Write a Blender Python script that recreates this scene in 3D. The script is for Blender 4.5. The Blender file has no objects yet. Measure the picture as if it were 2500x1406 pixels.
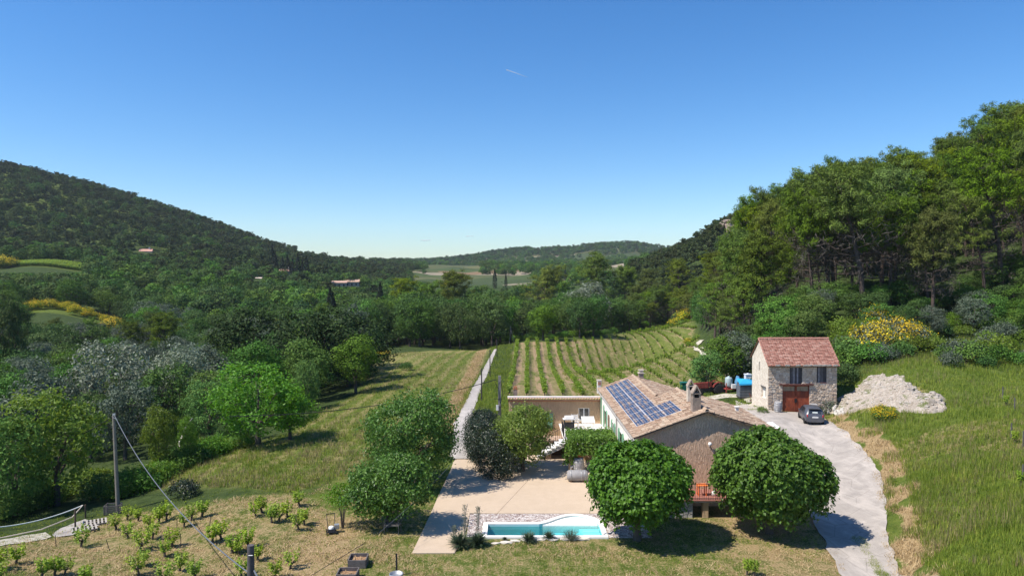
import bpy, math, random
import numpy as np
from mathutils import Vector, Matrix

# ------------------------------------------------------------ camera, sky, sun, exposure
SC = bpy.context.scene
C = SC.collection
F_PX, W_PX, H_PX = 1734.0, 2500.0, 1406.0
CAM_Z = 14.5
PITCH = math.atan(43.0 / F_PX)            # looks down by this angle

cam_d = bpy.data.cameras.new('camera')
cam_d.sensor_width = 36.0
cam_d.lens = 36.0 * F_PX / W_PX
cam_d.clip_start = 0.1
cam_d.clip_end = 20000.0
cam = bpy.data.objects.new('camera', cam_d)
cam.location = (0, 0, CAM_Z)
cam.rotation_euler = (math.pi / 2 - PITCH, 0, 0)
C.objects.link(cam)
SC.camera = cam

SUN_DIR = Vector((-0.66, -0.24, 1.0)).normalized()      # towards the sun
SUN_EL = math.asin(SUN_DIR.z)
SUN_AZ = math.atan2(SUN_DIR.x, SUN_DIR.y)
world = bpy.data.worlds.new('World')
SC.world = world
world.use_nodes = True
wn = world.node_tree
wn.nodes.clear()
sky = wn.nodes.new('ShaderNodeTexSky')
sky.sky_type = 'NISHITA'
sky.sun_disc = False
sky.sun_elevation = SUN_EL
sky.sun_rotation = SUN_AZ
sky.altitude = 300
sky.air_density = 1.0
sky.dust_density = 0.35
sky.ozone_density = 2.2
hsv = wn.nodes.new('ShaderNodeHueSaturation')
hsv.inputs['Saturation'].default_value = 1.32
bg = wn.nodes.new('ShaderNodeBackground')
bg.inputs['Strength'].default_value = 0.112
wo = wn.nodes.new('ShaderNodeOutputWorld')
wn.links.new(sky.outputs[0], hsv.inputs['Color'])
tint = wn.nodes.new('ShaderNodeMix'); tint.data_type = 'RGBA'; tint.blend_type = 'MULTIPLY'
tint.inputs[0].default_value = 1.0; tint.inputs[7].default_value = (.85, .965, 1.10, 1)
wn.links.new(hsv.outputs[0], tint.inputs[6])
wn.links.new(tint.outputs[2], bg.inputs[0])
wn.links.new(bg.outputs[0], wo.inputs[0])

sun_d = bpy.data.lights.new('sun', 'SUN')
sun_d.energy = 5.0
sun_d.angle = math.radians(0.53)
sun_d.color = (1.0, 0.93, 0.83)
sun = bpy.data.objects.new('sun', sun_d)
sun.rotation_euler = (-SUN_DIR).to_track_quat('-Z', 'Y').to_euler()
sun.location = (0, 0, 60)
C.objects.link(sun)

SC.view_settings.view_transform = 'Standard'
SC.view_settings.look = 'None'
SC.view_settings.exposure = 0.45
SC.view_settings.gamma = 1.0
SC.view_settings.use_curve_mapping = False
SC.render.engine = 'CYCLES'
cy = SC.cycles
cy.max_bounces = 6
cy.diffuse_bounces = 3
cy.glossy_bounces = 2
cy.transmission_bounces = 4
cy.transparent_max_bounces = 8
cy.volume_bounces = 0
cy.use_denoising = True

rnd = random.Random(7)
rng = np.random.default_rng(7)

# ------------------------------------------------------------ rays of the photograph -> places on the ground
CP, SP = math.cos(PITCH), math.sin(PITCH)


def P(px, py, D):
    """World point seen at photo pixel (px, py), D metres in front of the camera."""
    d = (px - 1250.0) / F_PX
    v = (703.0 - py) / F_PX
    dy = CP + v * SP
    dz = -SP + v * CP
    return Vector((d / dy * D, D, CAM_Z + dz / dy * D))


def PX(p):
    """photo pixel of a world point"""
    x, y, z = p[0], p[1], p[2] - CAM_Z
    f = y * CP - z * SP
    u = y * SP + z * CP
    return 1250 + F_PX * x / f, 703 - F_PX * u / f


# terrain control points: (px, D, z) ; y-pixel given ones are turned into z
CT = []


def cy_(px, py, D):
    p = P(px, py, D)
    CT.append((px, D, p.z))


def cz_(px, D, z):
    CT.append((px, D, z))


for px in (-800, -200, 300, 800, 1250, 1700, 2200, 2700, 3300):
    cz_(px, 4, 0); cz_(px, 15, 0.0 if px < 2000 else 0.6)
for px, D in ((300, 25), (800, 25), (1250, 25), (1700, 25), (1250, 33), (800, 36), (1000, 36), (1250, 38), (1500, 38), (1700, 38), (1900, 37), (1850, 33),
              (900, 42), (1050, 43), (1250, 43), (1450, 43), (1650, 43), (1050, 50), (1200, 50), (1350, 50), (1500, 50), (1680, 48), (1200, 56), (1400, 58), (1600, 60), (1500, 52)):
    cz_(px, D, 0)
for t in ((0, 1330, 37), (-400, 1330, 37), (280, 1250, 46), (0, 1300, 41), (600, 1200, 46), (760, 1150, 52), (600, 1090, 62), (880, 1000, 78),
          (1000, 930, 100), (930, 872, 135), (1190, 852, 165), (1050, 859, 155), (1176, 981, 82), (1130, 1045, 68), (1160, 920, 110), (1120, 1100, 57),
          (1243, 961, 89), (1415, 961, 89), (1264, 837, 162), (1361, 837, 162), (1600, 880, 120), (1480, 825, 175), (1690, 790, 212), (1650, 945, 87),
          (1740, 955, 84), (1650, 830, 168), (1780, 915, 92), (1700, 850, 150), (1877, 1004, 67), (1760, 957, 80), (1830, 965, 76), (2046, 1000, 67),
          (1990, 1037, 62), (2080, 1075, 56), (2130, 1130, 50), (2165, 1200, 44.5), (2165, 1280, 39.5), (2200, 1406, 33.5), (2050, 1406, 33.7), (2000, 1280, 40.2),
          (1880, 1030, 62), (1850, 1100, 56),
          (2500, 1406, 28), (2300, 1406, 31), (2300, 1200, 41), (2500, 1200, 37), (2300, 1050, 52), (2500, 1050, 48), (2400, 950, 61), (2500, 895, 67),
          (2300, 905, 65), (2180, 925, 65), (2060, 990, 67), (2800, 1200, 35), (2800, 950, 58),
          (1950, 800, 88), (1800, 870, 100), (1720, 765, 150), (2100, 830, 80), (2300, 840, 80), (2500, 840, 78), (2800, 800, 80)):
    cy_(*t)
for t in ((1850, 150, 15.5), (1980, 128, 16.0), (2150, 122, 15.8), (2300, 116, 18.0), (2450, 108, 20.0), (2600, 104, 22.5), (3000, 100, 26), (2100, 150, 20), (2300, 200, 25), (2500, 250, 30), (3000, 250, 45),
          (1795, 330, 31), (1700, 420, 26), (1640, 520, 22), (1600, 250, -1), (1750, 200, 3.5), (1700, 300, 9), (1400, 205, -4), (1200, 190, -5), (1000, 175, -4), (1650, 240, -2), (1560, 300, 0),
          (2000, 400, 50), (2500, 500, 65), (3200, 500, 80), (2000, 900, 60), (2600, 1200, 60),
          (200, 190, -4.5), (800, 110, -3.5), (400, 80, -4), (100, 60, -3.5), (-300, 60, -3.5), (100, 85, -5.5), (0, 150, -8), (400, 150, -8), (800, 200, -8), (400, 250, -8), (0, 250, -2), (500, 105, -5.5),
          (100, 230, 1.9), (100, 330, 9), (100, 400, 17.5), (0, 500, 32), (400, 500, 23), (600, 500, 14), (770, 500, 7), (400, 330, 3), (700, 300, -5), (1000, 350, -6), (1000, 500, -1),
          (0, 750, 116), (-600, 750, 150), (200, 760, 99), (400, 780, 76), (600, 820, 47), (760, 860, 24), (950, 950, 20), (0, 620, 72), (400, 620, 44), (-500, 400, 25), (-500, 230, 2),
          (0, 1300, 90), (400, 1300, 60), (700, 1400, 20), (1000, 1400, 22),
          (1100, 450, 4.5), (1200, 700, 10), (1250, 1100, 20), (1400, 1000, 17), (1500, 1100, 20), (1150, 1500, 31), (1250, 1700, 58), (1400, 1700, 64), (1550, 1700, 74), (1630, 1720, 60), (1750, 1700, 55),
          (1100, 1800, 36), (980, 1800, 33), (1300, 1450, 30), (1400, 1350, 30), (1550, 1400, 36), (1400, 600, 8), (1300, 500, 4),
          (700, 2000, 20), (0, 2600, 20), (600, 3000, 15), (1250, 3000, 15), (1800, 3000, 15), (2600, 3000, 20), (-800, 2500, 20), (3300, 2500, 20), (3300, 60, 8), (3300, 35, 4), (-800, 40, -1), (-800, 120, -7)):
    cz_(*t)

_ct = np.array(CT, float)
_U = (_ct[:, 0] - 1250) / F_PX * 1.6
_V = np.log(_ct[:, 1])
_R = _ct[:, 2] / _ct[:, 1] * 10


def _phi(r2):
    return 0.5 * r2 * np.log(r2 + 1e-9)


_n = len(_U)
_K = _phi((_U[:, None] - _U) ** 2 + (_V[:, None] - _V) ** 2) + np.eye(_n) * 2e-4
_Q = np.c_[np.ones(_n), _U, _V]
_A = np.block([[_K, _Q], [_Q.T, np.zeros((3, 3))]])
_WT = np.linalg.solve(_A, np.r_[_R, 0, 0, 0])


def terr_raw(x, y):
    x = np.asarray(x, float); y = np.maximum(np.asarray(y, float), 3.0)
    u = np.clip(x / y, -1.6, 1.6) * 1.6
    v = np.log(y)
    sh = u.shape
    u = u.ravel(); v = v.ravel()
    out = np.zeros_like(u)
    for i in range(0, len(u), 20000):
        a, b = u[i:i + 20000], v[i:i + 20000]
        k = _phi((a[:, None] - _U) ** 2 + (b[:, None] - _V) ** 2)
        out[i:i + 20000] = k @ _WT[:_n] + _WT[_n] + a * _WT[_n + 1] + b * _WT[_n + 2]
    return (out.reshape(sh) / 10) * y


def sstep(a, b, x):
    t = np.clip((x - a) / (b - a), 0, 1)
    return t * t * (3 - 2 * t)


def vnoise(x, y, s, seed=0):
    """cheap smooth value noise, numpy"""
    x = np.asarray(x) / s + seed * 17.3; y = np.asarray(y) / s - seed * 9.1
    xi = np.floor(x); yi = np.floor(y); fx = x - xi; fy = y - yi
    fx = fx * fx * (3 - 2 * fx); fy = fy * fy * (3 - 2 * fy)
    def h(a, b):
        t = np.sin(a * 127.1 + b * 311.7 + seed * 74.7) * 43758.5453
        return t - np.floor(t)
    return (h(xi, yi) * (1 - fx) + h(xi + 1, yi) * fx) * (1 - fy) + (h(xi, yi + 1) * (1 - fx) + h(xi + 1, yi + 1) * fx) * fy


def T(x, y):
    z = terr_raw(x, y)
    x = np.asarray(x, float); y = np.asarray(y, float)
    # the levelled farmyard, pool and house plot
    m = sstep(-11, -7.5, x) * (1 - sstep(14.5, 17.5, x)) * sstep(29, 32, y) * (1 - sstep(61, 66, y))
    # soft lumps in the ground, growing with distance
    lump = (vnoise(x, y, 3.2, 1) - .5) * .16 + (vnoise(x, y, 1.1, 2) - .5) * .06
    far = np.clip((y - 60) / 200, 0, 4)
    lump = lump + (vnoise(x, y, 26, 3) - .5) * far * 1.6
    lx = np.interp(y, [57, 68, 82, 110, 165], [-3.81, -4.75, -4.4, -4.63, -3.81])
    ml = (1 - sstep(1.4, 3.2, np.abs(x - lx))) * sstep(50, 56, y) * (1 - sstep(165, 175, y))
    rx = np.interp(y, [30, 33.6, 40, 44.5, 50, 56, 62], [15.8, 17.0, 19.2, 20.5, 22.0, 23.8, 24.8])
    ml = np.maximum(ml, (1 - sstep(2.4, 3.6, np.abs(x - rx))) * (1 - sstep(64, 66, y)))
    return (z + lump * (1 - ml)) * (1 - m)


def Tz(x, y):
    return float(T(np.array([x]), np.array([y]))[0])


_Ds = np.exp(np.linspace(math.log(22), math.log(3200), 900))


def G(px, py):
    """where the ray of a photo pixel meets the ground"""
    pts = [P(px, py, d) for d in (1.0,)]
    d0 = pts[0]
    dx, dz = d0.x, d0.z - CAM_Z
    xs = dx * _Ds; zs = CAM_Z + dz * _Ds
    g = T(xs, _Ds)
    k = np.nonzero(zs <= g)[0]
    if len(k) == 0:
        D = 3000.0
    else:
        i = k[0]
        if i == 0:
            D = _Ds[0]
        else:
            a, b = zs[i - 1] - g[i - 1], zs[i] - g[i]
            D = _Ds[i - 1] + (_Ds[i] - _Ds[i - 1]) * a / (a - b)
    return Vector((dx * D, D, Tz(dx * D, D)))


def at(px, D, dz=0.0):
    x = (px - 1250) / F_PX * D
    return Vector((x, D, Tz(x, D) + dz))


def in_poly(x, y, poly):
    x = np.asarray(x); y = np.asarray(y)
    r = np.zeros(x.shape, bool)
    n = len(poly)
    for i in range(n):
        x0, y0 = poly[i][0], poly[i][1]; x1, y1 = poly[(i + 1) % n][0], poly[(i + 1) % n][1]
        c = ((y0 > y) != (y1 > y))
        with np.errstate(divide='ignore', invalid='ignore'):
            xc = (x1 - x0) * (y - y0) / ((y1 - y0) if y1 != y0 else 1e-9) + x0
        r ^= c & (x < xc)
    return r


# ------------------------------------------------------------ materials
def srgb(r, g, b):
    def f(c):
        c /= 255.0
        return c / 12.92 if c <= .04045 else ((c + .055) / 1.055) ** 2.4
    return (f(r), f(g), f(b), 1.0)


class NT:
    def __init__(s, m):
        s.t = m.node_tree; s.t.nodes.clear()
        s.out = s.n('ShaderNodeOutputMaterial')

    def n(s, ty, **kw):
        nd = s.t.nodes.new(ty)
        for k, v in kw.items():
            setattr(nd, k, v)
        return nd

    def l(s, a, b):
        s.t.links.new(a, b)

    def val(s, sock, v):
        if hasattr(v, 'is_linked') or hasattr(v, 'links'):
            s.l(v, sock)
        else:
            sock.default_value = v

    def noise(s, scale, detail=3, rough=.6, vec=None, dist=0.0):
        nd = s.n('ShaderNodeTexNoise')
        nd.inputs['Scale'].default_value = scale
        nd.inputs['Detail'].default_value = detail
        nd.inputs['Roughness'].default_value = rough
        nd.inputs['Distortion'].default_value = dist
        s.l(vec if vec is not None else s.pos(), nd.inputs['Vector'])
        return nd.outputs[0]

    def pos(s):
        if not hasattr(s, '_p'):
            s._p = s.n('ShaderNodeNewGeometry').outputs['Position']
        return s._p

    def obj(s):
        if not hasattr(s, '_o'):
            s._o = s.n('ShaderNodeTexCoord').outputs['Object']
        return s._o

    def ramp(s, fac, stops, interp='LINEAR'):
        r = s.n('ShaderNodeValToRGB')
        r.color_ramp.interpolation = interp
        e = r.color_ramp.elements
        while len(e) < len(stops):
            e.new(.5)
        for q, (p, c) in zip(e, stops):
            q.position = p
            q.color = c if len(c) == 4 else (*c, 1)
        s.l(fac, r.inputs[0])
        return r.outputs[0]

    def mix(s, f, a, b, bt='MIX'):
        m = s.n('ShaderNodeMix', data_type='RGBA', blend_type=bt)
        s.val(m.inputs[0], f); s.val(m.inputs[6], a); s.val(m.inputs[7], b)
        return m.outputs[2]

    def math(s, op, a, b=0.0, c=None, clamp=False):
        m = s.n('ShaderNodeMath', operation=op, use_clamp=clamp)
        s.val(m.inputs[0], a); s.val(m.inputs[1], b)
        if c is not None:
            s.val(m.inputs[2], c)
        return m.outputs[0]

    def mr(s, v, a, b, c=0.0, d=1.0):
        m = s.n('ShaderNodeMapRange')
        s.val(m.inputs[0], v)
        for i, q in zip((1, 2, 3, 4), (a, b, c, d)):
            m.inputs[i].default_value = q
        return m.outputs[0]

    def attr(s, name):
        return s.n('ShaderNodeAttribute', attribute_name=name).outputs['Fac']

    def mapping(s, vec, scale=(1, 1, 1), rot=(0, 0, 0)):
        m = s.n('ShaderNodeMapping')
        m.inputs['Scale'].default_value = scale
        m.inputs['Rotation'].default_value = rot
        s.l(vec, m.inputs[0])
        return m.outputs[0]

    def bsdf(s, col, rough=.8, spec=.3, bump=None, bstr=.3, bdist=.02, metal=0.0):
        b = s.n('ShaderNodeBsdfPrincipled')
        s.val(b.inputs['Base Color'], col); s.val(b.inputs['Roughness'], rough)
        b.inputs['Specular IOR Level'].default_value = spec
        b.inputs['Metallic'].default_value = metal
        if bump is not None:
            bp = s.n('ShaderNodeBump')
            bp.inputs['Strength'].default_value = bstr
            bp.inputs['Distance'].default_value = bdist
            s.l(bump, bp.inputs['Height'])
            s.l(bp.outputs[0], b.inputs['Normal'])
        s.l(b.outputs[0], s.out.inputs[0])
        return b


def newmat(name):
    m = bpy.data.materials.new(name)
    m.use_nodes = True
    return m, NT(m)


def simple(name, col, rough=.8, var=.12, scale=3.0, spec=.3, metal=0.0, bump=.15, bdist=.02):
    """plain surface whose colour wanders a little, with fine relief"""
    m, t = newmat(name)
    f = t.noise(scale, 4, .65, t.obj())
    c = Vector(col[:3])
    a = tuple(max(0, v * (1 - var)) for v in c) + (1,)
    b = tuple(min(1, v * (1 + var)) for v in c) + (1,)
    t.bsdf(t.ramp(f, [(.3, a), (.7, b)]), rough, spec, t.noise(scale * 6, 3, .6, t.obj()) if bump else None, bump, bdist, metal)
    return m


def leafmat(name, c_dark, c_mid, c_light, transl=.3, rough=.55, spec=.35, obj_var=.25, patch=1.2):
    """leaf colour varies leaf by leaf, clump by clump and tree by tree"""
    m, t = newmat(name)
    g = t.n('ShaderNodeNewGeometry')
    oi = t.n('ShaderNodeObjectInfo')
    f = t.math('MULTIPLY_ADD', g.outputs['Random Per Island'], .5, 0.0)
    f = t.math('MULTIPLY_ADD', t.noise(patch, 2, .5, t.obj()), .5, f)
    col = t.ramp(f, [(.2, c_dark), (.5, c_mid), (.85, c_light)])
    h = t.n('ShaderNodeHueSaturation')
    t.l(col, h.inputs['Color'])
    t.l(t.mr(oi.outputs['Random'], 0, 1, .5 - .03 * obj_var * 4, .5 + .022 * obj_var * 4), h.inputs['Hue'])
    t.l(t.mr(t.math('FRACT', t.math('MULTIPLY', oi.outputs['Random'], 7.31)), 0, 1, 1 - obj_var, 1 + obj_var), h.inputs['Value'])
    t.l(t.mr(t.math('FRACT', t.math('MULTIPLY', oi.outputs['Random'], 3.77)), 0, 1, 1 - obj_var * .6, 1 + obj_var * .3), h.inputs['Saturation'])
    b = t.bsdf(h.outputs[0], rough, spec)
    tr = t.n('ShaderNodeBsdfTranslucent')
    hs = t.n('ShaderNodeHueSaturation')
    hs.inputs['Value'].default_value = 1.5; hs.inputs['Hue'].default_value = .485
    t.l(h.outputs[0], hs.inputs['Color'])
    t.l(hs.outputs[0], tr.inputs[0])
    mx = t.n('ShaderNodeMixShader')
    mx.inputs[0].default_value = transl
    t.l(b.outputs[0], mx.inputs[1]); t.l(tr.outputs[0], mx.inputs[2])
    t.l(mx.outputs[0], t.out.inputs[0])
    return m


# ------------------------------------------------------------ mesh building
class MB:
    def __init__(s):
        s.v = []; s.f = []; s.m = []; s.sm = []

    def add(s, vs, fs, mi=0, smooth=False):
        o = len(s.v)
        s.v.extend([tuple(v) for v in vs])
        s.f.extend([tuple(i + o for i in f) for f in fs])
        s.m.extend([mi] * len(fs)); s.sm.extend([smooth] * len(fs))
        return s

    def box(s, c, d, mi=0, rz=0.0, rx=0.0, ry=0.0, taper=1.0):
        M = Matrix.Rotation(rz, 3, 'Z') @ Matrix.Rotation(ry, 3, 'Y') @ Matrix.Rotation(rx, 3, 'X')
        vs = []
        for z in (-.5, .5):
            k = taper if z > 0 else 1.0
            for x, y in ((-.5, -.5), (.5, -.5), (.5, .5), (-.5, .5)):
                vs.append(M @ Vector((x * d[0] * k, y * d[1] * k, z * d[2])) + Vector(c))
        return s.add(vs, [(3, 2, 1, 0), (4, 5, 6, 7), (0, 1, 5, 4), (1, 2, 6, 5), (2, 3, 7, 6), (3, 0, 4, 7)], mi)

    def b2(s, x0, y0, z0, x1, y1, z1, mi=0):
        return s.box(((x0 + x1) / 2, (y0 + y1) / 2, (z0 + z1) / 2), (x1 - x0, y1 - y0, z1 - z0), mi)

    def tube(s, pts, r, n=6, mi=0, smooth=True, cap=True):
        pts = [Vector(p) for p in pts]
        if not isinstance(r, (list, tuple)):
            r = [r] * len(pts)
        vs = []; fs = []
        up = Vector((0, 0, 1))
        for i, p in enumerate(pts):
            d = (pts[min(i + 1, len(pts) - 1)] - pts[max(i - 1, 0)])
            if d.length < 1e-9: d = Vector((0, 0, 1))
            d.normalize()
            a = d.cross(up)
            if a.length < .05: a = d.cross(Vector((1, 0, 0)))
            a.normalize(); b = d.cross(a)
            for k in range(n):
                t = 2 * math.pi * k / n
                vs.append(p + (a * math.cos(t) + b * math.sin(t)) * r[i])
        for i in range(len(pts) - 1):
            for k in range(n):
                fs.append((i * n + k, i * n + (k + 1) % n, (i + 1) * n + (k + 1) % n, (i + 1) * n + k))
        s.add(vs, fs, mi, smooth)
        if cap:
            s.add(vs[:n], [tuple(range(n))], mi); s.add(vs[-n:], [tuple(range(n))[::-1]], mi)
        return s

    def lathe(s, prof, c=(0, 0, 0), n=16, mi=0, axis='Z', smooth=True):
        vs = []; fs = []
        for r, h in prof:
            for k in range(n):
                t = 2 * math.pi * k / n
                a, b = r * math.cos(t), r * math.sin(t)
                q = {'Z': (a, b, h), 'X': (h, a, b), 'Y': (a, h, b)}[axis]
                vs.append((c[0] + q[0], c[1] + q[1], c[2] + q[2]))
        for i in range(len(prof) - 1):
            for k in range(n):
                fs.append((i * n + k, i * n + (k + 1) % n, (i + 1) * n + (k + 1) % n, (i + 1) * n + k))
        s.add(vs, fs, mi, smooth)
        for i in (0, len(prof) - 1):
            if prof[i][0] > 1e-4:
                s.add(vs[i * n:(i + 1) * n], [tuple(range(n))], mi)
        return s

    def prism(s, poly, y0, y1, mi=0, axis='Y'):
        """polygon in (x,z) extruded along y, or in (y,z) along x, or in (x,y) along z"""
        def q(a, b, c):
            return {'Y': (a, c, b), 'X': (c, a, b), 'Z': (a, b, c)}[axis]
        n = len(poly)
        vs = [q(a, b, y0) for a, b in poly] + [q(a, b, y1) for a, b in poly]
        fs = [tuple(range(n)), tuple(range(2 * n - 1, n - 1, -1))]
        fs += [(i, (i + 1) % n, n + (i + 1) % n, n + i) for i in range(n)]
        return s.add(vs, fs, mi)

    def mesh(s, name, mats):
        me = bpy.data.meshes.new(name)
        me.from_pydata(s.v, [], s.f)
        for m in (mats if isinstance(mats, (list, tuple)) else [mats]):
            me.materials.append(m)
        me.polygons.foreach_set('material_index', s.m)
        me.polygons.foreach_set('use_smooth', s.sm)
        me.update()
        return me

    def build(s, name, mats, parent=None, fix=True):
        me = s.mesh(name, mats)
        if fix:
            import bmesh
            bm = bmesh.new(); bm.from_mesh(me)
            bmesh.ops.recalc_face_normals(bm, faces=bm.faces)
            bm.to_mesh(me); bm.free()
        return link(name, me, parent)


def link(name, data, parent=None):
    o = bpy.data.objects.new(name, data)
    C.objects.link(o)
    if parent is not None:
        o.parent = parent
    return o


def empty(name, loc=(0, 0, 0), rz=0.0):
    o = bpy.data.objects.new(name, None)
    o.empty_display_size = .3
    C.objects.link(o)
    o.location = loc; o.rotation_euler = (0, 0, rz)
    return o


def tag(o, label=None, cat=None, group=None, kind=None):
    if label: o['label'] = label
    if cat: o['category'] = cat
    if group: o['group'] = group
    if kind: o['kind'] = kind
    return o


def kids(o):
    return [c for c in bpy.data.objects if c.parent == o]


def copy_tree(src, loc, rz=0.0, sc=1.0, ch=None):
    """a copy of a thing and of each of its parts; ch: known children {obj: [children]}"""
    r = src.copy(); C.objects.link(r)
    r.location = loc; r.rotation_euler = (0, 0, rz); r.scale = (sc, sc, sc) if not isinstance(sc, tuple) else sc
    for c, gs in ch:
        k = c.copy(); C.objects.link(k); k.parent = r
        for g in gs:
            q = g.copy(); C.objects.link(q); q.parent = k
    return r


def family(src):
    return [(c, kids(c)) for c in kids(src)]


def np_mesh(name, verts, quads, mat, tri=False, smooth=False):
    me = bpy.data.meshes.new(name)
    k = 3 if tri else 4
    nq = len(quads)
    me.vertices.add(len(verts)); me.loops.add(nq * k); me.polygons.add(nq)
    me.vertices.foreach_set('co', np.ascontiguousarray(verts, dtype=np.float32).ravel())
    me.loops.foreach_set('vertex_index', np.ascontiguousarray(quads, dtype=np.int32).ravel())
    me.polygons.foreach_set('loop_start', np.arange(nq, dtype=np.int32) * k)
    me.polygons.foreach_set('loop_total', np.full(nq, k, dtype=np.int32))
    me.polygons.foreach_set('use_smooth', np.full(nq, smooth))
    if mat is not None:
        me.materials.append(mat)
    me.update(calc_edges=True)
    return me


def grid_sheet(name, fx, nu, nv, mat, smooth=True):
    """fx(u,v)->(x,y,z) arrays on a grid"""
    u, v = np.meshgrid(np.linspace(0, 1, nu), np.linspace(0, 1, nv), indexing='ij')
    x, y, z = fx(u, v)
    V = np.stack([x, y, z], -1).reshape(-1, 3)
    i = np.arange(nu * nv).reshape(nu, nv)
    q = np.stack([i[:-1, :-1], i[1:, :-1], i[1:, 1:], i[:-1, 1:]], -1).reshape(-1, 4)
    return np_mesh(name, V, q, mat, smooth=smooth), V


def polyline(pts, n):
    """n points evenly spread on a polyline of vectors"""
    p = np.array([[q[0], q[1]] for q in pts], float)
    s = np.r_[0, np.cumsum(np.hypot(*np.diff(p, axis=0).T))]
    t = np.linspace(0, s[-1], n)
    return np.c_[np.interp(t, s, p[:, 0]), np.interp(t, s, p[:, 1])]


def strip_between(name, L, R, nu, nv, dz, mat, rag=.12):
    """ground sheet between two edge lines, following the terrain, edges a little ragged"""
    a = polyline(L, nu); b = polyline(R, nu)
    tt = np.arange(nu)
    a = a + np.c_[(vnoise(a[:, 0], a[:, 1], .7, 4) - .5) * rag * 2, tt * 0]
    b = b + np.c_[(vnoise(b[:, 0], b[:, 1], .7, 5) - .5) * rag * 2, tt * 0]
    w = np.linspace(0, 1, nv)
    X = a[:, None, 0] * (1 - w) + b[:, None, 0] * w
    Y = a[:, None, 1] * (1 - w) + b[:, None, 1] * w
    Z = T(X, Y) + dz
    V = np.stack([X, Y, Z], -1).reshape(-1, 3)
    i = np.arange(nu * nv).reshape(nu, nv)
    q = np.stack([i[:-1, :-1], i[1:, :-1], i[1:, 1:], i[:-1, 1:]], -1).reshape(-1, 4)
    me = np_mesh(name, V, q, mat, smooth=True)
    return tag(link(name, me), kind='structure')

# ------------------------------------------------------------ ground
FAR_HALF = 1.45
nA, nD = 460, 420
_a = np.tan(np.linspace(-0.95, 0.95, nA))
_d = np.r_[np.linspace(3, 22, 12)[:-1], np.exp(np.linspace(math.log(22), math.log(3400), nD - 11))]
_d = np.sort(np.r_[_d[(_d < 37.9) | (_d > 42.1)], np.arange(38.0, 42.1, .1)])
AX, DD = np.meshgrid(_a, _d, indexing='ij')
GX = AX * DD; GY = DD
GZ = T(GX, GY)

X0, X1, Y0, YR = -1.36, 4.95, 38.33, 40.08
arc = []
for k in range(25):
    u = k / 24
    x = 1.55 + (X1 - 1.55) * u
    bump = math.sin(min(1, u / .62) * math.pi / 2) ** 1.5 if u < .62 else math.cos((u - .62) / .38 * math.pi / 2) ** .55 * .97 + .03
    arc.append((x, YR + 1.42 * bump))
arc[-1] = (X1, YR - .1)
POOL_RING = [(X0, Y0), (X1, Y0)] + [(X1, Y0 + (YR - .1 - Y0) * k / 6) for k in range(1, 6)] + arc[::-1] + [(X0, YR)]


def offset(r_, d):
    out = []
    n = len(r_)
    for i in range(n):
        a = Vector((*r_[i - 1], 0)); p = Vector((*r_[i], 0)); c = Vector((*r_[(i + 1) % n], 0))
        n1 = (p - a); n1 = Vector((n1.y, -n1.x, 0)).normalized() if n1.length > 1e-6 else None
        n2 = (c - p); n2 = Vector((n2.y, -n2.x, 0)).normalized() if n2.length > 1e-6 else n1
        if n1 is None: n1 = n2
        q = (n1 + n2); k = q.length
        q = q / k * (d / max(.5, k / 2))
        out.append((p.x + q.x, p.y + q.y))
    return out


# the pool pit is cut out of the ground (the water lies lower than the lawn)
POOL = dict(x0=-1.42, x1=5.02, y0=38.25, y1=40.1, zc=0.06)


def gpoly(pts):
    return [tuple(G(*p))[:2] for p in pts]


POLY_VINE = gpoly([(1238, 966), (1256, 838), (1330, 834), (1480, 824), (1560, 806), (1640, 790), (1690, 782), (1700, 800), (1708, 850), (1760, 890), (1775, 920), (1735, 948), (1640, 968), (1400, 968)])
POLY_LFIELD = gpoly([(1200, 855), (1195, 848), (1050, 856), (935, 868), (880, 905), (880, 960), (770, 1010), (700, 1060), (560, 1100), (420, 1150), (330, 1195), (700, 1205), (900, 1150), (1000, 1180), (1080, 1100), (1100, 1040)])
POLY_OLDVINE = gpoly([(-200, 1406), (-200, 1330), (120, 1310), (260, 1255), (460, 1235), (760, 1205), (860, 1290), (840, 1406)])
POLY_YARD = gpoly([(1700, 985), (1740, 960), (1850, 955), (1880, 1010), (1850, 1020), (1790, 1000)])
POLY_BANK = gpoly([(2010, 1030), (2080, 1070), (2130, 1125), (2165, 1200), (2170, 1290), (2205, 1406), (2300, 1406), (2235, 1300), (2215, 1170), (2180, 1080), (2100, 1030), (2050, 1010)])


def soft_poly(poly, w, X=None, Y=None):
    """1 inside, 0 outside, blurred over w metres by jittered tests"""
    X = GX if X is None else X; Y = GY if Y is None else Y
    acc = np.zeros(X.shape)
    for k in range(8):
        t = k * math.pi / 4
        acc += in_poly(X + math.cos(t) * w, Y + math.sin(t) * w, poly)
    acc += in_poly(X, Y, poly) * 4
    return acc / 12


m_vine = soft_poly(POLY_VINE, .8)
m_lf = soft_poly(POLY_LFIELD, 1.2)
m_old = soft_poly(POLY_OLDVINE, .8)
_w = (vnoise(GX, GY, 1.8, 81) - .5) * 2.4
m_bank = soft_poly(POLY_BANK, .35, GX + _w, GY)
PXG = 1250 + F_PX * GX / GY
near_meadow = sstep(10, 13, GX) * (1 - sstep(66, 74, GY)) * (1 - m_bank)
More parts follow.
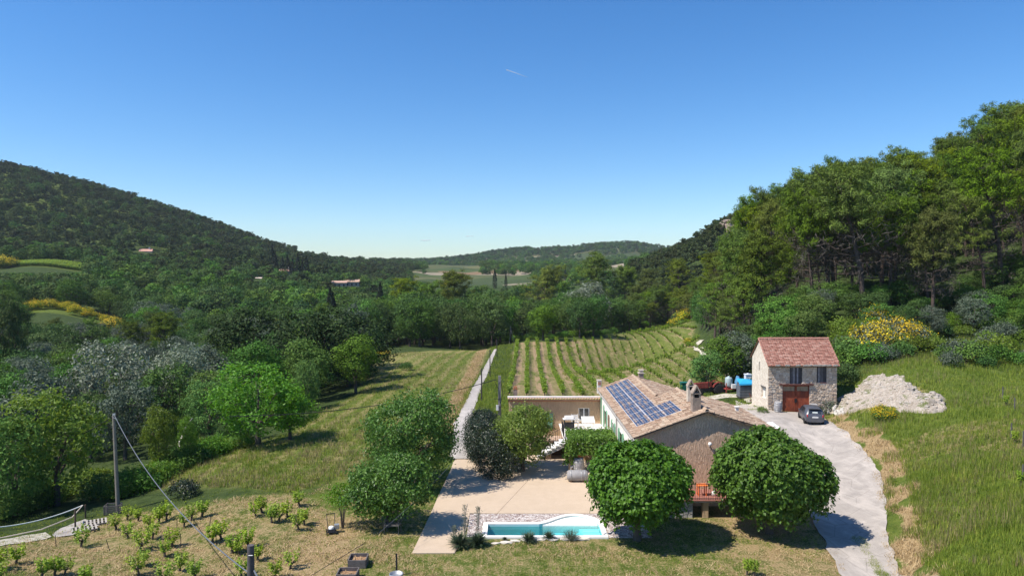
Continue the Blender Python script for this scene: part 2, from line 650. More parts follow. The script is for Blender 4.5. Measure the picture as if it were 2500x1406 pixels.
# woodland floor: away from every open piece of land
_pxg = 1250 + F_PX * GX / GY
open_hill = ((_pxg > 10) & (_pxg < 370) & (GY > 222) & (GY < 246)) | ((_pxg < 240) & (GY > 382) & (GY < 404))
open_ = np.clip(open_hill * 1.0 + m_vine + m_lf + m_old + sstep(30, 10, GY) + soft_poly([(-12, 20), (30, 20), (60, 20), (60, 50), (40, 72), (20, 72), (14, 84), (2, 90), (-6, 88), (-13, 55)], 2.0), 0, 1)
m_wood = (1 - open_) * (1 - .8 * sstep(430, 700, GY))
_lx = np.interp(GY, [57, 68, 82, 110, 165], [-3.81, -4.75, -4.4, -4.63, -3.81]) - np.interp(GY, [57, 110, 165], [1.6, 1.5, 2.6])
m_lane_straw = (1 - sstep(.5, 1.3, np.abs(GX - _lx + .3))) * sstep(66, 70, GY) * (1 - sstep(160, 168, GY))
m_dry = np.clip(m_old * .50 + m_bank * .95 + m_lf * .34 + m_lane_straw * .9, 0, 1)
lawnfront = sstep(-12, -9, GX) * (1 - sstep(16, 19, GX)) * (1 - sstep(44, 46, GY))
m_dry = np.clip(m_dry + lawnfront * .42 + near_meadow * (.12 + .35 * (vnoise(GX, GY, 5, 71) > .66)), 0, 1)

ME_G = None


def make_ground():
    V = np.stack([GX, GY, GZ], -1).reshape(-1, 3)
    i = np.arange(nA * GX.shape[1]).reshape(nA, GX.shape[1])
    q = np.stack([i[:-1, :-1], i[1:, :-1], i[1:, 1:], i[:-1, 1:]], -1)
    # leave the pool pit open
    cx = (GX[:-1, :-1] + GX[1:, 1:]) / 2; cyy = (GY[:-1, :-1] + GY[1:, 1:]) / 2
    hole = in_poly(cx, cyy, offset(POOL_RING, .14))
    q = q[~hole].reshape(-1, 4)
    m, t = newmat('ground_grass_and_soil')
    pos = t.pos()
    big = t.noise(.16, 3, .6)
    mid = t.noise(1.1, 5, .7, dist=.4)
    fine = t.noise(9.0, 4, .75)
    vfine = t.noise(30.0, 3, .7)
    rowv = t.mapping(pos, (1.1, .13, 1), (0, 0, math.radians(1.3)))
    streak = t.noise(1.0, 5, .7, rowv)
    diag = t.mapping(pos, (1.9, .34, 1), (0, 0, math.radians(-52)))
    dstreak = t.noise(1.0, 5, .75, diag, .6)
    g1 = t.ramp(t.mix(.55, mid, fine), [(.33, (.040, .058, .010)), (.48, (.088, .125, .020)), (.62, (.15, .18, .036)), (.75, (.23, .225, .075))])
    dryc = t.ramp(t.mix(.5, fine, vfine), [(.30, (.13, .085, .040)), (.5, (.34, .245, .125)), (.68, (.56, .44, .26))])
    soil = t.ramp(t.mix(.5, mid, fine), [(.35, (.20, .135, .075)), (.65, (.42, .31, .19))])
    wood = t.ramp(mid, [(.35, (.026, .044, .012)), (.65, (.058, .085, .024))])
    dry = t.attr('dry'); vine = t.attr('vine'); lf = t.attr('leftfield'); wd = t.attr('wood'); old = t.attr('oldvine'); fieldv = t.attr('farfield')
    # dryness threshold with ragged outline
    k = t.math('ADD', dry, t.math('MULTIPLY', t.math('SUBTRACT', t.mix(.5, mid, fine), .5), 1.7))
    k = t.mr(k, .38, .62)
    c = t.mix(k, g1, dryc)
    # diagonal mown straw lines in the old vine plot and front lawn
    s1 = t.mr(dstreak, .50, .62)
    c = t.mix(t.math('MULTIPLY', s1, t.math('MULTIPLY', old, .75)), c, dryc)
    # left field: faint lines along the old rows, golden towards its far left edge
    sep = t.n('ShaderNodeSeparateXYZ'); t.l(pos, sep.inputs[0])
    u = t.math('SUBTRACT', sep.outputs[0], t.math('MULTIPLY', sep.outputs[1], .0222))
    wob = t.math('MULTIPLY', t.math('SUBTRACT', t.noise(.25, 2, .5), .5), .9)
    ur = t.math('ADD', u, wob)
    band = t.math('SINE', t.math('MULTIPLY', ur, 2 * math.pi / 2.26))
    lfm = t.mr(t.math('ADD', t.math('MULTIPLY', band, .22), streak), .42, .72)
    c = t.mix(t.math('MULTIPLY', lfm, t.math('MULTIPLY', lf, .7)), c, t.mix(.35, dryc, g1))
    gold = t.mr(t.math('ADD', t.math('MULTIPLY', sep.outputs[0], -.04), t.math('MULTIPLY', sep.outputs[1], .006)), 1.35, 1.9)
    c = t.mix(t.math('MULTIPLY', t.math('MULTIPLY', gold, lf), .75), c, t.ramp(mid, [(.3, (.22, .19, .075)), (.7, (.42, .36, .16))]))
    # vineyard: bare strip under and beside the first rows, thinner further right
    ph = t.math('FRACT', t.math('DIVIDE', t.math('ADD', u, 2.305 + 2.26 * 40), 2.26))
    tri_ = t.math('ABSOLUTE', t.math('SUBTRACT', ph, .5))      # 0.5 on a row, 0 between rows
    under = t.mr(t.math('ADD', tri_, t.math('MULTIPLY', t.math('SUBTRACT', streak, .5), .35)), .40, .47)
    alt = t.math('FRACT', t.math('DIVIDE', t.math('ADD', u, 2.305 + 2.26 * 40 - 1.2), 4.52))
    altm = t.math('GREATER_THAN', alt, .5)
    firstrows = t.mr(u, 7.0, 30.0, 1.0, 0.15)
    bare = t.math('MULTIPLY', t.mr(streak, .36, .52), t.math('MULTIPLY', t.math('MULTIPLY_ADD', altm, .38, .6), firstrows))
    bare = t.math('MAXIMUM', bare, t.math('MULTIPLY', under, .75))
    bare = t.math('MAXIMUM', bare, t.math('MULTIPLY', t.mr(t.math('ADD', streak, t.math('MULTIPLY', big, .5)), .78, .95), .8))
    c = t.mix(t.math('MULTIPLY', bare, vine), c, soil)
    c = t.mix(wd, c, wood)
    # far valley fields: strips of green, straw and ploughed earth
    fv = t.n('ShaderNodeTexVoronoi'); fv.inputs['Scale'].default_value = 1.0
    t.l(t.mapping(pos, (.0075, .022, 0), (0, 0, .12)), fv.inputs['Vector'])
    sc_ = t.n('ShaderNodeSeparateXYZ'); t.l(fv.outputs['Color'], sc_.inputs[0])
    fc = t.ramp(sc_.outputs[0], [(0.0, (.05, .07, .028)), (.3, (.12, .12, .055)), (.5, (.06, .085, .03)), (.68, (.28, .23, .17)), (.78, (.08, .09, .04)), (.93, (.20, .13, .08))], 'CONSTANT')
    c = t.mix(t.math('MULTIPLY', fieldv, .9), c, fc)
    h = t.mix(.5, mid, fine)
    t.bsdf(c, .95, .12, t.mix(.5, h, vfine), .9, .12)
    me = np_mesh('ground', V, q, m, smooth=True)
    PX_ = PXG
    ff = sstep(430, 560, GY) * sstep(960, 1010, PX_) * (1 - sstep(1640, 1700, PX_))
    ff = np.maximum(ff, 0)
    for nm, arr in (('dry', m_dry), ('vine', m_vine), ('leftfield', m_lf), ('wood', m_wood), ('oldvine', np.clip(m_old + lawnfront * .8, 0, 1)), ('farfield', ff)):
        a = me.attributes.new(nm, 'FLOAT', 'POINT')
        a.data.foreach_set('value', arr.astype(np.float32).ravel())
    o = link('ground', me)
    tag(o, kind='structure')


make_ground()

# ------------------------------------------------------------ made surfaces on the ground
def concrete(name, base, dark, stain=.3, crack=True, sc=1.0):
    m, t = newmat(name)
    a = t.noise(.8 * sc, 5, .65, dist=.5); b = t.noise(14 * sc, 4, .7)
    c = t.mix(t.mr(a, .35, .7), dark, base)
    c = t.mix(t.math('MULTIPLY', t.mr(b, .3, .75), .35), c, tuple(min(1, v * 1.18) for v in base[:3]) + (1,))
    if crack:
        vo = t.n('ShaderNodeTexVoronoi', feature='DISTANCE_TO_EDGE'); vo.inputs['Scale'].default_value = .45
        t.l(t.mapping(t.mix(.12, t.pos(), t.n('ShaderNodeTexNoise').outputs['Color']), (1, 1, 0)), vo.inputs['Vector'])
        ck = t.mr(vo.outputs[0], 0.0, .012, 1, 0)
        c = t.mix(t.math('MULTIPLY', ck, stain), c, (.10, .09, .08, 1))
    sp = t.mr(t.noise(2.3, 6, .8), .62, .72)
    c = t.mix(t.math('MULTIPLY', sp, stain), c, tuple(v * .5 for v in base[:3]) + (1,))
    # long wheel worn bands and pale dusty patches
    w = t.noise(.35 * sc, 4, .7, t.mapping(t.pos(), (2.2, .5, 1), (0, 0, -.25)), .8)
    c = t.mix(t.math('MULTIPLY', t.mr(w, .52, .66), stain * .9), c, tuple(min(1, v * 1.45) for v in base[:3]) + (1,))
    c = t.mix(t.math('MULTIPLY', t.mr(w, .46, .36), stain * .8), c, tuple(v * .62 for v in base[:3]) + (1,))
    t.bsdf(c, .9, .15, b, .35, .03)
    return m


M_PATIO = concrete('pale_patio_render', (.51, .405, .30, 1), (.45, .355, .26, 1), .06, False, 1.5)
M_LANE = concrete('lane_concrete', (.42, .385, .35, 1), (.31, .285, .26, 1), .35)
M_ROAD = concrete('worn_asphalt', (.43, .385, .34, 1), (.27, .245, .22, 1), .4)

# the right hand drive
roadR = [G(*p) for p in ((2012, 1022), (2050, 1045), (2080, 1069), (2112, 1100), (2138, 1140), (2155, 1180), (2163, 1230), (2166, 1290), (2180, 1350), (2200, 1406))]
roadL = [G(*p) for p in ((1800, 1004), (1826, 1046), (1848, 1080), (1870, 1120), (1905, 1170), (1950, 1220), (1985, 1270), (2005, 1310), (2030, 1360), (2048, 1406))]
roadR.append(roadR[-1] + Vector((1.2, -12, 0))); roadL.append(roadL[-1] + Vector((.9, -12, 0)))
strip_between('driveway', roadL, roadR, 90, 14, .07, M_ROAD, .16)
fc = [G(*p) for p in ((1800, 1004), (1790, 990), (1812, 985), (1880, 1010), (1960, 1006), (2010, 1008), (2012, 1022))]
strip_between('barn_forecourt', [G(1800, 1004), G(1905, 1015), G(2012, 1022)], [G(1795, 978), G(1880, 1006), G(2015, 1003)], 30, 8, .042, M_ROAD, .16)
# the lane running away to the woods
laneL = [G(*p) for p in ((1098, 1122), (1107, 1036), (1124, 1008), (1146, 966), (1167, 926), (1184, 893), (1199, 866), (1207, 853))]
laneR = [G(*p) for p in ((1168, 1122), (1151, 1046), (1156, 1008), (1169, 966), (1185, 926), (1198, 893), (1208, 866), (1213, 853))]
strip_between('lane', laneL, laneR, 120, 8, .10, M_LANE, .14)
# stony track at the right of the vineyard
m, t = newmat('white_stony_track')
n_ = t.noise(3.5, 6, .8)
t.bsdf(t.ramp(n_, [(.36, (.24, .22, .14)), (.5, (.46, .42, .34)), (.66, (.64, .60, .52))]), .95, .1, n_, .8, .08)
M_STONY = m
strip_between('farm_track', [G(*p) for p in ((1771, 918), (1745, 893), (1712, 868), (1692, 852), (1701, 838), (1712, 830))],
              [G(*p) for p in ((1783, 915), (1757, 886), (1722, 860), (1703, 849), (1709, 840), (1720, 831))], 60, 6, .16, M_STONY, .35)
strip_between('yard_path', [G(*p) for p in ((1722, 969), (1765, 962), (1810, 962), (1838, 970), (1852, 985))],
              [G(*p) for p in ((1735, 978), (1765, 972), (1806, 970), (1824, 978), (1836, 994))], 40, 5, .05, M_STONY, .4)
strip_between('white_slab', [G(1862, 1036), G(1878, 1050)], [G(1886, 1032), G(1906, 1047)], 8, 4, .085, simple('white_concrete', (.78, .77, .74), .8, .05), .02)

# patio: two poured slabs with a joint between them
pa = [P(*q) for q in ((1006, 1359, 36.0), (1048, 1262, 41.7), (1071, 1211, 45.6), (1098, 1150, 51.3), (1110, 1118, 54.9))]
for q in pa: q.z = 0
xl = [(-5.12, 36.02), (-4.85, 41.7), (-4.72, 45.6), (-4.45, 51.3), (-4.4, 55.4)]


def patio_sheet(name, poly, z=.05, mat=M_PATIO):
    b = MB(); b.prism([(p[0], p[1]) for p in poly], -.06, z, 0, 'Z')
    return tag(b.build(name, mat), kind='structure')


JX = lambda y: (y - 41.9) * .30 - .9     # the joint line
patio_sheet('patio', [(-5.12, 36.02), (-2.95, 36.05), (-2.6, 38.3), (-2.5, 42.0), (JX(41.95) - .012, 41.95), (JX(54.3) - .012, 54.3), (-4.42, 54.3), (-4.45, 51.3), (-4.72, 45.6), (-4.85, 41.7)])
patio_sheet('patio', [(JX(41.95) + .012, 41.95), (7.6, 41.95), (7.72, 54.3), (JX(54.3) + .012, 54.3)])
patio_sheet('patio', [(-4.42, 54.32), (7.7, 54.32), (7.7, 60.0), (-1.5, 60.0), (-4.2, 57.2)], .046)
# pebble strip round the pool
m, t = newmat('pebbles')
vo = t.n('ShaderNodeTexVoronoi'); vo.inputs['Scale'].default_value = 9.0
t.l(t.pos(), vo.inputs['Vector'])
sp_ = t.n('ShaderNodeSeparateXYZ'); t.l(vo.outputs['Color'], sp_.inputs[0])
t.bsdf(t.ramp(sp_.outputs[0], [(0, (.16, .11, .10)), (.3, (.32, .26, .23)), (.6, (.44, .38, .35)), (.85, (.60, .56, .52))], 'LINEAR'), .8, .3, vo.outputs[0], .8, .04)
M_PEB = m
ro = offset(POOL_RING, .1)
top_ = [p for p in ro if p[1] > 40.0]                  # outline of the far side, from right to left
top_ = sorted(top_, key=lambda p: p[0])
b = MB(); b.prism([(-1.5, 41.94)] + [(p[0], p[1]) for p in top_] + [(5.2, 38.2), (7.6, 38.2), (7.6, 41.94)], -.05, .03, 0, 'Z'); tag(b.build('pebble_strip', M_PEB), kind='structure')
b = MB(); b.b2(-2.49, 38.3, -.05, -1.502, 41.94, .03); tag(b.build('pebble_strip', M_PEB), kind='structure')
# loose pebbles lying on it, as one mass
n = 3600
px_ = rng.uniform(-2.45, 6.8, n); py_ = rng.uniform(38.4, 41.9, n)
ok = ~((px_ > -1.72) & (px_ < 5.36) & (py_ < 40.42)) & ~(((px_ - 3.4) / 2.15) ** 2 + ((py_ - 39.6) / 1.95) ** 2 < 1)
px_, py_ = px_[ok], py_[ok]; n = len(px_)
base = np.array([(-1, -1, 0), (1, -1, 0), (1, 1, 0), (-1, 1, 0), (0, 0, 1.0)]) * .5
s_ = rng.uniform(.05, .12, (n, 1, 1)); a_ = rng.uniform(0, 6.28, n)
R_ = np.zeros((n, 3, 3)); R_[:, 0, 0] = np.cos(a_); R_[:, 0, 1] = -np.sin(a_); R_[:, 1, 0] = np.sin(a_); R_[:, 1, 1] = np.cos(a_) * .7; R_[:, 2, 2] = .5
Vp = np.einsum('nij,kj->nki', R_, base) * s_ + np.stack([px_, py_, np.full(n, .03)], -1)[:, None]
fi = np.array([(0, 1, 4), (1, 2, 4), (2, 3, 4), (3, 0, 4)])
m, t = newmat('loose_pebble')
g = t.n('ShaderNodeNewGeometry')
t.bsdf(t.ramp(g.outputs['Random Per Island'], [(0, (.16, .11, .10)), (.5, (.36, .29, .26)), (1, (.62, .58, .54))]), .8, .3)
tag(link('pebbles', np_mesh('pebbles', Vp.reshape(-1, 3), (fi[None] + (np.arange(n) * 5)[:, None, None]).reshape(-1, 3), m, tri=True)), 'pinkish grey pebbles spread round the swimming pool', 'pebbles', kind='stuff')

# ------------------------------------------------------------ shared building helpers
def voronoi(x0, y0, x1, y1, seeds, gap=.02, sx=1.0, kn=16):
    """irregular stones filling a rectangle; sx > 1 stretches them sideways"""
    S = np.array(seeds, float); Q = S * np.array([1 / sx, 1])
    out = []
    for i in range(len(S)):
        d = ((Q - Q[i]) ** 2).sum(1); nb = np.argsort(d)[1:kn]
        poly = [(x0 / sx, y0), (x1 / sx, y0), (x1 / sx, y1), (x0 / sx, y1)]
        for j in nb:
            n = Q[j] - Q[i]; L = math.hypot(*n)
            if L < 1e-6: continue
            n = n / L; c = n @ (Q[i] + Q[j]) / 2 - gap / 2
            new = []
            for k in range(len(poly)):
                a, b = poly[k], poly[(k + 1) % len(poly)]
                da, db = a[0] * n[0] + a[1] * n[1] - c, b[0] * n[0] + b[1] * n[1] - c
                if da <= 0: new.append(a)
                if da * db < 0:
                    t = da / (da - db); new.append((a[0] + t * (b[0] - a[0]), a[1] + t * (b[1] - a[1])))
            poly = new
            if len(poly) < 3: break
        if len(poly) >= 3:
            out.append([(p[0] * sx, p[1]) for p in poly])
    return out


def stone_mb(b, poly, put, depth, mi=0, inset=.18):
    """one stone: polygon (a,b) raised by depth with a smaller rounded face; put(a,b,h)->xyz"""
    cx = sum(p[0] for p in poly) / len(poly); cyv = sum(p[1] for p in poly) / len(poly)
    n = len(poly)
    vs = [put(p[0], p[1], 0) for p in poly]
    k = 1 - inset
    vs += [put(cx + (p[0] - cx) * k, cyv + (p[1] - cyv) * k, depth * rnd.uniform(.7, 1.1)) for p in poly]
    fs = [(i, (i + 1) % n, n + (i + 1) % n, n + i) for i in range(n)] + [tuple(range(n, 2 * n))]
    b.add(vs, fs, mi)


def tile_mb(b, o, dn, side, nrm, L=.42, r=.1, lift=.03, seg=4, h=.62):
    """one half round canal tile, o = middle of its upper end"""
    vs = []
    for e, (off, rr, up) in enumerate(((0, r * .86, 0), (L, r * 1.05, lift))):
        for k in range(seg + 1):
            t = math.pi * k / seg
            vs.append(o + dn * off + side * (math.cos(t) * rr) + nrm * (math.sin(t) * rr * h * 1.5 + up))
    fs = [(k, k + 1, seg + 2 + k, seg + 1 + k) for k in range(seg)]
    b.add(vs, fs, 0, True)


def tile_material(name, stops, moss=.25, bump=.3):
    m, t = newmat(name)
    g = t.n('ShaderNodeNewGeometry')
    f = t.math('MULTIPLY_ADD', g.outputs['Random Per Island'], .75, t.math('MULTIPLY', t.noise(1.3, 4, .7), .3))
    c = t.ramp(f, stops)
    n2 = t.noise(9, 5, .75)
    c = t.mix(t.math('MULTIPLY', t.mr(n2, .5, .64), moss * 1.6), c, (.10, .085, .065, 1))
    c = t.mix(t.math('MULTIPLY', t.mr(t.noise(4.0, 5, .75), .55, .7), moss), c, (.62, .55, .44, 1))
    t.bsdf(c, .92, .15, n2, bump, .02)
    return m


M_TILE = tile_material('old_canal_tile', [(.0, (.13, .085, .06)), (.25, (.26, .17, .12)), (.5, (.37, .25, .175)), (.72, (.48, .38, .28)), (1, (.27, .14, .09))], .5)
M_TILE_RED = tile_material('new_red_tile', [(.0, (.42, .18, .11)), (.5, (.58, .31, .20)), (1, (.66, .48, .36))], .1)
M_DARK = simple('dark_void', (.012, .011, .010), .95, .1, bump=0)  # black colour standing for the unlit depth of openings and flues
M_WHITE = simple('white_paint', (.74, .73, .70), .6, .05)
M_WHITEWALL = simple('white_limewash', (.74, .70, .64), .9, .08, 1.2)
M_IRON = simple('black_iron', (.02, .02, .022), .5, .2)
M_GREEN = simple('pale_green_paint', (.17, .34, .22), .55, .1, 2)
M_WOODG = simple('weathered_grey_wood', (.11, .10, .10), .85, .35, 5)
M_WOODB = simple('brown_wood', (.16, .09, .05), .8, .3, 4)
M_GLASS = simple('dark_window_glass', (.025, .03, .035), .08, .1, spec=.8, bump=0)
M_METAL = simple('galvanised_steel', (.42, .43, .44), .45, .1, metal=.6)
M_CONC = simple('grey_concrete', (.36, .33, .29), .9, .15, 2)
M_TERRA = simple('terracotta', (.40, .16, .08), .8, .15)


def render_wall(name, col, streak=7.0, strength=.9, dist=.05):
    """rough trowelled render with vertical drags"""
    m, t = newmat(name)
    n1 = t.noise(2.0, 4, .6, t.mapping(t.pos(), (streak, streak, 1.35)), .9)
    n2 = t.noise(.5, 4, .6)
    c = Vector(col)
    cc = t.ramp(t.mix(.35, n2, n1), [(.3, tuple(c * .8) + (1,)), (.7, tuple(c * 1.12) + (1,))])
    # rain streaks below the roof line
    rn = t.noise(1.0, 4, .8, t.mapping(t.pos(), (5, 5, .12)))
    cc = t.mix(t.math('MULTIPLY', t.mr(rn, .56, .7), .25), cc, tuple(c * .55) + (1,))
    t.bsdf(cc, .95, .1, t.ramp(n1, [(.40, (0, 0, 0)), (.56, (1, 1, 1))]), strength, dist)
    return m


M_CREPI = render_wall('brown_trowelled_render', (.72, .50, .345))
M_CREPI2 = render_wall('ochre_trowelled_render', (.56, .395, .245), 6.0, .8)

# ------------------------------------------------------------ the farmhouse
house = empty('farmhouse', (0, 0, 0))
tag(house, 'long ochre and white farmhouse with clay tile roofs and solar panels', 'farmhouse')
SL = .364
EX, EZ = 7.43, 4.26
RF, RB = 11.9, 10.45                      # ridge x of the front and of the back block
zl = lambda x: EZ + SL * (x - EX)
ZRF, ZRB = zl(RF), zl(RB)
REF, REB = (16.25, ZRF - .29 * (16.25 - RF)), (16.0, ZRB - .31 * (16.0 - RB))
b = MB()
b.prism([(7.75, -.3), (15.95, -.3), (15.95, ZRF - .29 * (15.95 - RF) - .12), (RF, ZRF - .12), (7.75, zl(7.75) - .12)], 43.42, 43.7, 0)
b.build('gable_wall', M_CREPI, house)
b = MB()
b.prism([(7.75, -.3), (15.95, -.3), (15.95, ZRF - .29 * (15.95 - RF) - .14), (RF, ZRF - .14), (7.75, zl(7.75) - .14)], 43.705, 50.9, 0)
b.prism([(7.75, -.3), (15.8, -.3), (15.8, ZRB - .31 * (15.8 - RB) - .12), (RB, ZRB - .12), (7.75, zl(7.75) - .12)], 50.905, 60.85, 0)
b.build('wall', M_CREPI, house)
b = MB(); b.b2(7.685, 43.45, -.1, 7.747, 60.85, 4.3); b.build('side_wall', M_WHITEWALL, house)

# roof boards under the tiles
def slope(b, xr, zr, xe, ze, y0, y1, th=.07):
    b.prism([(xr, zr), (xe, ze), (xe, ze - th), (xr, zr - th)], y0, y1, 0)
b = MB()
slope(b, RF, ZRF - .02, EX + .03, EZ, 43.14, 50.97); slope(b, RF, ZRF - .025, REF[0] - .03, REF[1] - .01, 43.14, 50.97)
slope(b, RB, ZRB - .02, EX + .03, EZ, 50.975, 61.1); slope(b, RB, ZRB - .025, REB[0] - .03, REB[1] - .01, 50.975, 61.1)
b.build('roof', simple('roof_bed', (.20, .13, .09), .95, .2), house)

VERGE = []


def tile_slope(b, xr, zr, xe, ze, y0, y1, sp=.215, verge_first=False):
    dn = Vector((xe - xr, 0, ze - zr)); Ls = dn.length; dn.normalize()
    side = Vector((0, 1, 0)); nrm = side.cross(dn)
    if nrm.z < 0: nrm = -nrm
    ncol = int((y1 - y0) / sp); sp = (y1 - y0) / ncol
    nr = int(Ls / .36)
    st = Ls / nr
    for c in range(ncol):
        y = y0 + (c + .5) * sp
        wob = rnd.uniform(-.012, .012)
        for r_ in range(nr):
            o = Vector((xr, y + wob, zr)) + dn * (r_ * st - .01) + nrm * (.012 + rnd.uniform(0, .016))
            d2 = (dn + side * rnd.uniform(-.05, .05) + nrm * rnd.uniform(-.02, .02)).normalized()
            if verge_first and c == 0:
                VERGE.append((o, d2, side, nrm))
            else:
                tile_mb(b, o, d2, side, nrm, st + .05, .098 + rnd.uniform(-.008, .008))


b = MB()
tile_slope(b, RF, ZRF, EX, EZ, 43.1, 51.0, verge_first=True)
tile_slope(b, RF, ZRF, REF[0], REF[1], 43.1, 51.0, verge_first=True)
tile_slope(b, RB, ZRB, EX, EZ, 51.0, 61.15)
tile_slope(b, RB, ZRB, REB[0], REB[1], 51.0, 61.15)
o = b.build('roof_tiles', M_TILE, house, fix=False); o['kind'] = 'stuff'
# ridge tiles, verge tiles: each one a piece of its own
for (xr, zr, y0, y1) in ((RF, ZRF, 43.1, 51.0), (RB, ZRB, 51.1, 61.1)):
    y = y0; first = None
    while y < y1:
        tb = MB(); tile_mb(tb, Vector((0, 0, 0)), Vector((0, 1, 0)), Vector((1, 0, 0)), Vector((0, 0, 1)), .46, .14, .0, 5)
        if first is None:
            first = tb.mesh('ridge_tile', M_TILE)
        o = link('ridge_tile', first, house); o.location = (xr, y, zr + .05 + rnd.uniform(0, .02)); o.rotation_euler = (rnd.uniform(-.03, .03), 0, rnd.uniform(-.04, .04))
        y += .42
for (o_, d2, side, nrm) in VERGE:
    tb = MB(); tile_mb(tb, Vector((0, 0, 0)), d2, side, nrm, .42, .105); o = tb.build('tile', M_TILE, house, fix=False); o.location = o_
# long verge stones seen along the rake
# solar panels
M_CELL, t = newmat('blue_solar_cell')
nz = t.noise(5, 3, .6)
t.bsdf(t.ramp(nz, [(.3, (.018, .028, .066)), (.7, (.036, .050, .095))]), .3, .3)
M_ALU = simple('aluminium_frame', (.62, .63, .66), .4, .05, metal=.2)
PC = Vector((7.94, 45.0, zl(7.94) + .13))
ang = math.atan(SL)
cw, rw = 1.025, 1.69
up = Vector((math.cos(ang), 0, math.sin(ang))); nv = Vector((-math.sin(ang), 0, math.cos(ang)))
fb = MB(); fb.box((.5, .83, -.02), (1.0, 1.665, .04))
pm = fb.mesh('solar_panel', M_ALU)
cb = MB()
for i in range(6):
    for j in range(2):
        x0 = .028 + i * .1585; y0 = .03 + j * .808
        cb.b2(x0, y0, -.001, x0 + .148, y0 + .797, .0025)
cm = cb.mesh('cell_sheet', M_CELL)
for c in range(3):
    for r_ in range(9 if c < 2 else 2):
        o = link('solar_panel', pm, house)
        o.location = PC + up * (c * cw) + Vector((0, r_ * rw, 0)); o.rotation_euler = (0, -ang, 0)
        q = link('cell_sheet', cm, o)
b = MB()
for c in range(3):
    for dx in (.25, .75):
        p = PC + up * (c * cw + dx) - nv * .06
        b.box((p.x, PC.y + (9 if c < 2 else 2) * rw / 2, p.z), (.05, (9 if c < 2 else 2) * rw, .03), ry=-ang)
b.build('panel_rail', M_METAL, house)

# openings in the white side wall: green shutters, all slightly proud of the wall
def arched(y0, y1, z0, z1, name='shutter', mat=M_GREEN, x=7.682, th=.045):
    pr = [(y0, z0), (y1, z0), (y1, z1 - .18), ((y0 * .2 + y1 * .8), z1 - .05), ((y0 + y1) / 2, z1), ((y0 * .8 + y1 * .2), z1 - .05), (y0, z1 - .18)]
    bb = MB(); bb.prism(pr, x - th, x, 0, 'X')
    for k in range(1, 6):
        yy = y0 + (y1 - y0) * k / 6
        bb.b2(x - th - .006, yy - .012, z0 + .05, x - th, yy + .012, z1 - .25)
    bb.b2(x - th - .012, y0 + .05, z0 + .35, x - th - .001, y1 - .05, z0 + .45); bb.b2(x - th - .012, y0 + .05, z1 - .5, x - th - .001, y1 - .05, z1 - .4)
    return bb.build(name, mat, house)


for (y0, y1, z0, z1) in ((48.4, 49.15, 1.1, 3.25), (50.2, 50.95, 1.1, 3.25), (52.4, 53.15, .9, 3.1), (53.9, 54.6, .9, 3.1), (56.9, 57.5, 1.36, 3.2), (58.6, 59.3, 1.36, 3.3)):
    arched(y0, y1, z0, z1)
for (y0, y1, z0, z1) in ((49.17, 50.18, 1.15, 3.3), (53.17, 53.88, .95, 3.15), (57.55, 58.5, 1.36, 3.2)):
    b = MB(); b.b2(7.655, y0, z0, 7.683, y1, z1 - .12); w = b.build('window', M_WHITE, house)
    b = MB(); b.b2(7.645, y0 + .08, z0 + .1, 7.654, (y0 + y1) / 2 - .03, z1 - .22); b.b2(7.645, (y0 + y1) / 2 + .03, z0 + .1, 7.654, y1 - .08, z1 - .22)
    b.build('pane', M_GLASS, w)
arched(55.6, 56.3, 1.36, 3.1, 'door', M_WOODB)
b = MB(); b.tube([(7.62, 60.4, 1.36), (7.62, 60.4, 4.0)], .05, 8); b.build('drainpipe', M_GREEN, house)
b = MB(); b.tube([(7.62, 51.6, .1), (7.62, 51.6, 4.1)], .045, 8); b.tube([(7.36, 43.2, 4.17), (7.36, 61.0, 4.17)], .06, 8); b.build('gutter', simple('zinc_gutter', (.36, .33, .30), .6, .1), house)

# chimneys
M_CHIM = simple('stained_chimney_render', (.27, .21, .17), .95, .35, 3)
M_CHIM_L = simple('pale_chimney_render', (.55, .47, .38), .95, .2, 3)


def mitre_chimney(x, y, z0, z1, w, d, mat, cap=True, label=None):
    bb = MB(); bb.b2(x - w / 2, y - d / 2, z0, x + w / 2, y + d / 2, z1); ch = bb.build('chimney', mat, house)
    if label: ch['label'] = label
    bb = MB()
    for sx in (-1, 1):
        for sy in (-1, 1):
            bb.b2(x + sx * w * .38 - .05, y + sy * d * .38 - .05, z1, x + sx * w * .38 + .05, y + sy * d * .38 + .05, z1 + .24)
    bb.b2(x - w * .55, y - d * .55, z1 + .24, x + w * .55, y + d * .55, z1 + .29)
    bb.build('chimney_posts', mat, ch)
    bb = MB(); bb.b2(x - w * .3, y - d * .3, z1 + .002, x + w * .3, y + d * .3, z1 + .22); bb.build('flue', M_DARK, ch)
    bb = MB()
    for s in (-1, 1):
        bb.box((x + s * w * .24, y, z1 + .29 + w * .42), (.07, d * 1.15, w * 1.05), ry=-s * .48)
    bb.build('chimney_cap', simple('stone_cap', (.33, .26, .21), .95, .3, 4), ch)
    return ch


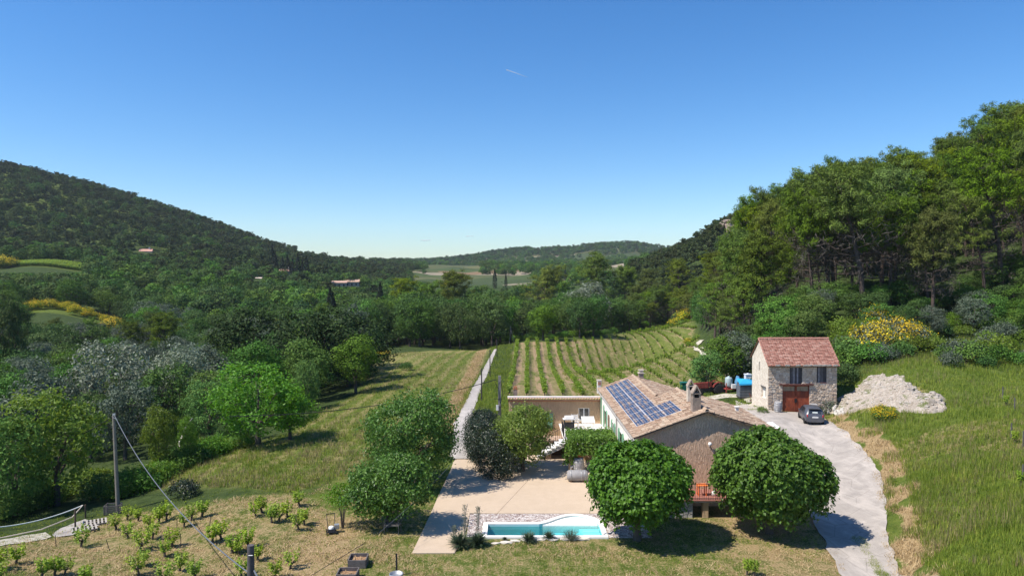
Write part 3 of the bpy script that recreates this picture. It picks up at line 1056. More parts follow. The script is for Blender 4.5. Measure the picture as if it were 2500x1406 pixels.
mitre_chimney(11.42, 43.95, 5.45, 6.62, .52, .5, M_CHIM, label='stained brown chimney at the top of the front gable')
mitre_chimney(11.75, 46.6, 5.6, 6.65, .42, .42, M_CHIM_L, label='paler chimney with a leaning stone cap behind the front one')
b = MB(); b.b2(10.82, 60.3, 4.9, 11.22, 60.7, 5.72); ch = b.build('chimney', M_CHIM, house)
b = MB(); b.b2(10.76, 60.24, 5.72, 11.28, 60.76, 5.78); b.b2(10.86, 60.34, 5.78, 11.18, 60.66, 5.98); b.b2(10.8, 60.28, 5.98, 11.24, 60.72, 6.03); b.build('chimney_cap', M_CHIM_L, ch)
b = MB(); b.b2(7.36, 61.0, 3.9, 7.7, 61.35, 5.0); ch = b.build('chimney', M_WHITEWALL, house)
b = MB(); b.b2(7.32, 60.96, 5.0, 7.74, 61.39, 5.06); b.tube([(7.5, 61.1, 4.92), (8.05, 61.05, 4.98)], .012, 5); b.build('chimney_cap', M_CHIM_L, ch)
b = MB(); b.b2(7.42, 60.975, 4.62, 7.51, 61.0, 4.9); b.b2(7.55, 60.975, 4.62, 7.64, 61.0, 4.9); b.build('flue', M_TERRA, ch)
b = MB(); b.b2(15.0, 47.4, REF[1] + .3, 15.2, 47.6, REF[1] + .7); b.b2(14.95, 47.35, REF[1] + .7, 15.25, 47.65, REF[1] + .75); b.build('roof_vent', M_WHITEWALL, house)

# wall lamp on the gable
b = MB(); b.lathe([(.0, .16), (.09, .13), (.12, .02), (.09, -.05), (.0, -.06)], (12.12, 43.22, 3.85), 12); b.b2(12.09, 43.25, 3.72, 12.15, 43.42, 3.8)
b.build('wall_lamp', M_WHITE, house)

# low wing with the tiled coping
wx0, wx1, wy0, wy1 = -.28, 7.68, 60.86, 65.2
b = MB(); b.prism([(wy0, -.3), (wy1, -.3), (wy1, 2.2), (wy0, 3.34)], wx0, wx1, 0, 'X')
# the window openings are real recesses: built from blocks
wing = MB()
def wall_with_holes(bb, x0, x1, z0, z1, y0, y1, holes):
    xs = sorted({x0, x1, *[h[0] for h in holes], *[h[1] for h in holes]}); zs = sorted({z0, z1, *[h[2] for h in holes], *[h[3] for h in holes]})
    for i in range(len(xs) - 1):
        for j in range(len(zs) - 1):
            mx, mz = (xs[i] + xs[i + 1]) / 2, (zs[j] + zs[j + 1]) / 2
            if any(h[0] < mx < h[1] and h[2] < mz < h[3] for h in holes): continue
            bb.b2(xs[i], y0, zs[j], xs[i + 1], y1, zs[j + 1])


wall_with_holes(wing, wx0, wx1, -.3, 3.34, 60.86, 61.1, [(5.72, 6.68, 1.62, 2.68), (2.05, 2.95, 1.0, 2.15)])
wing.build('wing_wall', M_CREPI2, house, fix=False)
b = MB(); b.prism([(61.105, -.3), (wy1, -.3), (wy1, 2.1), (61.105, 3.2)], wx0 + .02, wx1, 0, 'X'); b.build('wing_wall', M_CREPI2, house)
for (x0, x1, z0, z1) in ((5.72, 6.68, 1.62, 2.68), (2.05, 2.95, 1.0, 2.15)):
    b = MB()
    b.b2(x0, 61.0, z0, x0 + .08, 61.08, z1); b.b2(x1 - .08, 61.0, z0, x1, 61.08, z1)
    b.b2(x0 + .08, 61.0, z0, x1 - .08, 61.08, z0 + .1); b.b2(x0 + .08, 61.0, z1 - .08, x1 - .08, 61.08, z1); b.b2((x0 + x1) / 2 - .05, 60.995, z0 + .1, (x0 + x1) / 2 + .05, 61.075, z1 - .08)
    w = b.build('window', M_WHITE, house)
    for s in (0, 1):
        a_ = x0 + .08 if s == 0 else (x0 + x1) / 2 + .05; c_ = (x0 + x1) / 2 - .05 if s == 0 else x1 - .08
        b = MB(); b.b2(a_, 61.05, z0 + .1, c_, 61.06, z1 - .08); b.build('pane', M_GLASS, w)
    b = MB(); b.b2(x0 - .05, 60.78, z0 - .07, x1 + .05, 60.98, z0 - .002); b.build('sill', M_WHITEWALL, w)
b = MB(); b.b2(2.97, 60.80, .95, 3.52, 60.845, 2.2)
for z in (1.2, 1.95): b.b2(3.0, 60.775, z - .05, 3.49, 60.80, z + .05)
b.build('shutter', M_GREEN, house)
b = MB(); b.prism([(60.5, 3.40), (65.4, 2.15), (65.4, 2.22), (60.5, 3.47)], wx0 - .06, wx1, 0, 'X'); b.build('wing_roof', simple('roof_bed_pale', (.33, .22, .16), .95, .2), house)
tb = MB(); tile_mb(tb, Vector((0, .45, 0)), Vector((0, -1, -.03)).normalized(), Vector((1, 0, 0)), Vector((0, 0, 1)), .48, .092, .0, 6, .68)
te = tb.mesh('tile', M_TILE_RED)
x = wx0
while x < wx1 + .15:
    o = link('tile', te, house); o.location = (x, 60.42, 3.48 + rnd.uniform(-.008, .008)); o.rotation_euler = (0, 0, rnd.uniform(-.04, .04)); x += .235
b = MB(); b.b2(wx0 - .1, 60.72, 3.56, wx1, 61.0, 3.68); b.build('coping', M_WHITEWALL, house)
b = MB(); b.b2(wx0, 60.62, 3.30, wx1, 60.855, 3.40); b.build('cornice', M_TERRA, house)
b = MB(); b.b2(.13, 62.0, 2.6, .47, 62.35, 4.05); ch = b.build('chimney', M_CHIM, house)
b = MB(); b.box((.21, 62.18, 4.18), (.13, .4, .28), ry=.3); b.box((.39, 62.18, 4.18), (.13, .4, .28), ry=-.3); b.build('chimney_cap', M_TERRA, ch)

# raised terrace in front of the wing, with its stair
tx0, tx1, ty0, ty1, tz = 4.1, 7.68, 53.6, 60.86, 1.33
b = MB(); b.b2(tx0, ty0 + .06, -.1, tx1, ty1 - .002, tz - .06); b.build('terrace', M_CREPI2, house)
b = MB(); b.b2(tx0 - .08, ty0 - .04, tz - .055, tx1 - .0, ty1 - .006, tz); b.build('terrace_floor', M_WHITEWALL, house)
sb = MB(); sb.b2(-.36, -.7, -.09, 0.0, .7, 0); sm = sb.mesh('stair_step', M_WHITE)
for k in range(6):
    o = link('stair_step', sm, house); o.location = (tx0 - .08 - k * .34, 54.65, tz - .02 - k * .185)
b = MB(); b.prism([(tx0 - .1, tz - .15), (tx0 - .1, tz - .36), (1.9, .02), (1.9, .2)], 54.0, 55.3, 0); b.build('stair_slab', M_WHITEWALL, house)
b = MB(); b.b2(1.6, 55.4, -.1, tx0, 56.9, 1.2); b.b2(2.5, 54.15, -.05, 3.0, 55.35, .55); b.build('cellar_wall', M_CREPI, house)
b = MB(); b.b2(3.15, 55.32, 0, 4.05, 55.395, 1.12); d = b.build('cellar_door', M_WOODB, house)
b = MB(); b.b2(3.2, 55.30, .45, 4.0, 55.318, 1.08); b.build('opening_shade', M_DARK, d)  # black sheet on the door, shade of a dark opening put into colour


def railing(name, pts, h, sp, parent, mat=M_IRON, r=.012, bow=0.0):
    bb = MB()
    for a, c in zip(pts[:-1], pts[1:]):
        a, c = Vector(a), Vector(c); L = (c - a).length
        n_ = max(1, int(L / sp))
        for k in range(n_ + 1):
            q = a.lerp(c, k / n_)
            if bow and k % 2:
                bb.tube([q + Vector((0, 0, .04)), q + Vector((bow, 0, h * .35)), q + Vector((-bow, 0, h * .6)), q + Vector((0, 0, h))], r, 4, cap=False)
            else:
                bb.tube([q, q + Vector((0, 0, h))], r, 4, cap=False)
        for hh in (.08, h):
            bb.tube([a + Vector((0, 0, hh)), c + Vector((0, 0, hh))], r * 1.6, 5)
    return bb.build(name, mat, parent, fix=False)


railing('railing', [(7.6, ty0 + .02, tz), (tx0, ty0 + .02, tz), (tx0 - .02, 53.98, tz)], .9, .16, house)
railing('railing', [(tx0, 55.45, tz), (tx0, 58.2, tz)], .9, .16, house)
railing('railing', [(tx0 - .1, 55.3, tz), (2.1, 55.3, .3)], .9, .16, house)

# front balcony on its stone wall
M_STONEW = simple('pale_limestone', (.40, .37, .33), .9, .3, 3)
b = MB(); b.b2(8.05, 41.22, .93, 13.6, 43.415, 1.04); bal = b.build('balcony', M_CONC, house)
b = MB(); b.b2(8.0, 41.15, 1.042, 13.65, 41.40, 1.09)
M_REDT = simple('red_floor_tile', (.30, .13, .10), .7, .2, 5)
b.build('balcony_edge', M_REDT, bal)
fb_ = MB()
for i in range(18):
    for j in range(6):
        fb_.b2(8.05 + i * .31, 41.42 + j * .33, 1.041, 8.05 + i * .31 + .297, 41.42 + j * .33 + .317, 1.06 + rnd.uniform(0, .003))
o = fb_.build('floor_tiles', M_REDT, bal); o['kind'] = 'stuff'
railing('balcony_railing', [(8.1, 41.25, 1.09), (13.6, 41.25, 1.09)], .92, .13, bal, bow=.035)
b = MB(); b.b2(11.18, 41.3, -.15, 11.52, 41.64, .928); b.build('pillar', M_CREPI2, house)
b = MB(); b.b2(8.08, 41.36, -.2, 10.62, 41.7, .925); sw = b.build('stone_wall', simple('wall_mortar', (.20, .19, .18), .95, .2), house)
seeds = [(8.08 + (i + .5 + rnd.uniform(-.4, .4)) * 2.54 / 9, -.1 + (j + .5 + rnd.uniform(-.4, .4)) * 1.02 / 4) for i in range(9) for j in range(4)]
for poly in voronoi(8.1, -.1, 10.6, .91, seeds, .035):
    bb = MB(); stone_mb(bb, poly, lambda a, c, h: (a, 41.355 - h, c), .035); bb.build('stone', M_STONEW, sw)
seeds = [((i + .5 + rnd.uniform(-.4, .4)) * .34 / 1 + 41.36, -.1 + (j + .5) * .25) for i in range(1) for j in range(4)]

# ------------------------------------------------------------ the stone barn
barn = empty('stone_barn', (0, 0, 0))
tag(barn, 'two storey stone barn with red tiled roof and rusty red garage doors', 'barn')
bx0, bx1, by0, byr, by1 = 24.22, 30.75, 67.0, 69.3, 71.4
ze, zr_, zbk = 5.66, 7.80, 5.9
M_BMORT = simple('barn_mortar', (.50, .41, .33), .95, .2, 4)
M_BWHITE, t = newmat('pale_rubble_wall')
v1 = t.n('ShaderNodeTexVoronoi'); v1.inputs['Scale'].default_value = 4.5; t.l(t.pos(), v1.inputs['Vector'])
n1 = t.noise(1.5, 5, .7)
t.bsdf(t.mix(t.mr(n1, .5, .75), t.ramp(v1.outputs[0], [(.1, (.78, .70, .60)), (.6, (.62, .54, .45))]), (.52, .44, .35, 1)), .95, .1, v1.outputs[0], .5, .04)
fh = [(25.62, 28.18, .6, 3.66), (26.28, 27.48, 3.78, 5.32), (28.84, 29.78, 3.92, 5.42)]
b = MB(); wall_with_holes(b, bx0 + .25, bx1, .3, ze, by0, by0 + .3, fh); b.build('front_wall', M_BMORT, barn, fix=False)
b = MB(); b.prism([(by0 + .302, .3), (by1, .3), (by1, zbk), (byr, zr_ - .1), (by0 + .302, ze + .22)], bx1 - .3, bx1, 0, 'X'); b.b2(bx0 + .25, by1 - .3, .3, bx1 - .302, by1, zbk); b.build('wall', M_BMORT, barn)
# pale gable wall with its two openings
def gable_top(y): return ze + (y - by0) * (zr_ - .1 - ze) / (byr - by0) if y < byr else zr_ - .1 - (y - byr) * (zr_ - .1 - zbk) / (by1 - byr)
b = MB()
gh = [(67.55, 68.75, 2.25, 3.25), (69.2, 69.5, 4.65, 5.55)]
ys = sorted({by0, byr, by1, *[h[0] for h in gh], *[h[1] for h in gh]})
zs = [.2, 2.25, 3.25, 4.65, 5.55]
for i in range(len(ys) - 1):
    y0, y1 = ys[i], ys[i + 1]; my = (y0 + y1) / 2
    for j in range(4):
        mz = (zs[j] + zs[j + 1]) / 2
        if any(h[0] < my < h[1] and h[2] < mz < h[3] for h in gh): continue
        b.b2(bx0, y0, zs[j], bx0 + .248, y1, zs[j + 1])
    b.prism([(y0, 5.55), (y1, 5.55), (y1, gable_top(y1)), (y0, gable_top(y0))], bx0, bx0 + .248, 0, 'X')
b.build('gable_wall', M_BWHITE, barn, fix=False)['label'] = 'pale sunlit gable wall'
b = MB(); b.b2(bx0 + .2, 67.55, 2.25, bx0 + .24, 68.75, 3.25); w = b.build('window', M_WHITEWALL, barn)
b = MB(); b.b2(bx0 + .17, 67.62, 2.35, bx0 + .198, 68.1, 3.15); b.build('pane', M_GLASS, w)
b = MB(); b.b2(bx0 - .03, 67.45, 3.252, bx0 + .2, 68.85, 3.38); b.build('lintel', M_WOODG, w)
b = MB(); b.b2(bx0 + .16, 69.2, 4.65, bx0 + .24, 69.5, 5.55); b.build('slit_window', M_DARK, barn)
# the stones of the front wall: far more than 300, so one joined part of real stones
seeds = []
r_ = 0
z = .35
while z < ze:
    hgt = rnd.uniform(.13, .2); x = bx0 + .1
    while x < bx1:
        wdt = rnd.uniform(.18, .42); seeds.append((x + wdt / 2, z + hgt / 2 + rnd.uniform(-.03, .03))); x += wdt
    z += hgt
cells = voronoi(bx0 + .002, .35, bx1, ze - .02, seeds, .022, 1.5, 14)
M_BSTONE, t = newmat('barn_rubble_stone')
g = t.n('ShaderNodeNewGeometry')
t.bsdf(t.mix(.35, t.ramp(g.outputs['Random Per Island'], [(0, (.40, .30, .21)), (.35, (.54, .42, .31)), (.7, (.64, .52, .40)), (1, (.74, .65, .53))]), t.ramp(t.noise(9, 4, .7), [(.3, (.28, .22, .17)), (.7, (.6, .5, .42))])), .95, .1, t.noise(14, 4, .7), .7, .03)
b = MB()
for poly in cells:
    cx = sum(p[0] for p in poly) / len(poly); cz = sum(p[1] for p in poly) / len(poly)
    if any(h[0] - .04 < cx < h[1] + .04 and h[2] - .04 < cz < h[3] + .04 for h in fh): continue
    if any(any(h[0] + .02 < p[0] < h[1] - .02 and h[2] + .02 < p[1] < h[3] - .02 for h in fh) for p in poly):
        hh = [h for h in fh if any(h[0] + .02 < p[0] < h[1] - .02 and h[2] + .02 < p[1] < h[3] - .02 for p in poly)][0]
        q = []
        for p in poly:
            px1, pz1 = p
            if hh[0] < px1 < hh[1] and hh[2] < pz1 < hh[3]:
                dl = [(abs(px1 - hh[0]), (hh[0], pz1)), (abs(px1 - hh[1]), (hh[1], pz1)), (abs(pz1 - hh[2]), (px1, hh[2])), (abs(pz1 - hh[3]), (px1, hh[3]))]
                px1, pz1 = min(dl)[1]
            q.append((px1, pz1))
        poly = q
    stone_mb(b, poly, lambda a, c, h: (a, by0 - .003 - h, c), rnd.uniform(.02, .07), 0, .22)
o = b.build('stonework', M_BSTONE, barn); o['kind'] = 'stuff'
# roof
b = MB()
b.prism([(by0 - .32, ze - .17), (byr, zr_), (byr, zr_ - .08), (by0 - .32, ze - .25)], bx0 - .1, bx1 + .12, 0, 'X')
b.prism([(byr + .002, zr_), (by1 + .3, zbk - .15), (by1 + .3, zbk - .23), (byr + .002, zr_ - .08)], bx0 - .1, bx1 + .12, 0, 'X')
b.build('roof', M_WOODB, barn)
M_BT = tile_material('flat_red_tile', [(.0, (.22, .10, .075)), (.4, (.31, .145, .11)), (.7, (.40, .20, .155)), (1, (.50, .32, .26))], .3)
b = MB()
def barn_tiles(y0, z0, y1, z1):
    dn = Vector((0, y1 - y0, z1 - z0)); L = dn.length; dn.normalize(); side = Vector((1, 0, 0)); nrm = side.cross(dn)
    if nrm.z < 0: nrm = -nrm
    nr = 19; st = L / nr; nc = 30; w_ = (bx1 - bx0 + .24) / nc
    for r2 in range(nr):
        for c in range(nc):
            o = Vector((bx0 - .12 + c * w_, y0, z0)) + dn * (r2 * st) + nrm * (rnd.uniform(0, .012))
            e = dn * (st + .02) + nrm * .048
            vs = [o, o + side * w_ * .3 + nrm * .022, o + side * w_ * .55, o + side * w_ * .98]
            vs = vs + [v + e for v in vs]
            vs += [v - nrm * .035 for v in vs[4:]]
            b.add(vs, [(0, 1, 5, 4), (1, 2, 6, 5), (2, 3, 7, 6), (4, 5, 9, 8), (5, 6, 10, 9), (6, 7, 11, 10)], 0, False)
barn_tiles(byr, zr_ + .03, by0 - .36, ze - .15)
barn_tiles(byr, zr_ + .03, by1 + .33, zbk - .13)
o = b.build('roof_tiles', M_BT, barn, fix=False); o['kind'] = 'stuff'
tb = MB(); tile_mb(tb, Vector((0, 0, 0)), Vector((1, 0, 0)), Vector((0, 1, 0)), Vector((0, 0, 1)), .44, .13, 0, 5); rt = tb.mesh('ridge_tile', M_BT)
x = bx0 - .12
while x < bx1:
    o = link('ridge_tile', rt, barn); o.location = (x, byr, zr_ + .05); o.rotation_euler = (0, rnd.uniform(-.02, .02), 0); x += .4
# verge tiles down the left rake
tb = MB(); dnv = Vector((0, by0 - .36 - byr, ze - .15 - zr_)).normalized(); tile_mb(tb, Vector((0, 0, 0)), dnv, Vector((1, 0, 0)), Vector((0, .6, .8)), .4, .1, .02, 4); vt = tb.mesh('verge_tile', M_BT)
for sx in (bx0 - .1, bx1 + .1):
    for k in range(8):
        o = link('verge_tile', vt, barn); o.location = Vector((sx, byr, zr_ + .06)) + dnv * (k * .4)
# white slipped stones along the eave
bb = MB(); bb.prism([(-.22, -.05), (.2, -.07), (.25, .03), (.1, .06), (-.2, .04)], -.04, .04, 0, 'Y'); em = bb.mesh('eave_stone', M_STONEW)
for x in (25.0, 25.9, 26.9, 27.6, 28.0, 28.5, 28.9, 29.35, 29.8, 30.4):
    o = link('eave_stone', em, barn); o.location = (x, by0 - .42, ze - .08); o.rotation_euler = (0, rnd.uniform(-.2, .1), 0)
# openings
b = MB(); b.b2(25.3, by0 - .2, 3.662, 28.5, by0 + .1, 3.775); b.build('lintel', simple('rusty_beam', (.11, .045, .035), .8, .2), barn)
b = MB(); b.b2(28.6, by0 - .1, 5.424, 30.05, by0 + .1, 5.5); b.build('lintel', M_WOODG, barn)
M_RUST, t = newmat('faded_red_door_paint')
n1 = t.noise(2.2, 5, .7, t.mapping(t.pos(), (1, 1, .5))); 
t.bsdf(t.ramp(n1, [(.3, (.13, .040, .026)), (.5, (.24, .055, .026)), (.66, (.36, .095, .045))]), .75, .25, n1, .2, .02)
for k, (x0, x1) in enumerate(((25.64, 26.88), (26.92, 28.16))):
    b = MB(); b.b2(x0, by0 + .1, .9, x1, by0 + .16, 3.0); b.b2(x0, by0 + .09, 3.0, x1, by0 + .17, 3.07); b.b2(x0, by0 + .09, 3.52, x1, by0 + .17, 3.64)
    b.b2(x0, by0 + .06, .9, x0 + .07, by0 + .098, 3.64); b.b2(x1 - .07, by0 + .06, .9, x1, by0 + .098, 3.64)
    d = b.build('garage_door', M_RUST, barn)
    for i in range(3):
        w_ = (x1 - x0 - .14) / 3
        bb = MB(); bb.b2(x0 + .08 + i * w_, by0 + .11, 3.075, x0 + .06 + (i + 1) * w_, by0 + .13, 3.515)
        bb.build('pane', simple('dusty_pane', (.30, .23, .15), .5, .25, 2), d)
b = MB(); b.b2(26.78, by0 + .03, 2.0, 27.0, by0 + .058, 2.35); b.build('door_lock', M_IRON, barn)
for (x0, x1, z0, z1, lab) in ((26.28, 27.48, 3.78, 5.32, 'grey plank shutters above the garage doors'), (28.84, 29.78, 3.92, 5.42, 'grey plank shutters of the right hand loft window')):
    b = MB(); b.b2(x0, by0 + .09, z0, x1, by0 + .14, z1); sh = b.build('shutter', M_WOODG, barn); sh['label'] = lab
    nb = 7 if x1 - x0 > 1.1 else 6
    w_ = (x1 - x0) / nb
    for i in range(nb):
        pk = rnd.choice((.6, .8, 1.1, 2.4)); bb = MB(); bb.b2(x0 + i * w_ + .012, by0 + .05 + rnd.uniform(-.01, .01), z0 + rnd.uniform(-.05, .04), x0 + (i + 1) * w_ - .012, by0 + .088, z1 - rnd.uniform(0, .06))
        bb.build('plank', simple('shutter_plank', tuple(v * pk for v in (.10, .095, .10)), .85, .3, 4), sh)
b = MB(); b.b2(28.84, by0 - .04, 3.84, 29.78, by0 + .2, 3.915); b.build('sill', simple('brick_sill', (.35, .13, .09), .8, .2), barn)
# door step
b = MB(); b.b2(25.5, by0 - .5, .8, 28.3, by0 - .01, 1.06); b.build('door_step', M_CONC, barn)

# ------------------------------------------------------------ swimming pool
pool = empty('swimming_pool', (0, 0, 0))
tag(pool, 'small turquoise swimming pool with white coping and a curved shallow end', 'pool')
M_POOLW = simple('pool_liner', (.40, .66, .66), .5, .05, bump=0)
M_COPE = simple('white_coping', (.78, .76, .71), .75, .05, 4)
# outline: rectangle with a bow on the far right side
ring = POOL_RING
inner = ring; outer = offset(ring, .27)
n = len(inner)
b = MB()
vs = [(*p, .10) for p in inner] + [(*p, .10) for p in outer] + [(*p, -.02) for p in outer] + [(*p, .04) for p in inner]
fs = []
for i in range(n):
    j = (i + 1) % n
    fs += [(i, j, n + j, n + i), (n + i, n + j, 2 * n + j, 2 * n + i), (3 * n + i, 3 * n + j, j, i)]
b.add(vs, fs); b.build('coping', M_COPE, pool)
b = MB()
vs = [(*p, .04) for p in inner] + [(*p, -1.5) for p in inner]
fs = [(i, (i + 1) % n, n + (i + 1) % n, n + i) for i in range(n)] + [tuple(range(n, 2 * n))]
b.add(vs, fs); b.build('basin', M_POOLW, pool)
m, t = newmat('pool_floor')
n1 = t.noise(1.2, 3, .6)
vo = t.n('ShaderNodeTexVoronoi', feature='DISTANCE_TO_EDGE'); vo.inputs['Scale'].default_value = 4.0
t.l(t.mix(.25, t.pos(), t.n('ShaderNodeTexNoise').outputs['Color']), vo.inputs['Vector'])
t.bsdf(t.mix(t.mr(vo.outputs[0], 0, .06, .6, 0), t.mix(n1, (.035, .22, .30, 1), (.07, .33, .40, 1)), (.45, .80, .80, 1)), .5, .2)  # bright web of ripple caustics painted into the floor colour
b = MB(); b.b2(-1.34, 38.35, -1.49, 2.4, 40.06, -1.40); b.prism([(.1, -1.39), (2.4, -1.39), (2.4, -.7), (.7, -.95)], 38.351, 40.05, 0)
b.build('pool_floor', m, pool)
# shallow white beach and pale underwater bench
beach = [(1.72, 40.12)] + [(p[0], p[1]) for p in arc[2:-1]] + [(4.9, 40.12)]
beach = [((p[0] - 3.3) * .985 + 3.3, (p[1] - 40.6) * .97 + 40.6) for p in beach]
m2 = simple('white_beach_gravel', (.80, .78, .74), .9, .1, 12)
b = MB(); b.prism(beach, -.6, .0, 0, 'Z'); b.build('beach', m2, pool)
b = MB(); b.prism([(2.42, 38.34), (4.93, 38.34), (4.93, 40.1), (2.42, 40.1)], -1.3, -.42, 0, 'Z'); b.build('bench', simple('pale_bench', (.36, .66, .66), .5, .05), pool)
b = MB(); b.prism([(4.0, 38.34), (4.93, 38.34), (4.93, 40.1), (3.8, 40.1)], -.41, -.2, 0, 'Z'); b.build('pool_step', simple('pool_step', (.62, .82, .82), .5, .05), pool)
M_WATER, t = newmat('pool_water')
tr = t.n('ShaderNodeBsdfTransparent'); tr.inputs[0].default_value = (.50, .84, .87, 1)
gl = t.n('ShaderNodeBsdfGlossy'); gl.inputs['Roughness'].default_value = .03
fr = t.n('ShaderNodeFresnel'); fr.inputs['IOR'].default_value = 1.33
bp = t.n('ShaderNodeBump'); bp.inputs['Strength'].default_value = .25; bp.inputs['Distance'].default_value = .05
t.l(t.noise(3.5, 3, .6), bp.inputs['Height']); t.l(bp.outputs[0], gl.inputs['Normal']); t.l(bp.outputs[0], fr.inputs['Normal'])
mx = t.n('ShaderNodeMixShader'); t.l(fr.outputs[0], mx.inputs[0]); t.l(tr.outputs[0], mx.inputs[1]); t.l(gl.outputs[0], mx.inputs[2]); t.l(mx.outputs[0], t.out.inputs[0])
b = MB(); b.add([(*p, -.06) for p in [(X0, Y0), (X1, Y0), (X1, YR + .02), (X0, YR - .002)]], [(0, 1, 2, 3)])
wt = b.build('pool_water', M_WATER, pool, fix=False)
# deeper step lines of the right end
for k in range(3):
    b = MB(); b.b2(3.95 + k * .02, 38.45 + k * .5, -.198, 4.9, 38.75 + k * .5, -.15); b.build('pool_step', simple('pool_step', (.86, .95, .93), .5, .05), pool)

# ------------------------------------------------------------ vehicles
M_PAINT, t = newmat('dark_grey_car_paint')
t.bsdf((.085, .09, .105, 1), .3, .6, metal=.15)
M_TYRE = simple('tyre_rubber', (.018, .018, .018), .9, .2)
M_RIM = simple('wheel_rim', (.30, .30, .31), .4, .1, metal=.5)
M_RED = simple('red_lamp', (.42, .02, .02), .25, .1, spec=.6, bump=0)


def wheel(parent, x, y, z, r, w, axis='X', rimr=.62, side=1):
    b = MB(); b.lathe([(r * .62, -w / 2), (r * .94, -w / 2), (r, -w * .35), (r, w * .35), (r * .94, w / 2), (r * .62, w / 2)], (x, y, z), 20, 0, axis)
    wh = b.build('wheel', M_TYRE, parent)
    b = MB(); b.lathe([(0, side * w * .36), (r * .2, side * w * .4), (r * .3, side * w * .3), (r * rimr, side * w * .46), (r * rimr, -side * w * .3), (0, -side * w * .3)], (x, y, z), 14, 0, axis)
    b.build('rim', M_RIM, wh)
    return wh


def make_car():
    """small rounded two door hatchback; local: -Y is its rear, +Y the front"""
    car = empty('parked_car')
    tag(car, 'dark grey small hatchback parked tail first on the drive before the barn', 'car')
    # stations: y, half width bottom, half width belt, half width roof, z floor, z belt, z top
    st = [(-1.78, .58, .68, .50, .34, .62, .66), (-1.74, .70, .76, .60, .26, .86, .93), (-1.62, .76, .80, .60, .24, .90, 1.10), (-1.42, .78, .81, .60, .24, .92, 1.36), (-1.15, .79, .815, .60, .22, .92, 1.47),
          (-.6, .79, .815, .60, .2, .91, 1.50), (0, .79, .815, .59, .2, .90, 1.49), (.45, .79, .815, .57, .2, .90, 1.40), (.95, .78, .81, .60, .2, .90, 1.06), (1.1, .77, .80, .62, .22, .89, .97), (1.45, .72, .76, .58, .24, .78, .86), (1.68, .60, .66, .48, .30, .62, .72), (1.76, .48, .52, .38, .36, .52, .58)]
    b = MB(); vs = []; n = 14
    for (y, hb, hm, hr, z0, zb, zt) in st:
        half = [(0, z0), (hb * .8, z0), (hb, z0 + .1), (hm, (z0 + zb) / 2), (hm - .015, zb), (hr + (hm - hr) * .25, zb + (zt - zb) * .7), (hr * .8, zt - .015), (0, zt + .01)]
        pr = half + [(-x, z) for x, z in half[-2:0:-1]]
        vs += [(x, y, z) for x, z in pr]
    n = 14; fs = []
    for i in range(len(st) - 1):
        for k in range(n):
            fs.append((i * n + k, i * n + (k + 1) % n, (i + 1) * n + (k + 1) % n, (i + 1) * n + k))
    fs.append(tuple(range(n))); fs.append(tuple(range(len(vs) - n, len(vs))))
    b.add(vs, fs, 0, True)
    b.build('body', M_PAINT, car)
    # rear window (raised sheet following the hatch)
    b = MB(); b.add([(-.50, -1.70, .98), (.50, -1.70, .98), (.46, -1.465, 1.33), (-.46, -1.465, 1.33)], [(0, 1, 2, 3)])
    b.build('rear_window', M_GLASS, car)
    b = MB(); b.box((0, -1.66, 1.10), (.42, .02, .12), rx=-.55); b.build('sunlit_shelf_patch', simple('sunlit_shelf', (.45, .50, .48), .6, .1), car)  # pale patch over the glass, sunlight on a shelf put into its colour
    b = MB(); b.box((0, -1.47, 1.41), (1.0, .26, .035), rx=.1); b.build('spoiler', M_PAINT, car)
    b = MB(); b.box((0, -1.55, 1.375), (.9, .12, .02), rx=.1); b.build('spoiler_shade_strip', M_IRON, car)  # dark strip added for the shade under the spoiler
    for s in (-1, 1):
        b = MB(); b.add([(s * .80, -1.05, .96), (s * .80, -.1, .95), (s * .66, -.12, 1.38), (s * .665, -.95, 1.38)], [(0, 1, 2, 3)]); b.build('side_window', M_GLASS, car)
        b = MB(); b.add([(s * .80, -.02, .95), (s * .80, .72, .95), (s * .665, .32, 1.36), (s * .66, -.04, 1.38)], [(0, 1, 2, 3)]); b.build('side_window', M_GLASS, car)
        b = MB(); b.lathe([(0, -.03), (.06, -.02), (.095, 0), (.085, .03), (0, .05)], (0, 0, 0), 12, 0, 'Y'); tl = b.build('tail_light', M_RED, car); tl.location = (s * .665, -1.735, .78); tl.scale = (1, 1, 1.7); tl.rotation_euler = (0, 0, s * .5)
        b = MB(); b.box((s * .90, .42, .98), (.16, .1, .12)); b.build('mirror', M_PAINT, car)
        b = MB(); b.lathe([(0, -.01), (.05, 0), (0, .02)], (s * .6, -1.80, .46), 8, 0, 'Y'); b.build('reflector', M_WHITE if s < 0 else M_RED, car)
    b = MB(); b.box((0, -1.80, .45), (1.36, .1, .22)); b.box((0, -1.83, .33), (1.0, .06, .08), 0); b.build('rear_bumper', M_PAINT, car)
    b = MB(); b.box((0, -1.775, .70), (.5, .02, .115)); b.build('number_plate', M_WHITE, car)
    b = MB(); b.box((0, -1.77, .79), (.34, .03, .03)); b.build('boot_handle', M_METAL, car)
    b = MB(); b.lathe([(0, -.005), (.05, 0), (0, .01)], (0, -1.74, .9), 10, 0, 'Y'); b.build('badge', M_METAL, car)
    for s in (-1, 1):
        for y in (-1.15, 1.12):
            wheel(car, s * .72, y, .29, .295, .19, 'X', side=s)
    return car


car = make_car()
cp = at(1984, 63.2); car.location = (cp.x, cp.y + .1, cp.z + .06); car.rotation_euler = (0, 0, math.radians(-11))
car.location.z = Tz(cp.x, cp.y) + .06


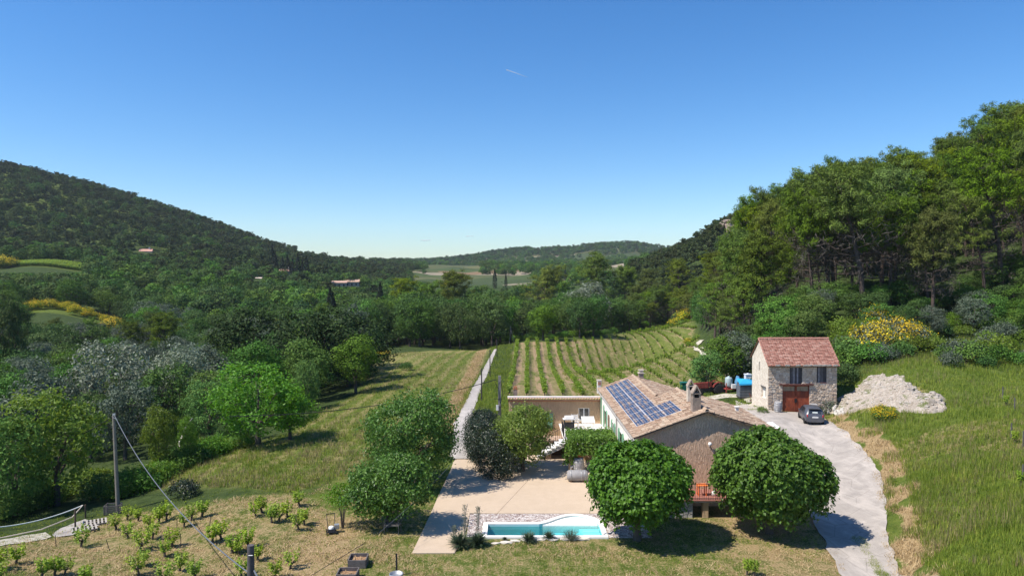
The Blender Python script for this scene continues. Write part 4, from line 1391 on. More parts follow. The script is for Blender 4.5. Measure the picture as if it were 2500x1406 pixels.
def make_tractor():
    """old red vineyard tractor; front towards -X"""
    tr = empty('tractor')
    tag(tr, 'old dark red vineyard tractor with a roll bar parked in the yard', 'tractor')
    MR = simple('faded_red_tractor_paint', (.18, .035, .028), .5, .3, 3)
    b = MB(); b.prism([(-1.9, .75), (-1.95, 1.2), (-1.8, 1.32), (-.35, 1.4), (-.3, .8)], -.27, .27, 0); b.build('bonnet', MR, tr)
    b = MB(); b.b2(-1.97, -.24, .78, -1.91, .24, 1.18); b.build('grille', M_IRON, tr)
    b = MB(); b.b2(-1.6, -.16, .42, .9, .16, .78); b.b2(-1.5, -.55, .38, -1.3, .55, .48); b.b2(.7, -.6, .55, .95, .6, .8); b.build('chassis', simple('greasy_iron', (.05, .035, .03), .7, .3), tr)
    for s in (-1, 1):
        b = MB(); pts = [(.8 + .78 * math.cos(a), .75 + .78 * math.sin(a)) for a in np.linspace(.25, 2.9, 9)] + [(.8 + .72 * math.cos(a), .75 + .72 * math.sin(a)) for a in np.linspace(2.9, .25, 9)]
        for i in range(8):
            q = [pts[i], pts[i + 1], pts[16 - i], pts[17 - i]]
            b.prism(q, min(s * .38, s * .78), max(s * .38, s * .78), 0)
        b.build('mudguard', MR, tr)
        wheel(tr, .8, s * .6, .66, .66, .34, 'Y', .58, s)
        wheel(tr, -1.4, s * .56, .37, .37, .2, 'Y', .58, s)
        b = MB(); b.tube([(-.35, s * .3, .9), (-.42, s * .33, 2.45)], .035, 6); b.build('roll_bar', M_IRON, tr)
    b = MB(); b.tube([(-.42, -.33, 2.45), (-.42, .33, 2.45)], .035, 6); b.build('roll_bar', M_IRON, tr)
    b = MB(); b.b2(.2, -.22, .98, .62, .22, 1.06); b.b2(.58, -.22, 1.06, .66, .22, 1.36); b.build('seat', M_IRON, tr)
    b = MB(); b.tube([(-.25, 0, 1.2), (.0, 0, 1.5)], .02, 6); b.lathe([(.19, -.015), (.205, 0), (.19, .015), (.175, 0), (.19, -.015)], (0.03, 0, 1.5), 14, 0, 'Z'); b.build('steering_wheel', M_IRON, tr)
    b = MB(); b.b2(-.35, -.3, .9, .0, .3, 1.42); b.build('dashboard', MR, tr)
    return tr


tr_ = make_tractor(); q = at(1737, 80.0); tr_.location = (q.x, q.y, Tz(q.x, q.y) + .02); tr_.rotation_euler = (0, 0, math.radians(4))

# mounted sprayer behind it
sp = empty('vineyard_sprayer'); q = at(1783, 79.2); sp.location = (q.x, q.y, Tz(q.x, q.y)); sp.rotation_euler = (0, 0, .1)
tag(sp, 'white tank sprayer on a red frame standing behind the tractor', 'sprayer')
b = MB(); b.lathe([(0, .62), (.34, .64), (.40, .8), (.40, 1.5), (.34, 1.66), (.12, 1.72), (.12, 1.8), (0, 1.8)], (-.1, 0, 0), 14); b.build('tank', simple('milky_tank', (.34, .42, .43), .4, .1), sp)
b = MB(); b.b2(-.6, -.5, .36, 1.1, .5, .44); b.b2(-.6, -.5, .0, -.52, -.42, 1.1); b.b2(1.0, -.5, .0, 1.08, -.42, 1.0); b.b2(.4, -.48, .44, .95, -.1, .8); b.build('frame', simple('red_frame', (.36, .06, .05), .6, .2), sp)
b = MB(); b.b2(.05, -.62, .5, .5, -.28, .95); b.build('pump', M_WHITE, sp)
b = MB(); b.box((.72, -.2, 1.1), (.12, .8, 1.3), ry=.3); b.box((.95, -.1, 1.2), (.1, .6, 1.2), ry=-.05); b.build('folded_tarp', simple('blue_tarp', (.10, .26, .42), .6, .25), sp)

# stack of grey crates with a blue cover, against the barn
st_ = empty('crate_stack_base'); q = at(1823, 75.5)
bz = Tz(q.x, q.y)
b = MB()
for i in range(5): b.b2(-.85, -.62 + i * .28, .0, .85, -.52 + i * .28, .12)
for i in range(3): b.b2(-.85 + i * .8, -.62, .12, -.75 + i * .8, .62, .15)
o = b.build('pallet', M_WOODG); o.location = (q.x, q.y, bz + .02); tag(o, 'flat wooden pallet under the grey crates beside the barn', 'pallet')
bpy.data.objects.remove(st_)
bb = MB(); bb.b2(-.8, -.6, 0, .8, .6, .02)
for (x0, y0, x1, y1) in ((-.8, -.6, .8, -.57), (-.8, .57, .8, .6), (-.8, -.569, -.77, .569), (.77, -.569, .8, .569)): bb.b2(x0, y0, .02, x1, y1, .26)
bb.b2(-.83, -.63, .24, .83, -.601, .27)
crm = bb.mesh('harvest_crate', simple('grey_crate_plastic', (.13, .14, .16), .5, .2))
for k in range(5):
    o = link('harvest_crate', crm); o.location = (q.x, q.y, bz + .18 + k * .275); o.rotation_euler = (0, 0, rnd.uniform(-.02, .02))
    tag(o, ['lowest grey crate of the covered stack beside the barn', 'second grey crate up in the covered stack', 'middle grey crate of the covered stack beside the barn', 'fourth grey crate up in the covered stack', 'top grey crate just under the blue cover'][k], 'crate', 'grey crates stacked on the pallet')
b = MB(); b.add([(-.9, -.68, 1.36), (.9, -.68, 1.42), (.95, .68, 1.62), (-.8, .68, 1.72), (-.1, 0, 1.78), (-.95, -.72, 1.2), (.95, -.72, 1.25)], [(0, 1, 4), (1, 2, 4), (2, 3, 4), (3, 0, 4), (0, 5, 6, 1)])
o = b.build('blue_cover', simple('bright_blue_tarp', (.03, .33, .62), .5, .1)); o.location = (q.x, q.y, bz + .22); tag(o, 'bright blue tarpaulin draped over the stack of grey crates', 'tarpaulin')
# white and blue containers showing above it by the wall
for k, (dx, dy, h, c, lab) in enumerate(((.95, 1.6, 1.9, (.62, .66, .74), 'tall pale blue container against the barn corner'),)):
    b = MB(); b.b2(-.32, -.32, 0, .32, .32, h); b.b2(-.36, -.36, h, .36, .36, h + .08); b.lathe([(.12, h + .08), (.12, h + .16), (0, h + .16)], n=8)
    o = b.build('water_container', simple('pale_blue_plastic', c, .5, .1)); o.location = (q.x + dx - .2, q.y + dy, Tz(q.x + dx, q.y + dy)); tag(o, lab, 'container')
# scrap and a rusty plough by the wall
b = MB()
for k in range(14):
    a = Vector((rnd.uniform(-.5, .5), rnd.uniform(-.5, .5), rnd.uniform(.05, .5))); d_ = Vector((rnd.uniform(-.6, .6), rnd.uniform(-.3, .3), rnd.uniform(-.2, .7)))
    b.tube([a, a + d_], .035, 5)
b.lathe([(.28, -.05), (.33, 0), (.28, .05), (.22, 0), (.28, -.05)], (.1, -.2, .35), 12, 0, 'Y')
q2 = at(1846, 71.8)
o = b.build('rusty_plough', simple('rust', (.13, .055, .04), .9, .4)); o.location = (q2.x, q2.y, Tz(q2.x, q2.y)); tag(o, 'rusty old plough lying against the pale barn wall', 'plough')
# green bin behind the roof
q3 = at(1673, 84)
b = MB(); b.box((0, 0, .5), (.85, .8, 1.0), taper=1.08); b.b2(-.5, -.48, 1.0, .5, .48, 1.08); b.b2(-.52, -.42, .86, -.46, .42, .96)
o = b.build('green_bin', simple('dark_green_plastic', (.015, .12, .09), .5, .1)); o.location = (q3.x, q3.y, q3.z + .02); tag(o, 'dark green bin standing on the grass behind the farmhouse', 'bin')

# ------------------------------------------------------------ barrels
def barrel_parts(o):
    b = MB(); prof = []
    for k in range(9):
        h = k / 8; prof.append((.27 + .075 * math.sin(math.pi * h), h * .92))
    b.lathe([(0, .03), (.25, .03)] + prof + [(.25, .89), (0, .89)], n=20)
    b.build('staves', simple('grey_oak_staves', (.30, .29, .29), .85, .25, 6), o)
    for h in (.1, .27, .65, .82):
        r_ = .27 + .075 * math.sin(math.pi * h / .92) + .008
        bb = MB(); bb.lathe([(r_ - .02, -.022), (r_, -.02), (r_, .02), (r_ - .02, .022)], (0, 0, h), 20); bb.build('hoop', M_METAL, o)


def barrel(loc, label, rot=(0, 0, 0), sc=1.0):
    o = empty('wine_barrel', loc); o.rotation_euler = rot; o.scale = (sc,) * 3
    barrel_parts(o); tag(o, label, 'barrel', 'old grey wine barrels'); return o


q = at(1902, 66.4); barrel((q.x, q.y, Tz(q.x, q.y) + .03), 'grey barrel standing upright left of the red garage doors', sc=1.08)
q = at(1984, 66.3); barrel((q.x + .25, q.y, Tz(q.x, q.y) + .03), 'grey barrel upright right of the red doors, mostly behind the car', sc=1.12)
barrel((4.78, 50.6, .06), 'dark banded barrel upright by the pergola post', sc=1.15)
lt = empty('steel_tank', (3.78, 48.4, .45)); tag(lt, 'long grey drum lying on its side on the patio edge', 'drum')
b = MB(); b.lathe([(0, -.02), (.26, 0), (.36, .12), (.385, .7), (.36, 1.3), (.26, 1.42), (0, 1.44)], (0, 0, 0), 20, 0, 'X'); b.build('shell', simple('weathered_grey_drum', (.27, .26, .26), .7, .15, 3), lt)
for x in (.25, .95, 1.2):
    b = MB(); r_ = .38; b.lathe([(r_ - .03, -.02), (r_ + .012, -.02), (r_ + .012, .02), (r_ - .03, .02)], (x, 0, 0), 20, 0, 'X'); b.build('band', M_METAL, lt)
b = MB(); b.b2(.2, -.25, -.4, .35, .25, -.3); b.b2(1.0, -.25, -.4, 1.15, .25, -.3); b.build('cradle', M_WOODB, lt)

# ------------------------------------------------------------ things on the terrace and patio
def slat_chair(loc, rz, label, sc=1.0):
    o = empty('garden_chair', loc, rz); o.scale = (sc,) * 3
    bb = MB()
    for k in range(5): bb.b2(-.24, -.22 + k * .09, .42, .24, -.15 + k * .09, .44)
    bb.build('seat', M_WHITE, o)
    bb = MB()
    for k in range(6): bb.box((0, .26 + k * .012, .52 + k * .075), (.48, .018, .055), rx=-.15)
    bb.b2(-.26, .24, .44, -.23, .30, .98); bb.b2(.23, .24, .44, .26, .30, .98)
    bb.build('backrest', M_WHITE, o)
    for x in (-.23, .23):
        for y in (-.2, .24):
            bb = MB(); bb.b2(x - .02, y - .02, 0, x + .02, y + .02, .419); bb.build('leg', M_WHITE, o)
    for x in (-.27, .27):
        bb = MB(); bb.b2(x - .03, -.24, .62, x + .03, .26, .65); bb.b2(x - .015, -.22, .44, x + .015, -.18, .62); bb.build('armrest', M_WHITE, o)
    tag(o, label, 'chair', 'white garden furniture on the terrace'); return o


def table(loc, rz, label, w=1.2, d=.8, h=.74, mat=None, slats=True, tilt=0.0, name='garden_table'):
    o = empty(name, loc, rz); mat = mat or M_WHITE
    if slats:
        n_ = 9
        for k in range(n_):
            bb = MB(); x0 = -w / 2 + k * w / n_
            bb.box((x0 + w / n_ / 2, 0, h), (w / n_ - .03, d, .025), rx=tilt); bb.build('slat', mat, o)
    else:
        bb = MB(); bb.box((0, 0, h), (w, d, .03)); bb.build('table_top', mat, o)
    for x in (-w / 2 + .08, w / 2 - .08):
        for y in (-d / 2 + .08, d / 2 - .08):
            bb = MB(); bb.b2(x - .025, y - .025, 0, x + .025, y + .025, h - .02 + (y * math.tan(tilt) if tilt else 0)); bb.build('leg', mat, o)
    tag(o, label, 'table', 'white garden furniture on the terrace'); return o


slat_chair((5.3, 59.3, tz), 0.1, 'white slatted chair standing beside the barbecue on the terrace', 1.1)
table((6.35, 59.0, tz), 0.03, 'white slatted table tilted towards the yard under the wing window', 1.1, .9, .72, tilt=.45)
table((6.7, 55.6, tz), 0.0, 'white patio table near the white house wall', 1.2, .8, .74, slats=False)
slat_chair((5.55, 55.4, tz), 2.6, 'white slatted chair facing the table on the terrace')
slat_chair((6.2, 54.5, tz), 0.3, 'white slatted chair nearest the terrace railing')
slat_chair((7.2, 54.4, tz), -.2, 'white slatted chair in the corner by the house wall')
b = MB(); b.lathe([(.28, 0), (.3, .03), (.03, .06), (.025, 1.1), (0, 1.1)], n=10); o = b.build('parasol_foot', M_IRON); o.location = (6.95, 54.9, tz); tag(o, 'black parasol foot with a bare pole beside the corner chair', 'parasol stand')
bq = empty('barbecue', (4.75, 58.9, tz), .1); tag(bq, 'gas barbecue with a pale lid and dark cart on the terrace', 'barbecue')
b = MB(); b.b2(-.5, -.28, .78, .5, .28, .86); b.prism([(-.28, .86), (.28, .86), (.22, 1.05), (-.2, 1.08)], -.35, .35, 0, 'X'); b.build('lid', M_WHITE, bq)
b = MB(); b.b2(-.42, -.24, .1, .42, .24, .5); b.b2(-.42, -.24, .5, -.38, .24, .78); b.b2(.38, -.24, .5, .42, .24, .78); b.build('cart', M_IRON, bq)
# orange plastic table and white can on the balcony
o = table((11.35, 42.2, 1.062), .1, 'orange plastic table on the red tiled balcony', .62, .45, .62, simple('orange_plastic', (.85, .20, .05), .5, .05), False)
o['group'] = ''; del o['group']
b = MB(); b.lathe([(0, 0), (.13, 0), (.14, .22), (.05, .28), (.05, .32), (0, .32)], n=12); b.tube([(.12, 0, .08), (.26, 0, .3)], .02, 5)
o = b.build('watering_can', M_WHITE); o.location = (12.05, 42.1, 1.062); tag(o, 'white can standing on the balcony behind the railing', 'can')
# red pot and plant by the barrel
b = MB(); b.lathe([(0, 0), (.16, 0), (.24, .34), (.26, .34), (.26, .40), (.2, .40), (0, .36)], n=14); o = b.build('terracotta_pot', M_TERRA); o.location = (4.83, 50.65, 1.13); o.scale = (1.1,) * 3; tag(o, 'round terracotta pot standing on top of the banded barrel', 'plant pot')
for k, (x, y) in enumerate(((4.4, 51.5), (4.4, 50.75))):
    b = MB(); b.b2(-.2, -.2, .36, .2, .2, .4); b.b2(-.18, .15, .4, .18, .19, .78)
    for sx in (-.17, .17):
        for sy in (-.17, .17): b.b2(sx - .02, sy - .02, 0, sx + .02, sy + .02, .359)
    o = b.build('small_stool', M_WHITE); o.location = (x, y, .052); tag(o, ['small white stool behind the banded barrel', 'small white stool left of the banded barrel'][k], 'stool')

# ------------------------------------------------------------ poles and wires
M_POLEW = simple('grey_pole_wood', (.20, .18, .15), .85, .2, 4)
M_WIRE = simple('black_cable', (.02, .02, .02), .6, .1)
M_WIREG = simple('grey_bundled_cable', (.12, .13, .15), .6, .1)


def sag(a, b_, s, n=24):
    a, b_ = Vector(a), Vector(b_)
    return [a.lerp(b_, k / n) - Vector((0, 0, 4 * s * (k / n) * (1 - k / n))) for k in range(n + 1)]


q = at(281, 46.0); topA = P(277.5, 1014, 46.0)
pz = Tz(q.x, q.y)
pa_ = empty('utility_pole', (q.x, q.y, pz)); tag(pa_, 'tall pale wooden pole at the upper edge of the old vine plot', 'pole')
HA = topA.z - pz
b = MB(); b.tube([(0, 0, -.2), (topA.x - q.x, 0, HA)], [.135, .09], 12); b.build('shaft', M_POLEW, pa_)
b = MB(); b.b2(topA.x - q.x - .05, -.06, HA, topA.x - q.x + .12, .06, HA + .12); b.tube([(topA.x - q.x, -.1, HA - .1), (topA.x - q.x + .3, -.1, HA - .25)], .02, 5); b.build('pole_bracket', M_METAL, pa_)
# near wooden post cut by the lower frame edge
pn = P(612, 1330, 22.0); gz = 14.5 - 0
q = Vector((pn.x, 22.0, 0)); gzn = Tz(q.x, q.y)
pb_ = empty('utility_pole', (q.x, q.y, gzn)); tag(pb_, 'thick dark wooden post rising at the bottom edge of the picture', 'pole')
b = MB(); b.tube([(0, 0, 0), (0, 0, pn.z - gzn)], [.15, .105], 12); b.build('shaft', simple('dark_tarred_pole', (.085, .075, .08), .85, .3, 5), pb_)
b = MB(); b.tube([(-.02, -.12, pn.z - gzn - .28), (.12, -.16, pn.z - gzn - .26)], .02, 5); b.build('pole_bracket', M_METAL, pb_)


def wire(name, pts, r, mat, label):
    b = MB(); b.tube(pts, r, 6); o = b.build(name, mat); tag(o, label, 'cable'); return o


wa = Vector((topA.x + .06, 46.0, topA.z)); wb = Vector((pn.x - .1, 22.0, pn.z - .85))
wire('cable', sag(wa, wb, .95, 40), .022, M_WIREG, 'thick grey cable sagging from the tall pale pole to the dark post')
wire('cable', sag(Vector((pn.x + .1, 22, pn.z - .8)), P(700, 1480, 14.0), .15), .03, M_WIREG, 'grey cable running from the dark post out of the picture')
wire('cable', sag(wa, P(-60, 1140, 62), .8, 30), .022, M_WIRE, 'thin black wire running left from the tall pale pole before the trees')

# concrete pole behind the hedge with its fittings
q = Vector(((1219.5 - 1250) / F_PX * 62, 62.0, 0)); q.z = Tz(q.x, q.y); topC = P(1219, 917, 62.0)
HC = topC.z - q.z
pc_ = empty('utility_pole', q); tag(pc_, 'square grey concrete pole behind the dark hedge at the lane', 'pole')
b = MB(); b.box((0, 0, HC / 2), (.30, .24, HC), taper=.8); b.build('shaft', simple('pole_concrete', (.22, .20, .18), .9, .15), pc_)
b = MB(); b.tube([(-.55, -.13, HC - 2.0), (.5, -.13, HC - 2.0)], .02, 5); b.tube([(-.55, -.13, HC - 2.7), (.3, -.13, HC - 2.7)], .02, 5); b.tube([(-.12, -.15, HC - .4), (-.4, -.16, HC - .55), (-.12, -.15, HC - 1.1)], .02, 5)
b.tube([(.12, -.14, HC - .5), (.3, -.16, HC - 1.5), (.1, -.14, HC - 2.4)], .025, 5); b.build('crossbar', M_IRON, pc_)
b = MB(); b.b2(-.3, -.22, HC - 3.0, -.05, -.13, HC - 2.55); b.build('meter_box', M_WHITE, pc_)
wire('cable', sag(P(1213, 926, 61.9), P(560, 1016, 52.0), .75, 40), .03, M_WIRE, 'black cable crossing the left field to the concrete pole')
wire('cable', sag(P(1105, 1128, 42), P(925, 1300, 35), .15, 16), .008, M_WIREG, 'thin guy wire slanting down past the fig tree')
wire('cable', [P(890, 1325, 31), P(700, 1440, 27)], .012, M_WIRE, 'thin dark wire low over the front grass')
# thin iron line poles beside the lane
for (px, pyt, pyb, D, lab) in ((1175.5, 899, 980, 82.5, 'nearest thin dark pole at the right edge of the lane'), (1196, 853, 915, 110, 'second thin dark pole along the lane'), (1213, 828, 868, 140, 'farthest thin dark pole near the end of the lane')):
    g_ = at(px, D); tp = P(px, pyt, D)
    b = MB(); b.tube([(0, 0, 0), (0, 0, tp.z - g_.z)], [.085, .065], 8); b.tube([(-.2, 0, tp.z - g_.z - .25), (.2, 0, tp.z - g_.z - .25)], .03, 5)
    o = b.build('line_pole', simple('dark_iron_pole', (.05, .045, .045), .8, .2)); o.location = g_; tag(o, lab, 'pole', 'thin dark poles along the lane')
g_ = at(1247, 172); tp = P(1244, 797, 172)
b = MB(); b.tube([(-.3, 0, 0), (0, 0, tp.z - g_.z)], .1, 6); b.tube([(.9, 0, 0), (-.1, 0, tp.z - g_.z - .2)], .1, 6)
o = b.build('line_pole', M_POLEW); o.location = g_; tag(o, 'slanting A shaped pale pole before the dark tree belt', 'pole')

# ------------------------------------------------------------ small things in the front garden
M_BOXW = simple('grey_raised_bed_boards', (.13, .115, .11), .85, .3, 5)
def raised_bed(px, py, D, w, d, h, label, rz=0.0):
    x = (px - 1250) / F_PX * D; z = Tz(x, D)
    o = empty('raised_bed', (x, D, z), rz)
    for (cx, cy_2, sx, sy) in ((0, -d / 2, w, .05), (0, d / 2, w, .05), (-w / 2 + .0, 0, .05, d - .06), (w / 2, 0, .05, d - .06)):
        b = MB()
        for k in range(2): b.box((cx, cy_2, h * (.25 + .5 * k)), (sx, sy, h * .49))
        b.build('board', M_BOXW, o)
    b = MB(); b.b2(-w / 2 + .04, -d / 2 + .04, 0, w / 2 - .04, d / 2 - .04, h * .6); b.build('soil', simple('dry_soil', (.30, .18, .10), .95, .3, 6), o)
    b = MB()
    for k in range(9):
        a = rnd.uniform(0, 3.1); x1, y1 = rnd.uniform(-.3, .3), rnd.uniform(-.2, .2)
        b.tube([(x1, y1, h * .6 + .02), (x1 + .25 * math.cos(a), y1 + .25 * math.sin(a), h * .6 + .08)], .012, 4)
    b.build('dry_stems', simple('straw', (.48, .33, .18), .9, .2), o)
    tag(o, label, 'raised bed', 'grey wooden raised beds'); return o


D1 = 14.4 * 1734 / (1388 - 660)
raised_bed(871, 1388, D1 + .35, .85, .85, .42, 'grey boarded raised bed with dry stems in the front grass', .04)
raised_bed(845, 1406, 33.0, .9, .8, .42, 'grey boarded raised bed cut by the bottom edge of the picture', .02)
# rain barrel with an iron stake
q = at(966, 33.4)
b = MB(); b.lathe([(0, .0), (.3, 0), (.33, .3), (.33, .34), (.3, .34), (.29, .25), (0, .25)], n=18); o = b.build('tub', M_METAL); o.location = (q.x + .05, 32.9, Tz(q.x, 32.9)); tag(o, 'round grey tub half cut by the bottom edge of the picture', 'tub')
b = MB(); b.tube([(0, 0, 0), (0, 0, 1.05)], .045, 8); o = b.build('iron_stake', M_IRON); o.location = (q.x - .02, 33.45, Tz(q.x, 33.4)); tag(o, 'short black iron stake standing beside the round tub', 'stake')

# walk behind mower
q = at(805, 38.9)
mw = empty('lawn_mower', (q.x, q.y, q.z), .3); mw.scale = (.9,) * 3; tag(mw, 'small white and black mower standing at the edge of the vines', 'mower')
b = MB(); b.box((0, 0, .22), (.46, .58, .18), taper=.8); b.build('deck', M_IRON, mw)
b = MB(); b.lathe([(.17, .31), (.17, .42), (.1, .46), (0, .46)], (0, -.05, 0), 12); b.build('engine', M_WHITE, mw)
b = MB(); b.box((.33, .1, .36), (.28, .3, .26)); b.build('grass_box', M_METAL, mw)
b = MB()
for s in (-1, 1): b.tube([(s * .2, .2, .3), (s * .25, .75, .95)], .02, 6)
b.tube([(-.27, .76, .96), (.27, .76, .96)], .025, 6); b.build('handle', M_IRON, mw)
for x in (-.27, .27):
    for y in (-.25, .25): wheel(mw, x, y, .1, .11, .06, 'X', side=1 if x > 0 else -1)

# grey arched garden chair under the fig tree
q = at(956, 38.9)
gc = empty('metal_bench', (q.x, q.y, q.z), -.1); tag(gc, 'grey metal garden seat with an arched back under the fig tree', 'seat')
MS = simple('grey_garden_metal', (.10, .095, .09), .6, .2)
b = MB(); b.tube([(-.4 * math.cos(a), .25, .6 + .75 * math.sin(a)) for a in np.linspace(0, math.pi, 12)], .03, 6); b.tube([(-.2 * math.cos(a), .25, .62 + .45 * math.sin(a)) for a in np.linspace(0, math.pi, 9)], .02, 5)
for x in (-.2, 0, .2): b.tube([(x, .25, .5), (x, .25, 1.2)], .015, 5)
b.build('backrest', MS, gc)
b = MB(); b.b2(-.42, -.28, .48, .42, .26, .52); b.build('seat', MS, gc)
for x in (-.4, .4):
    for y in (-.26, .26):
        b = MB(); b.tube([(x, y, 0), (x, y, .48)], .025, 6); b.build('leg', MS, gc)
    b = MB(); b.tube([(x, -.26, .48), (x, -.26, .72), (x, .25, .74)], .02, 5); b.build('armrest', MS, gc)

# fence posts, pipes, slab and pallets at the left edge
def post(px, D, h, lab, r=.05, mat=None):
    g_ = at(px, D); b = MB(); b.tube([(0, 0, -.05), (0, 0, h)], r, 8); o = b.build('fence_post', mat or simple('brown_post', (.10, .07, .05), .85, .3)); o.location = g_; tag(o, lab, 'post'); return g_ + Vector((0, 0, h))


p1 = post(174.5, 41.6, 1.2, 'taller brown post carrying the white pipe by the slab')
p2 = post(200, 45.0, .85, 'short brown post at the bend of the white pipes')
M_PIPE = simple('pale_pipe', (.60, .64, .62), .5, .08); M_PIPE2 = simple('cream_pipe', (.66, .56, .44), .6, .08)
pA = P(202, 1233, 45.0)
wire('water_pipe', sag(pA, P(-120, 1288, 40.0), .5, 24), .035, M_PIPE, 'pale blue pipe drooping towards the left edge above the straw')['category'] = 'pipe'
wire('water_pipe', [pA, P(176, 1262, 41.6), P(100, 1292, 39.5), P(-60, 1325, 37.5)], .032, M_PIPE2, 'cream pipe running from the bend down to the left edge')['category'] = 'pipe'
sl = [G(*p) for p in ((148, 1288), (210, 1262), (258, 1268), (232, 1280), (176, 1306), (138, 1308))]
strip_between('concrete_slab', [G(126, 1306), G(150, 1290), G(208, 1268)], [G(134, 1313), G(186, 1306), G(246, 1282)], 26, 6, .05, M_LANE, .06)
strip_between('garden_path', [G(-80, 1338), G(0, 1322), G(60, 1308), G(118, 1300)], [G(-80, 1352), G(0, 1336), G(62, 1322), G(126, 1311)], 30, 5, .04, M_STONY, .25)
for k, (px, D, rz, lab) in enumerate(((222, 42.9, .55, 'weathered pallet lying on straw at the upper end of the slab'), (196, 41.3, .6, 'pallet half under straw on the near side of the slab'))):
    g_ = at(px, D); o = empty('pallet', g_ + Vector((0, 0, .07)), rz); tag(o, lab, 'pallet', 'old pallets on the straw')
    sm_ = MB(); sm_.b2(-.05, -.5, .08, .05, .5, .11); sme = sm_.mesh('slat', M_CONC)
    for i in range(7): s_2 = link('slat', sme, o); s_2.location = (-.6 + i * .2, 0, 0)
    b = MB()
    for y in (-.45, 0, .45): b.b2(-.62, y - .04, 0, .62, y + .04, .078)
    b.build('runner', M_WOODG, o)
# wicker like crate by the tall pole
g_ = at(268, 45.6); o = empty('wooden_crate', g_, .2); tag(o, 'dark slatted crate standing against the foot of the tall pale pole', 'crate')
for k in range(5):
    b = MB()
    for (cx, cy_2, sx, sy) in ((0, -.35, .9, .03), (0, .35, .9, .03), (-.45, 0, .03, .66), (.45, 0, .03, .66)): b.box((cx, cy_2, .08 + k * .12), (sx, sy, .07))
    b.build('slat', M_BOXW, o)
b = MB()
for x in (-.42, .42):
    for y in (-.32, .32): b.b2(x - .03, y - .03, 0, x + .03, y + .03, .62)
b.build('corner_post', M_BOXW, o)
# stakes in the plots
stk = [(427, 1312, 'left'), (232, 1360, ''), (455, 1282, ''), (497, 1262, ''), (430, 1290, ''), (672, 1278, ''), (511, 1268, '')]
sb_ = MB(); sb_.tube([(0, 0, 0), (.05, 0, .62)], .018, 5); sme = sb_.mesh('vine_stake', M_IRON)
for (px, py, _l) in [(137, 1334, ''), (268, 1345, ''), (432, 1292, ''), (442, 1332, ''), (511, 1287, ''), (671, 1277, ''), (498, 1255, ''), (172, 1393, ''), (529, 1330, ''), (650, 1243, '')]:
    g_ = G(px, py); o = link('vine_stake', sme); o.location = g_; o.rotation_euler = (rnd.uniform(-.2, .2), rnd.uniform(-.2, .2), rnd.uniform(0, 6)); tag(o, 'short thin stake standing in the straw between the old vines', 'stake', 'thin stakes among the old vines')
pb2 = MB(); pb2.b2(-.03, -.03, 0, .03, .03, 1.05); pme = pb2.mesh('vine_post', M_WOODG)
for (px, py, lab) in ((2448, 975, 'grey post farthest up the slope of the right vine row'), (2477, 1004, 'grey post at the top right edge of the meadow'), (2469, 1071, 'grey post with a young vine halfway down the right edge'), (2498, 1092, 'grey post cut by the right edge of the picture'), (2497, 1180, 'lowest grey post at the right edge of the meadow')):
    g_ = G(px, py); o = link('vine_post', pme); o.location = g_; tag(o, lab, 'post', 'grey posts at the right edge')
# white edging rocks along the near side of the pool
M_ROCK = simple('pale_rock', (.60, .54, .46), .9, .15, 4)
def rock_mesh(seed, sx=1, sy=1, sz=.6, name='rock', mat=None):
    import bmesh
    bm = bmesh.new(); bmesh.ops.create_icosphere(bm, subdivisions=1, radius=.5)
    r2 = random.Random(seed)
    for v in bm.verts:
        k = r2.uniform(.72, 1.15); v.co = Vector((v.co.x * sx * k, v.co.y * sy * k, v.co.z * sz * k))
    me = bpy.data.meshes.new(name); bm.to_mesh(me); bm.free(); me.materials.append(mat or M_ROCK); return me


rms = [rock_mesh(s) for s in range(5)]
for k, (x, y, s, lab) in enumerate(((-.9, 37.35, .34, 'flattish'), (-.35, 37.5, .5, ''), (.15, 37.7, .42, ''), (.7, 37.85, .38, ''), (2.2, 37.85, .45, ''), (2.9, 37.95, .5, ''), (3.35, 38.05, .62, ''), (3.8, 37.95, .55, ''), (1.5, 37.9, .4, ''))):
    o = link('edging_rock', rms[k % 5]); o.location = (x, y, .03); o.scale = (s * 1.7, s * .8, s * .7); o.rotation_euler = (0, 0, rnd.uniform(-.3, .3)); tag(o, 'pale rough rock edging the near side of the swimming pool', 'rock', 'pale rocks edging the pool')
# white boulders by the car
wr = [rock_mesh(s + 20, mat=simple('white_limestone', (.50, .47, .42), .9, .1, 3)) for s in range(4)]
for k in range(34):
    px = rnd.uniform(2004, 2062); g_ = G(px, rnd.uniform(999, 1013)); o = link('limestone_block', wr[k % 4]); s = rnd.uniform(.28, .6)
    o.location = g_ + Vector((0, 0, .08 + rnd.uniform(0, .35 if px < 2040 else .1))); o.scale = (s * 1.2, s, s); o.rotation_euler = (rnd.uniform(0, 3), rnd.uniform(0, 3), rnd.uniform(0, 3)); tag(o, 'white limestone block in the loose heap right of the parked car', 'stone', 'white limestone blocks by the car')

